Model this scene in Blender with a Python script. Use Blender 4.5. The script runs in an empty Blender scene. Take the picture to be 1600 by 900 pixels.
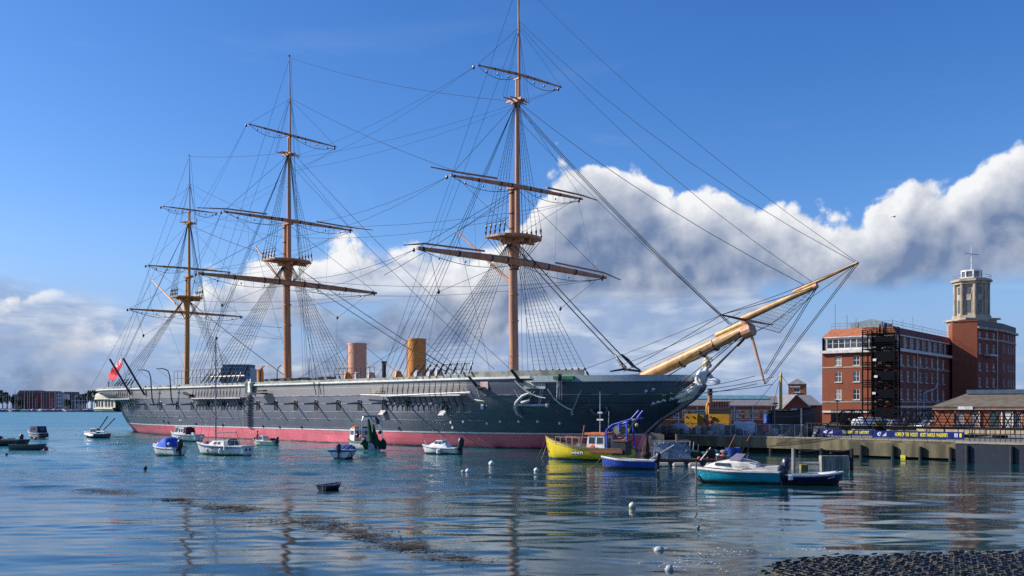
import bpy, math, random
import numpy as np
from mathutils import Vector, Matrix
R = math.radians
random.seed(7)
sc = bpy.context.scene
COL = sc.collection
# ---------------------------------------------------------------- camera
F, HZ, H = 1500.0, 637.0, 3.75            # focal length in photo pixels, horizon row, eye height (m)
cam = bpy.data.cameras.new("camera")
cam.sensor_width = 36.0
cam.lens = F / 1600 * 36
cam.shift_y = (HZ - 450) / 1600
cam.clip_start, cam.clip_end = 0.5, 9000
camo = bpy.data.objects.new("camera", cam)
COL.objects.link(camo)
camo.location = (0, 0, H)
camo.rotation_euler = (R(90), 0, 0)
sc.camera = camo
# ---------------------------------------------------------------- light
SUN_AZ, SUN_EL = 171.0, 32.0              # azimuth counter-clockwise from +X
sun = bpy.data.lights.new("sun", 'SUN')
sun.energy = 5.0
sun.angle = R(0.5)
sun.color = (1.0, 0.92, 0.82)
suno = bpy.data.objects.new("sun", sun)
COL.objects.link(suno)
sd = Vector((math.cos(R(SUN_AZ)) * math.cos(R(SUN_EL)), math.sin(R(SUN_AZ)) * math.cos(R(SUN_EL)), math.sin(R(SUN_EL))))
suno.rotation_euler = (-sd).to_track_quat('-Z', 'Y').to_euler()
sc.view_settings.view_transform = 'Standard'
sc.view_settings.look = 'None'
sc.view_settings.exposure = 0.4
sc.view_settings.gamma = 1.0
sc.view_settings.use_curve_mapping = False
sc.cycles.max_bounces = 6
sc.cycles.use_denoising = False

# ---------------------------------------------------------------- node helper
class NT:
    def __init__(s, tree):
        s.t = tree; s.n = tree.nodes; s.l = tree.links
    def node(s, typ, ins=None, **kw):
        n = s.n.new(typ)
        for k, v in kw.items(): setattr(n, k, v)
        for k, v in (ins or {}).items():
            if isinstance(v, bpy.types.NodeSocket): s.l.new(v, n.inputs[k])
            else: n.inputs[k].default_value = v
        return n
    def m(s, op, a, b=0.0, c=0.0, clamp=False):
        n = s.n.new('ShaderNodeMath'); n.operation = op; n.use_clamp = clamp
        for i, v in enumerate((a, b, c)):
            if isinstance(v, bpy.types.NodeSocket): s.l.new(v, n.inputs[i])
            else: n.inputs[i].default_value = v
        return n.outputs[0]
    def xyz(s, x, y, z):
        return s.node('ShaderNodeCombineXYZ', {0: x, 1: y, 2: z}).outputs[0]
    def ss(s, v, a, b, lo=0.0, hi=1.0):       # smoothstep
        n = s.node('ShaderNodeMapRange', {0: v, 1: a, 2: b, 3: lo, 4: hi}, interpolation_type='SMOOTHSTEP')
        return n.outputs[0]
    def noise(s, vec, scale, detail=4, rough=0.5, dist=0.0):
        return s.node('ShaderNodeTexNoise', {'Vector': vec, 'Scale': scale, 'Detail': detail, 'Roughness': rough, 'Distortion': dist}).outputs['Fac']
    def mix(s, f, a, b):
        n = s.n.new('ShaderNodeMix'); n.data_type = 'RGBA'
        for k, v in ((0, f), (6, a), (7, b)):
            if isinstance(v, bpy.types.NodeSocket): s.l.new(v, n.inputs[k])
            else: n.inputs[k].default_value = v if k == 0 else (tuple(v) + (1,))[:4]
        return n.outputs[2]
    def curve(s, v, pts):
        n = s.n.new('ShaderNodeFloatCurve'); c = n.mapping.curves[0]
        while len(c.points) < len(pts): c.points.new(0.5, 0.5)
        for p, (x, y) in zip(c.points, pts): p.location = (x, y); p.handle_type = 'VECTOR'
        n.mapping.update()
        s.l.new(v, n.inputs['Value'])
        return n.outputs[0]

# ---------------------------------------------------------------- sky with clouds (by direction)
world = bpy.data.worlds.new("World")
sc.world = world
world.use_nodes = True
world.cycles.sampling_method = 'MANUAL'
world.cycles.sample_map_resolution = 512
W = NT(world.node_tree)
W.n.clear()
sky = W.node('ShaderNodeTexSky')
sky.sky_type = 'NISHITA'
sky.sun_disc = False
sky.sun_elevation = R(SUN_EL)
sky.sun_rotation = R(90 - SUN_AZ)
sky.air_density, sky.dust_density, sky.ozone_density = 1.0, 0.3, 1.5
gen = W.node('ShaderNodeTexCoord').outputs['Generated']
sep = W.node('ShaderNodeSeparateXYZ', {0: gen})
dx, dy, dz = sep.outputs
rr = W.m('MAXIMUM', W.m('SQRT', W.m('ADD', W.m('MULTIPLY', dx, dx), W.m('MULTIPLY', dy, dy))), 0.001)
V = W.m('DIVIDE', dz, rr)                                     # tan(elevation)
az = W.m('ARCTAN2', dx, dy)
P = W.xyz(W.m('DIVIDE', dx, rr), W.m('DIVIDE', dy, rr), V)
AZ0, AZ1, VMAX = -0.6, 1.2, 0.4
def ae(px, py):
    uu = (px - 800) / F
    return ((math.atan(uu) - AZ0) / (AZ1 - AZ0), (HZ - py) / F / math.sqrt(1 + uu * uu) / VMAX)
an = W.node('ShaderNodeMapRange', {0: az, 1: AZ0, 2: AZ1}).outputs[0]
top_pts = [(0, .33)] + [ae(*q) for q in [(0, 452), (110, 458), (200, 478), (290, 470), (330, 400), (400, 384), (520, 388), (640, 372), (700, 400), (770, 380), (815, 330), (850, 278), (885, 244), (920, 228), (960, 214), (1005, 222), (1038, 264),
            (1090, 280), (1130, 278), (1180, 290), (1215, 300), (1250, 314), (1310, 314), (1350, 306), (1400, 296), (1440, 264), (1490, 246), (1540, 226), (1600, 206)]] + [(.66, .72), (.75, .6), (.86, .45), (1, .33)]
top_pts.sort()
den_pts = [(0, .7)] + [(ae(x, 0)[0], d) for x, d in [(0, .62), (120, .60), (220, .50), (300, .50), (420, .60), (560, .60), (700, .62), (780, .74), (840, 1.0), (1600, 1.0)]] + [(.8, .9), (1, .7)]
bot_pts = [(0, .0)] + [ae(x, y) for x, y in [(0, 637), (740, 640), (810, 500), (860, 474), (960, 470), (1090, 468), (1180, 462), (1300, 456), (1440, 452), (1600, 440)]] + [(.7, .3), (1, 0)]
top = W.m('MULTIPLY', W.curve(an, top_pts), VMAX)
den = W.curve(an, den_pts)
bot = W.m('MULTIPLY', W.curve(an, bot_pts), VMAX)
nA = W.noise(P, 9.0, 7, 0.58)
nB = W.noise(P, 34.0, 7, 0.68)
def vor(vec, scale): return W.node('ShaderNodeTexVoronoi', {'Vector': vec, 'Scale': scale}, feature='F1').outputs['Distance']
def warp(vec): return W.node('ShaderNodeVectorMath', {0: vec, 1: W.node('ShaderNodeVectorMath', {0: W.node('ShaderNodeTexNoise', {'Vector': vec, 'Scale': 14.0, 'Detail': 4.0}).outputs['Color'], 1: (0.05, 0.05, 0.05)}, operation='MULTIPLY').outputs[0]}, operation='ADD').outputs[0]
def billow(vec):                             # rounded cauliflower heads at two sizes
    w = warp(vec)
    return W.m('ADD', W.m('MULTIPLY', W.m('SUBTRACT', 0.40, vor(w, 17.0)), 0.055), W.m('MULTIPLY', W.m('SUBTRACT', 0.40, vor(w, 46.0)), 0.022))
bil = billow(P)
edge = W.m('SUBTRACT', top, V)
disp = W.m('ADD', W.m('ADD', W.m('MULTIPLY', W.m('SUBTRACT', nA, 0.5), 0.07), W.m('MULTIPLY', W.m('SUBTRACT', nB, 0.5), 0.034)), bil)
cumE = W.ss(W.m('ADD', edge, disp), -0.003, 0.009)
lowE = W.ss(W.m('ADD', W.m('SUBTRACT', V, bot), W.m('MULTIPLY', W.m('SUBTRACT', nA, 0.5), 0.05)), -0.006, 0.02)
# patchiness where the bank is broken
stretch = W.node('ShaderNodeVectorMath', {0: P, 1: (1, 1, 2.6)}, operation='MULTIPLY').outputs[0]
nP = W.noise(stretch, 7.5, 5, 0.58, 0.3)
patch = W.ss(W.m('ADD', nP, W.m('MULTIPLY', W.m('SUBTRACT', den, 0.5), 0.8)), 0.46, 0.66)
cum = W.m('MULTIPLY', W.m('MULTIPLY', cumE, lowE), patch)
# low streaky layer
st2 = W.node('ShaderNodeVectorMath', {0: P, 1: (1, 1, 5.0)}, operation='MULTIPLY').outputs[0]
nL = W.noise(st2, 6.5, 6, 0.56, 0.35)
lim = W.curve(an, [(0, .36)] + sorted([ae(0, 442), ae(150, 452), ae(230, 485), ae(330, 440), ae(420, 395), ae(640, 400), ae(800, 380), ae(900, 400), ae(1060, 420), ae(1180, 430), ae(1250, 490), ae(1310, 540), ae(1600, 560)]) + [(.75, .25), (1, .36)])
lcov = W.curve(an, [(0, .5)] + sorted([(ae(x, 0)[0], d) for x, d in ((0, .62), (180, .60), (260, .52), (500, .56), (740, .62), (830, .92), (1120, .90), (1230, .62), (1600, .44))]) + [(.8, .5), (1, .5)])
lowm = W.ss(W.m('ADD', W.m('SUBTRACT', W.m('MULTIPLY', lim, VMAX), V), W.m('MULTIPLY', W.m('SUBTRACT', nA, 0.5), 0.06)), -0.008, 0.02)
low = W.m('MULTIPLY', W.m('MULTIPLY', W.ss(W.m('ADD', nL, W.m('SUBTRACT', lcov, 0.5)), 0.42, 0.60), lowm), 0.92)
# high wisps
wis = W.m('MULTIPLY', W.ss(W.noise(st2, 3.0, 4, 0.62, 0.6), 0.56, 0.85), W.ss(V, 0.5, 0.05))
# cloud shade: sun side bright, bases grey
off = W.node('ShaderNodeVectorMath', {0: P, 1: (-0.012, 0.0, 0.010)}, operation='ADD').outputs[0]
nA2 = W.noise(off, 9.0, 5, 0.58)
rel = W.m('ADD', W.m('MULTIPLY', W.m('SUBTRACT', nA, nA2), 3.2), W.m('MULTIPLY', W.m('SUBTRACT', bil, billow(off)), 16.0))
depth = W.ss(W.m('ADD', edge, W.m('MULTIPLY', disp, 0.75)), -0.004, 0.080)
lit = W.m('ADD', W.m('SUBTRACT', 1.0, W.m('MULTIPLY', depth, 0.86)), W.m('MULTIPLY', rel, W.m('SUBTRACT', 1.0, W.m('MULTIPLY', depth, 0.55))), clamp=True)
ccol = W.mix(lit, (0.165, 0.24, 0.41), (0.92, 0.93, 0.95))
lcol = W.mix(W.m('ADD', W.ss(nL, 0.42, 0.68), W.m('MULTIPLY', rel, 0.45), clamp=True), (0.31, 0.42, 0.64), (0.70, 0.76, 0.86))
# the photograph's deeper, cleaner blue: steeper red and green falloff, bluish air at the horizon
skc = W.node('ShaderNodeSeparateColor', {0: sky.outputs[0]})
SKY_K = 0.115 / 1.42
def chan(i, a, p): return W.m('MULTIPLY', W.m('POWER', W.m('MULTIPLY', skc.outputs[i], 0.115), p), a / 0.115)
skb = W.node('ShaderNodeCombineColor', {0: chan(0, 1.20, 1.6), 1: chan(1, 1.08, 1.2), 2: chan(2, 1.44, 1.0)}).outputs[0]
hzm = W.ss(V, 0.20, 0.0, 0.0, 0.96)
skb = W.mix(hzm, skb, tuple(c / 0.115 for c in (0.29, 0.46, 0.76)))
bg = W.node('ShaderNodeBackground', {'Color': skb, 'Strength': SKY_K})
b1 = W.node('ShaderNodeBackground', {'Color': lcol, 'Strength': 0.76})
b2 = W.node('ShaderNodeBackground', {'Color': ccol, 'Strength': 0.76})
b3 = W.node('ShaderNodeBackground', {'Color': (0.75, 0.82, 0.92, 1), 'Strength': 0.76})
x0 = W.node('ShaderNodeMixShader', {0: W.m('MULTIPLY', wis, 0.35), 1: bg.outputs[0], 2: b3.outputs[0]})
x1 = W.node('ShaderNodeMixShader', {0: low, 1: x0.outputs[0], 2: b1.outputs[0]})
x2 = W.node('ShaderNodeMixShader', {0: cum, 1: x1.outputs[0], 2: b2.outputs[0]})
W.node('ShaderNodeOutputWorld', {0: x2.outputs[0]})

# ---------------------------------------------------------------- mesh builder
def sm(t): t = max(0.0, min(1.0, t)); return t * t * (3 - 2 * t)
def lerp(a, b, t): return a + (b - a) * t
def interp(x, pts):
    if x <= pts[0][0]: return pts[0][1]
    for (x0, y0), (x1, y1) in zip(pts, pts[1:]):
        if x <= x1: return y0 + (y1 - y0) * (x - x0) / (x1 - x0)
    return pts[-1][1]
def V3(*a): return Vector(a)
class MB:
    def __init__(s): s.v, s.f, s.m = [], [], []
    def add(s, vs, fs, mi=0):
        o = len(s.v); s.v += [tuple(q) for q in vs]
        s.f += [tuple(i + o for i in f) for f in fs]; s.m += [mi] * len(fs)
        return s
    def quad(s, *p, mi=0): return s.add(p, [tuple(range(len(p)))], mi)
    def box(s, c, d, rz=0.0, mi=0, ry=0.0, rx=0.0):
        M = Matrix.Translation(c) @ Matrix.Rotation(rz, 4, 'Z') @ Matrix.Rotation(ry, 4, 'Y') @ Matrix.Rotation(rx, 4, 'X')
        vs = [M @ V3(x * d[0] / 2, y * d[1] / 2, z * d[2] / 2) for x in (-1, 1) for y in (-1, 1) for z in (-1, 1)]
        return s.add(vs, [(0, 1, 3, 2), (4, 6, 7, 5), (0, 4, 5, 1), (2, 3, 7, 6), (0, 2, 6, 4), (1, 5, 7, 3)], mi)
    def tube(s, pts, r, n=6, mi=0, cap=True):
        pts = [V3(*p) for p in pts]; k = len(pts)
        rs = r if isinstance(r, (list, tuple)) else [r] * k
        t0 = (pts[1] - pts[0]).normalized()
        up = V3(0, 0, 1) if abs(t0.z) < 0.9 else V3(1, 0, 0)
        a = t0.cross(up).normalized(); vs = []
        for i, p in enumerate(pts):
            t = (pts[min(i + 1, k - 1)] - pts[max(i - 1, 0)]).normalized()
            a = (a - t * a.dot(t)).normalized(); b = t.cross(a)
            vs += [p + (a * math.cos(6.28318 * j / n) + b * math.sin(6.28318 * j / n)) * rs[i] for j in range(n)]
        fs = [(i * n + j, i * n + (j + 1) % n, (i + 1) * n + (j + 1) % n, (i + 1) * n + j) for i in range(k - 1) for j in range(n)]
        if cap: fs += [tuple(range(n))[::-1], tuple((k - 1) * n + j for j in range(n))]
        return s.add(vs, fs, mi)
    def bar(s, a, b, r, r2=None, n=6, mi=0): return s.tube([a, b], [r, r if r2 is None else r2], n, mi)
    def lathe(s, prof, n=12, c=(0, 0, 0), mi=0, sx=1.0, sy=1.0):
        vs = [(c[0] + r * sx * math.cos(6.28318 * j / n), c[1] + r * sy * math.sin(6.28318 * j / n), c[2] + z) for r, z in prof for j in range(n)]
        fs = [(i * n + j, i * n + (j + 1) % n, (i + 1) * n + (j + 1) % n, (i + 1) * n + j) for i in range(len(prof) - 1) for j in range(n)]
        fs += [tuple(range(n))[::-1], tuple((len(prof) - 1) * n + j for j in range(n))]
        return s.add(vs, fs, mi)
    def ball(s, c, r, n=10, k=6, mi=0, sz=1.0):
        return s.lathe([(max(1e-3, r * math.sin(math.pi * i / k)), -r * sz * math.cos(math.pi * i / k)) for i in range(k + 1)], n, c, mi)
    def prism(s, poly, z0, z1, mi=0, mt=None):
        n = len(poly)
        s.add([(x, y, z0) for x, y in poly] + [(x, y, z1) for x, y in poly], [(i, (i + 1) % n, n + (i + 1) % n, n + i) for i in range(n)], mi)
        s.add([(x, y, z1) for x, y in poly], [tuple(range(n))], mi if mt is None else mt)
        return s.add([(x, y, z0) for x, y in poly], [tuple(range(n))[::-1]], mi)
    def grid(s, rows, mi=0, close=False, mf=None):
        k, n = len(rows), len(rows[0]); vs = [q for r in rows for q in r]; o = len(s.v); s.v += [tuple(q) for q in vs]
        for i in range(k - 1):
            for j in range(n if close else n - 1):
                j2 = (j + 1) % n
                s.f.append((o + i * n + j, o + i * n + j2, o + (i + 1) * n + j2, o + (i + 1) * n + j)); s.m.append(mf(i, j) if mf else mi)
        return s
    def slab(s, a, b, c, d, t):                 # quad with thickness t along its normal
        a, b, c, d = (V3(*q) for q in (a, b, c, d)); n = (b - a).cross(d - a).normalized() * t
        return s.add([a, b, c, d, a + n, b + n, c + n, d + n], [(3, 2, 1, 0), (4, 5, 6, 7), (0, 1, 5, 4), (1, 2, 6, 5), (2, 3, 7, 6), (3, 0, 4, 7)])
    def build(s, name, mats, parent=None, smooth=False, **props):
        me = bpy.data.meshes.new(name); me.from_pydata(s.v, [], s.f)
        for m in (mats if isinstance(mats, (list, tuple)) else [mats]): me.materials.append(m)
        me.polygons.foreach_set('material_index', s.m)
        if smooth:
            me.polygons.foreach_set('use_smooth', [True] * len(s.f)); me.set_sharp_from_angle(angle=R(38))
        me.update()
        return link(name, me, parent, **props)
def link(name, me, parent=None, **props):
    o = bpy.data.objects.new(name, me); COL.objects.link(o)
    if parent: o.parent = parent
    for k, v in props.items(): o[k] = v
    return o
def thing(name, label, cat, loc=(0, 0, 0), rz=0.0, group=None):
    o = bpy.data.objects.new(name, None); COL.objects.link(o)
    o.location = loc; o.rotation_euler = (0, 0, rz); o.empty_display_size = 0.2
    o['label'] = label; o['category'] = cat
    if group: o['group'] = group
    return o
def tag(o, label, cat, group=None):
    o['label'] = label; o['category'] = cat
    if group: o['group'] = group
    return o
def copy_tree(o, parent=None, label=None):
    c = o.copy(); COL.objects.link(c)
    if parent: c.parent = parent
    if label: c['label'] = label
    for ch in o.children: copy_tree(ch, c)
    return c
def at(px, py, z=0.0, Y=None):                  # a place in the world from a photo pixel and its height or its distance
    if Y is None: Y = (H - z) * F / (py - HZ)
    else: z = H + (HZ - py) * Y / F
    return V3((px - 800) * Y / F, Y, z)

# ---------------------------------------------------------------- materials
MATS = {}
def mat(name, col, rough=0.6, metal=0.0, col2=None, scale=2.0, stretch=(1, 1, 1), lo=0.4, hi=0.62, bump=0.0, bscale=20.0, spec=0.5, detail=5, coat=0.0, scum=False):
    if name in MATS: return MATS[name]
    m = bpy.data.materials.new(name); m.use_nodes = True; T = NT(m.node_tree)
    b = T.n['Principled BSDF']
    b.inputs['Base Color'].default_value = tuple(col) + (1,)
    b.inputs['Roughness'].default_value = rough; b.inputs['Metallic'].default_value = metal
    b.inputs['Specular IOR Level'].default_value = spec
    b.inputs['Coat Weight'].default_value = coat
    oc = T.node('ShaderNodeTexCoord').outputs['Object']
    if col2 is None: col2 = tuple(c * 0.72 for c in col)
    vec = T.node('ShaderNodeVectorMath', {0: oc, 1: stretch}, operation='MULTIPLY').outputs[0]
    f = T.ss(T.noise(vec, scale, detail, 0.6), lo, hi)
    c = T.mix(f, col, col2)
    if scum:                                    # weed and dirt along the waterline, scuffs and runs above it
        z = T.node('ShaderNodeSeparateXYZ', {0: oc}).outputs[2]
        n1 = T.noise(oc, 5.0, 6, 0.65); n2 = T.noise(T.node('ShaderNodeVectorMath', {0: oc, 1: (6, 6, .7)}, operation='MULTIPLY').outputs[0], 1.6, 6, 0.65)
        c = T.mix(T.ss(n2, 0.52, 0.72, 0, 0.40), c, (.20, .17, .12))
        c = T.mix(T.ss(T.m('SUBTRACT', T.m('MULTIPLY', n1, .30), z), -0.03, 0.05, 0, .85), c, (.05, .055, .02))
    T.l.new(c, b.inputs['Base Color'])
    if bump:
        bn = T.node('ShaderNodeBump', {'Strength': bump, 'Distance': 0.03, 'Height': T.noise(vec, bscale, 4, 0.6)})
        T.l.new(bn.outputs[0], b.inputs['Normal'])
    MATS[name] = m; return m
def glass(name='window_glass', col=(0.02, 0.03, 0.035), rough=0.04):
    return mat(name, col, rough, spec=0.9, col2=tuple(c * 1.6 for c in col))
def brick_mat(name, c1, c2, mortar, scale=1.0):
    if name in MATS: return MATS[name]
    m = bpy.data.materials.new(name); m.use_nodes = True; T = NT(m.node_tree); b = T.n['Principled BSDF']
    oc = T.node('ShaderNodeTexCoord').outputs['Object']
    s = T.node('ShaderNodeSeparateXYZ', {0: oc})
    v = T.xyz(T.m('ADD', s.outputs[0], s.outputs[1]), s.outputs[2], 0.0)
    bt = T.node('ShaderNodeTexBrick', {'Vector': v, 'Color1': c1 + (1,), 'Color2': c2 + (1,), 'Mortar': mortar + (1,), 'Scale': 4.4 * scale, 'Mortar Size': 0.008, 'Brick Width': 0.5, 'Row Height': 0.17})
    n = T.noise(oc, 0.45, 6, 0.6); n2 = T.noise(T.node('ShaderNodeVectorMath', {0: oc, 1: (2.5, 2.5, 0.25)}, operation='MULTIPLY').outputs[0], 1.0, 5, 0.6)
    c = T.mix(T.ss(n, 0.4, 0.7, 0, 0.45), bt.outputs[0], tuple(x * 0.55 for x in c1))
    c = T.mix(T.ss(n2, 0.5, 0.75, 0, 0.35), c, tuple(x * 0.5 for x in mortar))
    T.l.new(c, b.inputs['Base Color']); b.inputs['Roughness'].default_value = 0.85
    MATS[name] = m; return m

# ---------------------------------------------------------------- water: real waves near the shore, one sheet to the horizon
def water_mat():
    m = bpy.data.materials.new('water'); m.use_nodes = True; T = NT(m.node_tree); b = T.n['Principled BSDF']
    oc = T.node('ShaderNodeTexCoord').outputs['Object']
    s = T.node('ShaderNodeSeparateXYZ', {0: oc}); Y = s.outputs[1]
    def sc3(a, bb, c=1.0): return T.node('ShaderNodeVectorMath', {0: oc, 1: (a, bb, c)}, operation='MULTIPLY').outputs[0]
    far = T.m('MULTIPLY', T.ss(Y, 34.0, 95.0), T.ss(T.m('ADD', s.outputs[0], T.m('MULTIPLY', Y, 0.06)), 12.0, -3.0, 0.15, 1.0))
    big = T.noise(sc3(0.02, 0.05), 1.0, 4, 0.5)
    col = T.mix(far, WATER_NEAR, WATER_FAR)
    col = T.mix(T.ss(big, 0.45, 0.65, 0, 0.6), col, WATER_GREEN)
    T.l.new(col, b.inputs['Base Color'])
    b.inputs['IOR'].default_value = 1.33
    T.l.new(T.ss(Y, 70.0, 230.0, 0.03, 0.24), b.inputs['Roughness'])
    h2 = T.noise(sc3(0.6, 1.5), 2.3, 4, 0.55, 0.3)
    h3 = T.noise(sc3(1.0, 2.0), 5.5, 4, 0.6)
    wnd = T.m('MULTIPLY', T.ss(Y, 30.0, 58.0), T.ss(T.m('ADD', s.outputs[0], T.m('MULTIPLY', Y, 0.06)), 7.0, -4.0, 0.12, 1.0))
    gust = T.ss(T.noise(sc3(0.05, 0.22), 1.0, 4, 0.55), 0.40, 0.62, 0.25, 1.0)
    hh = T.m('ADD', T.m('MULTIPLY', T.m('MULTIPLY', h2, T.ss(Y, 60.0, 160.0)), 0.06), T.m('MULTIPLY', T.m('MULTIPLY', h3, T.m('ADD', 0.05, T.m('MULTIPLY', wnd, gust))), 0.035))
    bn = T.node('ShaderNodeBump', {'Strength': 1.0, 'Distance': 1.0, 'Height': hh})
    T.l.new(bn.outputs[0], b.inputs['Normal'])
    return m
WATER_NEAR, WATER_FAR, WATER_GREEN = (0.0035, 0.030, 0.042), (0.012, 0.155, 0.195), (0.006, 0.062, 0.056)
def water():
    rng = np.random.default_rng(4)
    ys = [15.0]
    while ys[-1] < 175: ys.append(ys[-1] * 1.0042)
    ys = np.array(ys); us = np.linspace(-.64, .64, 560)
    Yg, Ug = np.meshgrid(ys, us, indexing='ij'); Xg = Yg * Ug
    def patch(sx, sy, n, seed):                     # smooth random field, about -1..1
        r = np.random.default_rng(seed); f = np.zeros_like(Xg)
        for _ in range(n): f += np.sin(Xg * r.normal(0, sx) + Yg * r.normal(0, sy) + r.uniform(0, 6.28))
        return f / math.sqrt(n / 2)
    S = lambda t: np.clip(t, 0, 1) ** 2 * (3 - 2 * np.clip(t, 0, 1))
    wind = S((Yg - 30) / 26) * S((3.0 - Xg - (Yg - 60) * .08) / 11)                 # open harbour on the left is ruffled
    wind = np.maximum(wind, .55 * S((Yg - 80) / 30))
    wind = np.clip(wind + .14 * patch(.12, .35, 14, 1) * S((Yg - 22) / 10) , 0.03, 1.15)
    fade = S((.62 - np.abs(Ug)) / .03) * S((172 - Yg) / 15) * S((Yg - 15.5) / 3)
    Z = np.zeros_like(Xg)
    for k in range(64):
        lam = .55 * (7.0 / .55) ** (rng.random() ** .9)                             # .55 .. 7 m
        th = math.pi / 2 + rng.normal(0, .42); kx, ky = 2 * math.pi / lam * math.cos(th), 2 * math.pi / lam * math.sin(th)
        res = np.clip((lam / (Yg * .0042 * 3.2)) - 1, 0, 1)
        ph = kx * Xg + ky * Yg + rng.uniform(0, 6.28) + .8 * np.sin(Xg * .11 + k) 
        slope = (.0050 + .022 * wind) if lam < 1.5 else (.0042 + .0075 * wind)
        Z += slope * lam / 6.283 * np.sin(ph) * res
    Z *= fade
    # extend to the horizon and sideways with flat water
    xo = np.array([-6000.0, -400.0]); n_, m_ = Xg.shape
    X = np.concatenate([np.tile(xo, (n_, 1)), Xg, np.tile(-xo[::-1], (n_, 1))], 1); Yy = np.concatenate([Yg[:, :1], Yg[:, :1], Yg, Yg[:, :1], Yg[:, :1]], 1); Z = np.pad(Z, ((0, 0), (2, 2)))
    def row(y): r = X[-1 if y > 20 else 0].copy(); r = r * (1 if y < 20 else 1); return r
    pre = [-60.0, 0.0, 9.0]; post = [185.0, 230.0, 330.0, 550.0, 900.0, 2000.0, 7000.0]
    X = np.concatenate([np.stack([row(y) for y in pre]), X, np.stack([np.concatenate([xo, us * min(max(y, 15), 560), -xo[::-1]]) for y in post])])
    Yy = np.concatenate([np.repeat([[y] for y in pre], X.shape[1], 1), Yy, np.repeat([[y] for y in post], X.shape[1], 1)]); Z = np.pad(Z, ((len(pre), len(post)), (0, 0)))
    h_, w_ = X.shape; co = np.stack([X, Yy, Z], -1).reshape(-1, 3).astype(np.float32)
    i = np.arange((h_ - 1) * w_).reshape(h_ - 1, w_)[:, :-1].ravel(); f = np.stack([i, i + 1, i + w_ + 1, i + w_], 1).ravel().astype(np.int32)
    me = bpy.data.meshes.new('water'); nq = len(f) // 4
    me.vertices.add(len(co)); me.vertices.foreach_set('co', co.ravel()); me.loops.add(len(f)); me.loops.foreach_set('vertex_index', f)
    me.polygons.add(nq); me.polygons.foreach_set('loop_start', np.arange(0, nq * 4, 4, dtype=np.int32)); me.polygons.foreach_set('use_smooth', np.ones(nq, dtype=bool))
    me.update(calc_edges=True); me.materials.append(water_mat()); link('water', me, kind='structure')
water()

# ================================================================ the warship
A0 = R(-44)
ship = thing('warship', 'long black iron hulled warship with three buff masts, two funnels and a red waterline', 'warship', (0.2, 95, 0), A0)
U = V3(math.cos(A0), math.sin(A0), 0); Pn = V3(-U.y, U.x, 0); O0 = V3(0.2, 95, 0)
def sp(px, py, y=0.0):                          # ship frame: x to the bow, y to port, z up; the plane at y
    k = (px - 800) / F; b = O0 + y * Pn
    s = (k * b.y - b.x) / (U.x - k * U.y)
    return V3(s, y, H + (HZ - py) * (b.y + s * U.y) / F)
def plate_mat(name, c, c2, streak, weed=False):
    m = bpy.data.materials.new(name); m.use_nodes = True; T = NT(m.node_tree); b = T.n['Principled BSDF']
    oc = T.node('ShaderNodeTexCoord').outputs['Object']
    v1 = T.node('ShaderNodeVectorMath', {0: oc, 1: (1, 1, 0.06)}, operation='MULTIPLY').outputs[0]
    a = T.noise(v1, 1.3, 7, 0.62); bb = T.noise(oc, 0.35, 5, 0.6); g = T.noise(v1, 5.0, 5, 0.65)
    col = T.mix(T.ss(bb, 0.38, 0.66), c, c2)
    col = T.mix(T.ss(a, 0.55, 0.78, 0, 0.55), col, streak)
    col = T.mix(T.ss(g, 0.60, 0.76, 0, 0.45), col, streak)
    s = T.node('ShaderNodeSeparateXYZ', {0: oc})
    if weed:
        wn = T.noise(oc, 0.8, 7, 0.7)
        col = T.mix(T.ss(T.m('SUBTRACT', T.m('MULTIPLY', wn, 0.42), s.outputs[2]), 0.0, 0.16, 0, .9), col, (.035, .03, .018))
        col = T.mix(T.ss(T.noise(v1, 2.2, 6, .7), 0.58, 0.70, 0, .5), col, (.28, .10, .06))
    # plates: butt joints every few metres, shade of paint from plate to plate
    pl = T.node('ShaderNodeTexBrick', {'Vector': T.xyz(s.outputs[0], s.outputs[2], 0.0), 'Color1': (0.35, 0.35, 0.35, 1), 'Color2': (0.65, 0.65, 0.65, 1), 'Mortar': (0.5, 0.5, 0.5, 1), 'Scale': 1.0, 'Mortar Size': 0.012, 'Brick Width': 4.6, 'Row Height': 0.84})
    tone = T.m('ADD', 0.55, T.m('MULTIPLY', pl.outputs['Color'], 0.9))
    col = T.node('ShaderNodeVectorMath', {0: col, 1: tone}, operation='MULTIPLY').outputs[0]
    T.l.new(col, b.inputs['Base Color'])
    T.l.new(T.ss(bb, 0.3, 0.7, 0.42, 0.54), b.inputs['Roughness']); b.inputs['Specular IOR Level'].default_value = 1.0
    bn = T.node('ShaderNodeBump', {'Strength': 0.35, 'Distance': 0.05, 'Height': T.m('ADD', T.m('MULTIPLY', T.noise(oc, 0.9, 4, 0.5), 0.8), T.m('MULTIPLY', pl.outputs['Fac'], -0.3))})
    T.l.new(bn.outputs[0], b.inputs['Normal'])
    return m
HULL = plate_mat('hull_black', (0.052, 0.067, 0.098), (0.038, 0.051, 0.078), (0.20, 0.20, 0.20))
RED = plate_mat('hull_red', (0.78, 0.13, 0.175), (0.64, 0.095, 0.13), (0.66, 0.30, 0.26), True)
WHITE = mat('white_paint', (0.78, 0.77, 0.74), 0.5, col2=(0.62, 0.61, 0.58))
BULW = plate_mat('bulwark_lit_black', (0.17, 0.165, 0.16), (0.13, 0.13, 0.13), (0.24, 0.21, 0.18))  # same black paint, its sunlit lighter tone put into the colour
CANV = mat('canvas_grey', (0.33, 0.34, 0.29), 0.9, col2=(0.17, 0.20, 0.15), scale=1.2, bump=0.4)
BUFF = mat('mast_buff', (0.50, 0.255, 0.15), 0.5, col2=(0.38, 0.175, 0.095), scale=1.6, stretch=(2, 2, .16), spec=0.4)
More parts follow.
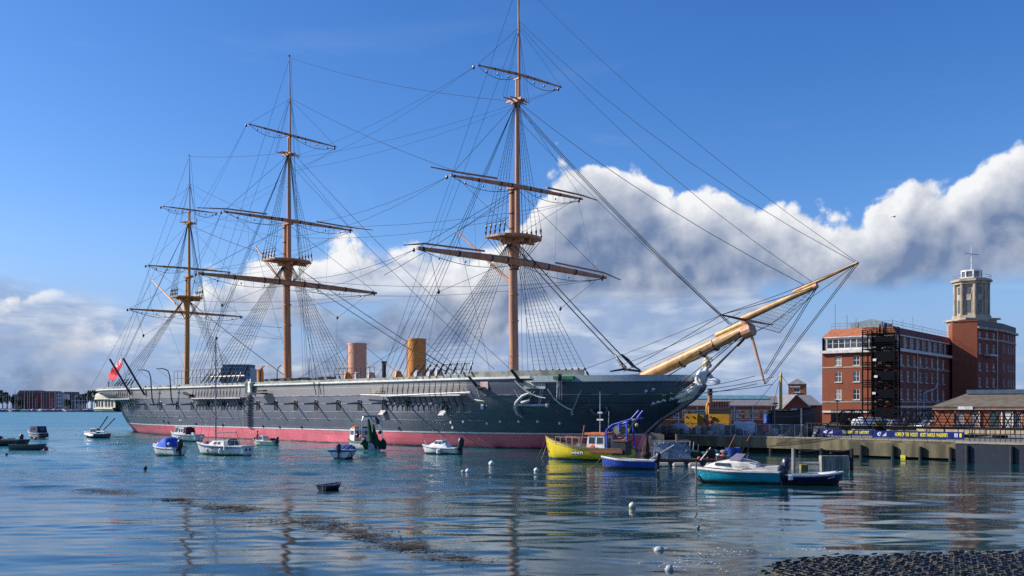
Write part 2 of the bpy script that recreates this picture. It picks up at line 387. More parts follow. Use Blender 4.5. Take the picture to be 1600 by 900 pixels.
BUFF2 = mat('mast_orange', (0.58, 0.26, 0.06), 0.5, col2=(0.42, 0.17, 0.04), scale=1.6, stretch=(2, 2, .16), spec=0.4)
SPRIT = mat('bowsprit_buff', (0.52, 0.31, 0.13), 0.45, col2=(0.36, 0.20, 0.08), scale=1.6, spec=0.4)
ORANGE = mat('funnel_orange', (0.58, 0.235, 0.035), 0.5, col2=(0.40, 0.15, 0.03), scale=1.5, stretch=(1.5, 1.5, .15), lo=.45, hi=.75)
PINKB = mat('funnel_pink_buff', (0.62, 0.33, 0.22), 0.55, col2=(0.47, 0.24, 0.16), scale=1.5, stretch=(1.5, 1.5, .15), lo=.45, hi=.75)
ROPE = mat('tarred_rope', (0.035, 0.036, 0.042), 0.8)
ROPE2 = mat('grey_rope', (0.13, 0.135, 0.15), 0.8)
BLACK = mat('black_iron', (0.022, 0.024, 0.03), 0.45)
DARK = mat('dark_opening', (0.008, 0.008, 0.01), 0.8)
IRON = mat('pale_iron', (0.52, 0.52, 0.53), 0.5, col2=(0.40, 0.38, 0.36))
BRASS = mat('gilding', (0.62, 0.42, 0.08), 0.4, 0.4)
CREAM = mat('cream_paint', (0.72, 0.66, 0.48), 0.5)
DECK = mat('deck_planks', (0.34, 0.27, 0.18), 0.8, scale=3, stretch=(.2, 4, 1))
TEAK = mat('varnished_wood', (0.30, 0.15, 0.06), 0.5, scale=2)
GREENC = mat('green_canvas', (0.01, 0.20, 0.10), 0.8)
STRAKE = mat('strake_lit_edge', (0.34, 0.345, 0.36), 0.55, col2=(0.12, 0.13, 0.15), scale=0.9)  # hull-coloured lap edges, the light they catch put into the colour

ZS = [-1.2, -0.5, 0.0, 0.5, 1.0, 1.40, 2.0, 2.6, 3.2, 3.7, 4.2, 4.6, 5.0, 5.5, 6.0, 6.5]
def x_bow(z): return interp(z, [(-1.2, 15.0), (0, 15.56), (1.4, 16.0), (2.76, 17.7), (3.6, 19.3), (4.4, 20.3), (4.8, 20.9), (6.5, 20.97)])
def x_st(z): return interp(z, [(-1.2, -80.0), (0, -84.3), (1.4, -86.4), (2.58, -87.2), (4.9, -87.6), (5.6, -89.2), (6.5, -89.6)])
def hull_b(x, z):
    zz = max(0.0, min(1.0, z / 6.0))
    bm = interp(z, [(-1.2, 6.6), (0, 8.2), (1.4, 8.45), (3, 8.55), (6.5, 8.45)])
    Lf, La = lerp(29, 22, zz), interp(z, [(0, 38), (4.6, 28), (5.8, 18)])
    pf, pa = lerp(1.0, 0.74, zz), interp(z, [(0, 1.0), (4.6, 0.84), (5.8, 0.56)])
    sf = max(0.0, min(1.0, (x_bow(z) - x) / Lf)); sa = max(0.0, min(1.0, (x - x_st(z)) / La))
    return bm * (sf * (2 - sf)) ** pf * (sa * (2 - sa)) ** pa + 0.05
def stations(z, n=64):
    a, b = x_st(z), x_bow(z)
    ts = [0.5 - 0.5 * math.cos(math.pi * i / n) for i in range(n + 1)]
    return [a + (b - a) * (0.6 * t + 0.4 * i / n) for i, t in enumerate(ts)]
def hull_grid(z0, z1, extra=()):
    zs = sorted(set([z0, z1] + [z for z in ZS if z0 < z < z1]))
    rows = []
    for z in zs:
        st = stations(z)
        rows.append([(x, -hull_b(x, z), z) for x in st] + [(x, hull_b(x, z), z) for x in reversed(st)])
    return MB().grid(rows, close=True)
hull = hull_grid(1.40, 5.0).build('hull', HULL, ship, smooth=True)
hull_grid(-1.2, 1.40).build('red_bottom', RED, ship, smooth=True)
bul = hull_grid(5.0, 6.30).build('bulwark', [BULW, HULL], ship, smooth=True)
for pg in bul.data.polygons:                                   # lit tone in the colour aft, plain hull black forward of the fore channel
    if pg.center.x > 1.6: pg.material_index = 1
st = stations(5.4)
MB().grid([[(x, -hull_b(x, 5.4) + .05, 5.4) for x in st], [(x, hull_b(x, 5.4) - .05, 5.4) for x in st]]).build('upper_deck', DECK, ship)
def band(name, m, z0, z1, out, xa, xb, sides=(-1, 1), n=60):   # a strip proud of the plating
    mb = MB()
    for sg in sides:
        xs = [lerp(xa, xb, i / n) for i in range(n + 1)]
        r = [[(x, sg * (hull_b(x, z) + o), z) for x in xs] for z, o in ((z0, -.02), (z0, out), (z1, out), (z1, -.02))]
        mb.grid(r)
        for e in (0, -1): mb.quad(*[q[e] for q in r])
    return mb.build(name, m, ship, smooth=True)
band('boot_stripe', WHITE, 1.36, 1.47, 0.03, -86.2, 15.9)
for z in (2.54, 3.30, 4.12): band('strake', STRAKE, z, z + .045, 0.035, -84.6, 3.0)
band('strake', STRAKE, 5.0, 5.07, 0.05, -85, 2.0)
band('white_rail', WHITE, 6.32, 6.48, 0.22, -89.4, 9.0)
band('hammock_cloth', CANV, 6.482, 6.74, 0.02, -89.0, 1.5)
band('hammock_cloth', CANV, 6.482, 7.00, 0.05, 1.52, 13.6)
band('bow_rail', mat('bow_rail_grey', (0.40, 0.47, 0.47), 0.7, col2=(0.30, 0.36, 0.36), scale=4, stretch=(3, 1, 1)), 5.98, 6.50, 0.10, 9.1, 20.9)
band('bow_rail', HULL, 5.86, 5.975, 0.2, 9.1, 20.85)
band('bow_strake', STRAKE, 4.86, 4.92, 0.05, 4.0, 20.4)
band('bow_strake', HULL, 3.9, 4.1, 0.10, 8.0, 19.3)
# gun ports along the side: opening, lid held out above it, gun muzzle
prt = [227, 252, 278, 301, 326, 350, 376, 404, 432, 463, 495, 529.5, 563, 601, 638, 693]
for i, px in enumerate(prt):
    x = sp(px, 632, -8.5).x
    y = -hull_b(x, 3.9)
    fr = MB()
    for dx in (-.30, .30): fr.box((x + dx, y - .02, 3.95), (.05, .10, .95))
    fr.tube([(x - .32, y - .03, 4.40), (x - .2, y - .03, 4.54), (x, y - .03, 4.6), (x + .2, y - .03, 4.54), (x + .32, y - .03, 4.40)], .04, 5)
    fr.build('port_frame', HULL, hull)
    MB().box((x, y + .02, 3.95), (.52, .10, .95)).build('gun_port', DARK, hull)
    MB().tube([(x, y + .4, 4.22), (x, y - .5, 4.22), (x, y - 1.55, 4.15), (x, y - 1.65, 4.15)], [.13, .11, .08, .10], 10).build('gun_barrel', mat('gun_grey', (.20, .21, .23), .5), hull, smooth=True)
    if i in (13, 15):
        MB().slab((x - .38, y - .04, 3.45), (x - .38, y - .45, 3.0), (x + .38, y - .45, 3.0), (x + .38, y - .04, 3.45), .07).build('port_lid', IRON, hull)
        for dx in (-.34, .34): MB().bar((x + dx, y - .42, 3.05), (x + dx, y - .04, 4.45), .018, n=4).build('lid_chain', IRON, hull)
# small round scuttles and discharge openings low on the side
random.seed(3)
for px in [184, 193, 203, 212, 221, 230, 241, 249, 262, 275, 287, 313, 340]:
    x = sp(px, 650, -8).x; z = 2.55 + random.uniform(-.08, .08)
    MB().tube([(x, -hull_b(x, z) - .035, z), (x, -hull_b(x, z) + .1, z)], .11, 8).build('scuttle', DARK, hull)
for px, py in [(258, 658), (266, 660), (310, 662), (352, 664), (415, 666), (441, 667), (475, 667.5), (626, 669), (700, 668), (745, 662), (762, 659), (784, 659), (806, 659), (700, 660), (716, 659), (830, 662)]:
    q = sp(px, py, -8.2); x = q.x; z = q.z; y = -hull_b(x, z)
    mb = MB(); mb.tube([(x, y - .12, z), (x, y + .1, z)], .13, 8)
    mb.build('discharge_pipe', IRON if px > 690 else BLACK, hull)
# streaky fittings on the hull: pale doors/posters on the bulwark
def side_box(name, m, px, py, w, h, t=.08, y0=-8.4, par=None):
    q = sp(px, py, y0); y = -hull_b(q.x, q.z); q = sp(px, py, y); y = -hull_b(q.x, q.z)
    a = math.atan2(-hull_b(q.x + .3, q.z) + hull_b(q.x - .3, q.z), .6)
    return MB().box((q.x, y - t / 2, q.z), (w, t, h), a).build(name, m, par or bul)
side_box('canvas_screen', mat('pale_screen', (0.50, 0.49, 0.44), .9, col2=(.38, .38, .35), scale=5), 843, 601, 2.1, .75)
side_box('canvas_panel', mat('cream_screen', (.62, .60, .42), .9), 836, 601, .75, .7, .13)
side_box('notice_board', mat('notice_pink', (.62, .45, .42), .8), 758, 603, .85, .75)
side_box('green_boat_cover', GREENC, 900, 591, 1.8, .28, .5)

# channels with deadeyes and chain plates
def channel(xa, xb, z, n, par=ship, zt=6.9):
    y0 = -hull_b((xa + xb) / 2, z)
    for sg in (-1, 1):
        ch = MB().slab((xa, sg * (-y0 - .05), z), (xb, sg * (hull_b(xb, z) - .05), z), (xb, sg * (hull_b(xb, z) + .75), z), (xa, sg * (-y0 + .75), z), .14).build('channel', IRON if sg < 0 else BLACK, ship)
        for i in range(n):
            x = lerp(xa + .2, xb - .2, i / (n - 1)); yb = hull_b(x, z)
            mb = MB(); mb.tube([(x, sg * (yb + .66), z + .05), (x + .02, sg * (yb + .05), z - 1.15), (x + .02, sg * (yb + .04), z - 1.55)], .045, 4)
            mb.bar((x - .14, sg * (yb + .62), z + .1), (x + .05, sg * (yb + .02), z - 1.1), .03, n=4)
            mb.build('chain_plate', BLACK, ch)
            mb = MB(); mb.tube([(x, sg * (yb + .66), z + .12), (x, sg * (yb + .6), z + .5), (x - .05, sg * (yb + .5), z + 1.1)], [.03, .06, .03], 4)
            mb.build('deadeye', BLACK if i % 2 else ROPE, ch)
channel(-9.4, 1.9, 4.98, 15)
channel(-47.8, -36.0, 4.98, 16)
channel(-72.5, -65.5, 5.05, 8)

# ---------------------------------------------------------------- masts, tops, yards
def lp(p0, p1, sag=0.0, n=7):
    p0, p1 = V3(*p0), V3(*p1)
    return [p0.lerp(p1, i / n) - V3(0, 0, sag * 4 * (i / n) * (1 - i / n)) for i in range(n + 1)] if sag else [p0, p1]
def line(name, p0, p1, r, par, sag=0.0, m=None):
    return MB().tube(lp(p0, p1, sag), r, 4, cap=False).build(name, m or ROPE, par)
def block(par, p, r=.12): return MB().ball(p, r, 6, 4, sz=1.5).build('block', BLACK, par)
def yard(par, c, th, La, Lb, za, zb, r, boom=None, m=BUFF, foot=True):
    d = V3(math.sin(R(th)), -math.cos(R(th)), 0)              # towards starboard
    A = V3(*c) + d * La; A.z = za; B = V3(*c) - d * Lb; B.z = zb; c = V3(*c)
    def q(t): return c + (A - c) * t if t >= 0 else c + (B - c) * -t
    y = MB().tube([q(t) for t in (-1, -.75, -.45, -.12, .12, .45, .75, 1)], [r * k for k in (.40, .62, .82, .92, .92, .82, .62, .40)], 10).build('yard', m, par, smooth=True)
    ba = MB()
    for t in (-.95, -.62, -.3, -.14, .14, .3, .62, .95):
        e = (q(t + .004 * (1 if t > 0 else -1)) - q(t)).normalized(); rr = r * (1.0 - .46 * t * t)
        MB().tube([q(t) - e * .09, q(t) + e * .09], rr, 8).build('yard_band', BLACK, par)
    if boom:
        (pa, pb) = boom
        for s_, tip in ((1, pa), (-1, pb)):
            o = V3(math.cos(R(th)) * .3, math.sin(R(th)) * .3, r + .16)
            MB().tube([q(.38 * s_) + o * .9, q(.95 * s_) + o * .8, tip], [.10, .09, .05], 6).build('boom', m, par, smooth=True)
    if foot:
        for s_ in (1, -1):
            pts = lp(q(.05 * s_) - V3(0, 0, r), q(.97 * s_) - V3(0, 0, .1), .75, 10)
            f = MB().tube(pts, .028, 4, cap=False)
            for k in range(1, 10): f.bar(pts[k], q(s_ * (.05 + .092 * k)) - V3(0, 0, r * .6), .018, n=3)
            f.build('foot_rope', ROPE, par)
            for t in (.3, .55, .8): block(par, q(t * s_) - V3(0, 0, r + .28), .09)
    return q(1), q(-1)
def top_platform(par, x, z, w, l, m):
    t = MB(); pts = []
    for k in range(9):
        a = math.pi * k / 8; pts.append((x + .3 + l * .55 * math.sin(a), -w * math.cos(a)))
    pts += [(x - l * .45, w), (x - l * .45, -w)]
    t.prism(pts, z - .10, z + .10)
    o = t.build('top', m, par)
    b = MB()
    for sy in (-.5, .5): b.box((x, sy, z - .32), (l * .8, .28, .42))
    b.box((x + .2, 0, z - .28), (.35, w * 1.7, .3))
    b.build('trestle_tree', m, par)
    for sg in (-1, 1):
        for k in range(5):
            px_ = x - l * .40 + k * l * .17
            MB().tube([(px_, sg * w * .97, z + .1), (px_, sg * w * .96, z + .45), (px_, sg * w * .95, z + .55), (px_, sg * w * .93, z + 1.0), (px_, sg * w * .92, z + 1.25)], [.03, .12, .04, .12, .03], 5).build('deadeye', BLACK, par)
    MB().tube([(x - l * .42, -w * .95, z + 1.25), (x + l * .3, -w * .95, z + 1.25)], .03, 4).build('top_rail', BLACK, par)
    return o
def crosstrees(par, x, z, w, m):
    b = MB()
    for dx, k in ((-.45, 1.0), (.15, .8)): b.tube([(x + dx + .1, -w * k, z - .02), (x + dx, 0, z + .08), (x + dx + .1, w * k, z - .02)], [.05, .11, .05], 5)
    for sy in (-.32, .32): b.box((x - .1, sy, z - .05), (2.0, .16, .22))
    b.box((x, 0, z - .2), (.9, .8, .2)); b.build('crosstrees', m, par)
def mast(fore, name_m, base, mc, topz, tm_base, tm_head, ctz, truck, rl, rt, rg, topw, chan, backs, mm):
    """base, mc: foot and cap of the lower mast; tm_*: topmast; truck: top of the pole"""
    x0 = base[0]; xc = mc[0]
    ms = MB().tube([(x0, 0, 5.4), (x0, 0, base[1]), (lerp(x0, xc, .5), 0, lerp(base[1], topz, .5)), (lerp(x0, xc, .85), 0, topz), (xc, 0, mc[1])], [rl * 1.02, rl, rl * .97, rl * .86, rl * .74], 18).build('mast', mm, ship, smooth=True)
    k = MB(); k.box((xc + .35, 0, mc[1]), (1.6, .8, .3)); k.build('mast_cap', mm, ms)
    cheek = MB(); cheek.tube([(x0, 0, topz - 2.6), (x0, 0, topz - 1.0), (x0, 0, topz - .3)], [rl * .9, rl * 1.25, rl * 1.5], 10); cheek.build('mast_cheek', mm, ms, smooth=True)
    xt = xc + rl + rt * .6
    MB().tube([(xt, 0, topz - .4), (xt, 0, lerp(topz, ctz, .5)), (xt - .05, 0, tm_head)], [rt, rt * .92, rt * .62], 12).build('topmast', mm, ms, smooth=True)
    xg = xt + rt * .9
    MB().tube([(xg, 0, ctz - .6), (xg, 0, lerp(ctz, truck, .5)), (xg - .15, 0, truck)], [rg, rg * .8, rg * .4], 8).build('topgallant_mast', mm, ms, smooth=True)
    MB().ball((xg - .15, 0, truck), rg * .9, 8, 5).build('truck', BLACK, ms)
    top_platform(ms, x0 + .2, topz, topw, topw * 1.35, mm); crosstrees(ms, xt, ctz, topw * .62, mm)
    MB().box((xt, 0, tm_head), (.7, .35, .2)).build('topmast_cap', mm, ms)
    for zb in (topz - 3.1, topz - 5.6, topz - 8.2, 8.8): MB().tube([(x0, 0, zb), (x0, 0, zb + .12)], rl * 1.03, 14).build('mast_band', BLACK if zb > topz - 4 else mm, ms)
    for zb in (topz + .9, topz + 2.4, mc[1] - .6): MB().tube([(lerp(x0, xc, .9), 0, zb), (lerp(x0, xc, .9), 0, zb + .12)], rl * .86, 14).build('mast_band', BLACK, ms)
    xa, xb, zr, n = chan
    hound = V3(x0, 0, topz - .4)
    for sg in (-1, 1):
        ends = []
        for i in range(n):
            x = lerp(xa, xb, i / (n - 1)); e = V3(x, sg * (hull_b(x, 5.5) + .35), zr); ends.append(e)
            line('shroud', e, hound + V3(-.25 + .06 * i, sg * .45, 0), .027, ms)
            MB().tube([e, e.lerp(hound, .045), e.lerp(hound, .05), e.lerp(hound, .075)], [.08, .12, .05, .12], 5).build('deadeye', BLACK, ms)
        rat = MB(); tops = [hound + V3(-.25 + .06 * i, sg * .45, 0) for i in range(n)]
        for k in range(1, 33):
            t = k / 34
            for i in range(n - 1): rat.tube([ends[i].lerp(tops[i], t), ends[i + 1].lerp(tops[i + 1], t)], .011, 3, cap=False)
        rat.build('ratlines', ROPE2, ms, kind='stuff')
        # futtock shrouds, topmast shrouds
        for i in range(5):
            xx = x0 - topw * .45 + i * topw * .23
            line('futtock_shroud', (xx, sg * topw * .95, topz), (x0, sg * .4, topz - 3.0), .03, ms)
            line('topmast_shroud', (xx, sg * topw * .93, topz + 1.2), (xt - .1 + .04 * i, sg * .2, ctz - .3), .024, ms)
        r2 = MB()
        for k in range(1, 30):
            t = k / 30
            for i in range(4):
                f = lambda j: V3(x0 - topw * .45 + j * topw * .23, sg * topw * .93, topz + 1.2).lerp(V3(xt - .1 + .04 * j, sg * .2, ctz - .3), t)
                r2.tube([f(i), f(i + 1)], .010, 3, cap=False)
        r2.build('ratlines', ROPE2, ms, kind='stuff')
        for i in range(2): line('topgallant_shroud', (xt - .4 + .5 * i, sg * topw * .6, ctz), (xg, sg * .08, tm_head + (truck - tm_head) * .45), .017, ms)
        for bx, hz in backs:
            e = V3(bx, sg * (hull_b(bx, 5.5) + .4), zr)
            line('backstay', e, (xt if hz <= ctz else xg, sg * .15, hz), .026 if hz <= ctz else .018, ms)
    return ms, xt, xg
fm, fxt, fxg = mast(1, 'fore', (0, 7.36), (-.19, 25.5), 20.48, 0, 36.2, 34.1, 46.2, .47, .27, .15, 2.75, (-5.3, 2.6, 6.85, 9), [(-6.4, 33.8), (-7.3, 33.8), (-8.2, 33.8), (-8.9, 41.0), (-9.5, 45.4)], BUFF)
mm_, mxt, mxg = mast(0, 'main', (-40.2, 7.19), (-40.6, 27.3), 22.45, 0, 38.3, 36.2, 48.7, .50, .29, .15, 2.9, (-46.0, -37.2, 6.85, 9), [(-46.8, 36), (-47.6, 36), (-48.5, 36), (-49.2, 43.2), (-50, 48)], mat('mast_brown', (0.50, 0.235, 0.115), 0.5, col2=(0.37, 0.155, 0.07), scale=1.6, stretch=(2, 2, .16), spec=.4))
zm, zxt, zxg = mast(-1, 'mizzen', (-66.9, 7.9), (-66.7, 23.0), 19.95, 0, 32.5, 30.9, 40.8, .37, .22, .12, 2.1, (-71.6, -66.0, 6.85, 6), [(-72.4, 30.7), (-73.2, 30.7), (-74.2, 36.5), (-75, 40.3)], BUFF2)
FY = yard(fm, (.75, 0, 18.13), -5.5, 12.2, 12.2, 18.13, 17.6, .40, (sp(630, 383, -12.9) + V3(0, 0, 0), V3(2.0, 14.6, 17.6)))
FT = yard(fm, (fxt + .45, 0, 25.47), -4.5, 8.7, 8.7, 25.2, 25.5, .24, (V3(.0, -11.0, 25.6), V3(1.6, 11.1, 25.75)))
FG = yard(fm, (fxg + .3, 0, 36.45), 8, 7.0, 7.3, 35.4, 37.2, .15)
MY = yard(mm_, (-39.4, 0, 19.64), -10, 11.9, 12.2, 19.9, 19.2, .40, m=MATS['mast_brown'])
MT = yard(mm_, (mxt + .45, 0, 27.59), -6, 9.0, 9.0, 27.6, 27.4, .24, (V3(-41.2, -12.0, 27.7), V3(-37.6, 11.6, 27.7)), m=MATS['mast_brown'])
MG = yard(mm_, (mxg + .3, 0, 38.45), -12, 5.6, 6.2, 39.0, 37.9, .15, m=MATS['mast_brown'])
ZY = yard(zm, (-66.3, 0, 17.69), 5.5, 9.4, 9.4, 17.5, 17.8, .22, m=BUFF2)
ZT = yard(zm, (zxt + .35, 0, 24.16), 12, 7.4, 7.6, 23.7, 24.5, .17, m=BUFF2)
ZG = yard(zm, (zxg + .25, 0, 32.75), 12, 4.9, 5.0, 32.4, 33.1, .12, m=BUFF2)
# gaffs
for par, a, b, r, m in ((fm, (797, 440), (714, 362), .16, BUFF), (mm_, (440, 441), (399, 385), .17, MATS['mast_brown']), (zm, (288, 489), (238, 438), .15, BUFF2)):
    pa, pb = sp(*a), sp(*b); MB().tube([pa, pb], [r, r * .6], 8).build('gaff', m, par, smooth=True)
    line('peak_halyard', pb, pa + V3(.2, 0, (pb.z - pa.z) + 2.2), .025, par); line('vang', pb, (pb.x - 3, -8.2, 6.8), .02, par); line('vang', pb, (pb.x - 3, 8.2, 6.8), .02, par)
    mid = pa.lerp(pb, .6); line('peak_halyard', mid, pa + V3(.2, 0, (pb.z - pa.z) + .8), .022, par)
# lifts, braces, sheets, clew lines
def rig(par, tips, lift, brace, r=.02, sag=.6):
    for sg, t in ((-1, tips[0]), (1, tips[1])):
        line('lift', t, (lift[0], sg * .2, lift[1]), r, par)
        if brace:
            block(par, V3(*t) - V3(.5, 0, .1), .14)
            line('brace', V3(*t) - V3(.5, 0, .1), (brace[0], sg * brace[2], brace[1]), r * .95, par, sag)
            line('brace', V3(*t) - V3(.5, 0, .1), (brace[0], sg * brace[2] * 1.2, brace[1] - 1.5), r * .9, par, sag * 1.3)
rig(fm, FY, (fxt, 25.2), (-39.8, 20.2, .5), .024, .9); rig(fm, FT, (fxt, 33.7), (-39.4, 27.0, .5), .02, 1.0); rig(fm, FG, (fxg, 41), (-39.4, 35.5, .2), .015, .8)
rig(mm_, MY, (mxt, 27), (-66, 19.5, .4), .024, .6); rig(mm_, MT, (mxt, 35.9), (-66, 23.5, .3), .02, .6); rig(mm_, MG, (mxg, 43), (-66, 30.7, .2), .015, .5)
rig(zm, ZY, (zxt, 22.7), (-40.6, 14.0, .6), .02, .4); rig(zm, ZT, (zxt, 30.5), (-40.6, 22, .4), .016, .4); rig(zm, ZG, (zxg, 36), (-40.4, 27, .3), .013, .4)
for par, y1, y2, mx, tz in ((fm, FY, FT, .4, 20.2), (mm_, MY, MT, -39.8, 22.2), (zm, ZY, ZT, -66.5, 19.7)):
    for k, sg in ((0, -1), (1, 1)):
        a = V3(*y1[k]).lerp(V3(mx, 0, y1[k].z), .12); b = V3(*y2[k]).lerp(V3(mx, 0, y2[k].z), .08)
        line('clew_line', b, V3(mx, sg * .5, tz + .8), .018, par); line('sheet', a, b, .012, par)
        c = V3(*y1[k]).lerp(V3(mx, 0, y1[k].z), .35) - V3(2.2, 0, 3.4)
        line('clew_garnet', a - V3(0, 0, .4), c, .02, par); line('clew_garnet', V3(mx, sg * 2, y1[k].z - .5), c, .02, par); block(par, c, .16)
        line('tack', c, (c.x - 1.5, sg * 8.6, 6.8), .015, par); line('buntline', V3(mx, sg * 3.5, y1[k].z - .4), (mx - 1.2, sg * 7.4, 6.7), .014, par)
        line('buntline', V3(mx, sg * 6, y2[k].z - .3), V3(mx, sg * 5.6, y1[k].z + .3), .012, par)
# stays (centreline)
def stay(par, p0, p1, r=.05, sag=.0, dy=0.0): return line('stay', V3(p0[0], dy, p0[1]), V3(p1[0], dy, p1[1]), r, par, sag)
def S(px, py): q = sp(px, py); return (q.x, q.z)
for dy in (-.5, .5):
    stay(fm, (.6, 19.6), S(984, 574),   .058, .15, dy); stay(mm_, (-39.4, 21.6), (-7.2 - dy, 6.6), .05, .2, dy * 2.2)
    stay(fm, (fxt, 33.6), S(1142, 507), .032, .5, dy * .4)
for d in (0, 1.2): line('stay', (fxt, -.2 + d * .3, 33.4 - d), V3(*[S(1142 - 60 * d * 0, 507)[0], -.3 + d * .4, S(1142, 507)[1]]), .02, fm, .5)
stay(fm, (fxt + .1, 33.9), S(1258, 446), .026, .9); stay(fm, (fxg, 41.4), S(1268, 440), .02, 1.5); stay(fm, (fxg, 41.8), S(1338, 411), .02, 1.6); stay(fm, (fxg, 45.9), S(1340, 410), .017, 1.3)
for dy in (-.3, .3): stay(mm_, (mxt, 36.0), S(786, 578), .028, .6, dy * 4)
stay(mm_, (mxg, 43.3), (-.3, 25.4), .024, .8); stay(mm_, (mxg, 48.4), (fxt - .2, 34.0), .02, .8)
stay(zm, (-66.2, 19.4), S(449, 590), .06, .15); stay(zm, (zxt, 30.6), (-40.4, 22.6), .034, .3); stay(zm, (zxg, 36.6), (-40.5, 27), .022, .3); stay(zm, (zxg, 40.6), (mxt - .1, 36.4), .02, .3)
stay(fm, (-.1, 25.0), S(600, 430), .03, .3)

# ---------------------------------------------------------------- bowsprit
b0, b1 = sp(1000, 592), sp(1172, 512)
bs = MB().tube([b0, b0.lerp(b1, .4), b1], [.52, .54, .42], 18).build('bowsprit', SPRIT, ship, smooth=True)
j0, j1, j2 = sp(1120, 520), sp(1277, 446), sp(1341, 410)
upv = V3(-.35, 0, .55)
MB().tube([sp(1119, 524), sp(1166, 503)], [.2, .24], 10).build('jib_boom', mat('pale_spar', (.66, .47, .16), .5), bs, smooth=True)
MB().tube([sp(1160, 499), j1], [.30, .22], 12).build('jib_boom', SPRIT, bs, smooth=True)
MB().tube([sp(1240, 457), j2], [.17, .10], 10).build('flying_jib_boom', SPRIT, bs, smooth=True)
MB().tube([sp(1162, 520), sp(1176, 514)], .56, 14).build('bowsprit_cap', BUFF, bs)
MB().box(sp(1166, 505), (.5, .5, 1.1), 0, 0, R(-25)).build('cap_post', BUFF, bs)
for a in ((1066, 565), (1098, 549), (1118, 539)):
    q = sp(*a); e = (b1 - b0).normalized(); MB().tube([q - e * .04, q + e * .04], .55, 14).build('iron_hoop', BLACK, bs)
MB().tube([(25.6, -3.6, 11.0), (25.9, 0, 10.75), (26.2, 3.6, 10.6)], [.06, .12, .06], 6).build('whisker_boom', mat('dark_spar', (.10, .05, .045), .5), bs)
dm = sp(1195, 600); MB().tube([sp(1173, 520), dm], [.13, .08], 8).build('dolphin_striker', BUFF, bs)
for dy in (-.15, .15):
    stay(bs, (j2.x, j2.z), (dm.x, dm.z), .03, 0, dy); stay(bs, S(1277, 447), (dm.x, dm.z + .8), .03, 0, dy)
    stay(bs, (dm.x, dm.z), (21.0, 4.9 + dy), .028, .1, dy * 8); stay(bs, (dm.x, dm.z + .6), (21.2, 5.3), .024, .1, dy * 10)
stay(bs, S(1165, 526), S(1096, 597), .075)
MB().tube([sp(1165, 526), sp(1152, 540)], .13, 6).build('bobstay_tackle', BLACK, bs)
for sg in (-1, 1):
    w = V3(25.9, sg * 3.6, 11.0 if sg < 0 else 10.6)
    line('guy', w, j2, .024, bs, .15); line('guy', w, j1, .028, bs, .1); line('guy', w, (15.8, sg * 3.0, 6.8), .028, bs, .1); line('guy', w, (12, sg * 4.8, 6.8), .02, bs, .1)
    line('bowsprit_shroud', b1 + V3(-.6, sg * .4, -.3), (17.5, sg * 2.4, 5.2), .045, bs); line('bowsprit_shroud', b1 + V3(-.2, sg * .4, -.3), (19.2, sg * 1.4, 4.9), .03, bs)
    line('man_rope', sp(1166, 498) + V3(0, sg * .8, .5), (14.4, sg * 1.8, 7.4), .022, bs, .25)
for dy in (-.9, .9):
    q_ = sp(984, 574); MB().tube([(q_.x - 1.3, dy * .55, q_.z + 1.25), (q_.x - .75, dy * .8, q_.z + .7), (q_.x - .1, dy, q_.z + .05), (q_.x + .5, dy, q_.z - .25)], [.05, .14, .10, .06], 7).build('stay_lashing', BLACK, ship)
MB().tube([(13.2, -1.5, 6.95), (14.0, -.6, 7.15), (14.9, .2, 7.0), (15.6, .6, 6.8)], [.07, .12, .11, .06], 6).build('stay_lashing', BLACK, ship)
# net under the jib boom
nt = MB(); ca, cb, cc = sp(1276, 450), V3(26.0, -.6, 10.5), sp(1218, 520)
for k in range(15):
    t = k / 14; nt.tube([ca.lerp(cb, t), ca.lerp(cc, t)], .012, 3, cap=False); nt.tube([cb.lerp(ca, t), cb.lerp(cc, t)], .012, 3, cap=False); nt.tube([cc.lerp(ca, t), cc.lerp(cb, t)], .012, 3, cap=False)
nt.build('jib_net', ROPE2, bs, kind='stuff')
line('net_edge', ca, cc, .03, bs); line('net_edge', cb, cc, .025, bs)

# ---------------------------------------------------------------- stem, figurehead and gilded trail boards
ck = MB()
prof = [(15.2, -1.0), (15.9, 0.2), (16.2, 1.5), (17.8, 2.7), (19.5, 3.5), (21.0, 4.4), (21.9, 5.2), (22.1, 5.6), (21.6, 5.9), (20.9, 5.6), (20.0, 5.2), (18.5, 4.7), (16.5, 4.0), (14.9, 2.5), (14.4, 0), (14.3, -1.0)]
n = len(prof)
ck.add([(x, -.22, z) for x, z in prof] + [(x, .22, z) for x, z in prof], [tuple(range(n)), tuple(range(2 * n - 1, n - 1, -1))] + [(i, n + i, n + (i + 1) % n, (i + 1) % n) for i in range(n)])
ck.build('cutwater', HULL, ship)
red = MB(); pr2 = [(14.6, -1.0), (15.75, -1.0), (15.93, .2), (16.19, 1.4), (14.6, 1.4)]
red.add([(x, -.235, z) for x, z in pr2] + [(x, .235, z) for x, z in pr2], [tuple(range(5)), tuple(range(9, 4, -1))] + [(i, 5 + i, 5 + (i + 1) % 5, (i + 1) % 5) for i in range(5)]); red.build('red_forefoot', RED, ship)
SKIN = mat('figure_ivory', (0.70, 0.64, 0.52), 0.45, col2=(.60, .55, .46), scale=4)
FIGW = mat('figure_white', (0.74, 0.74, 0.72), 0.5, col2=(.55, .57, .58), scale=5)
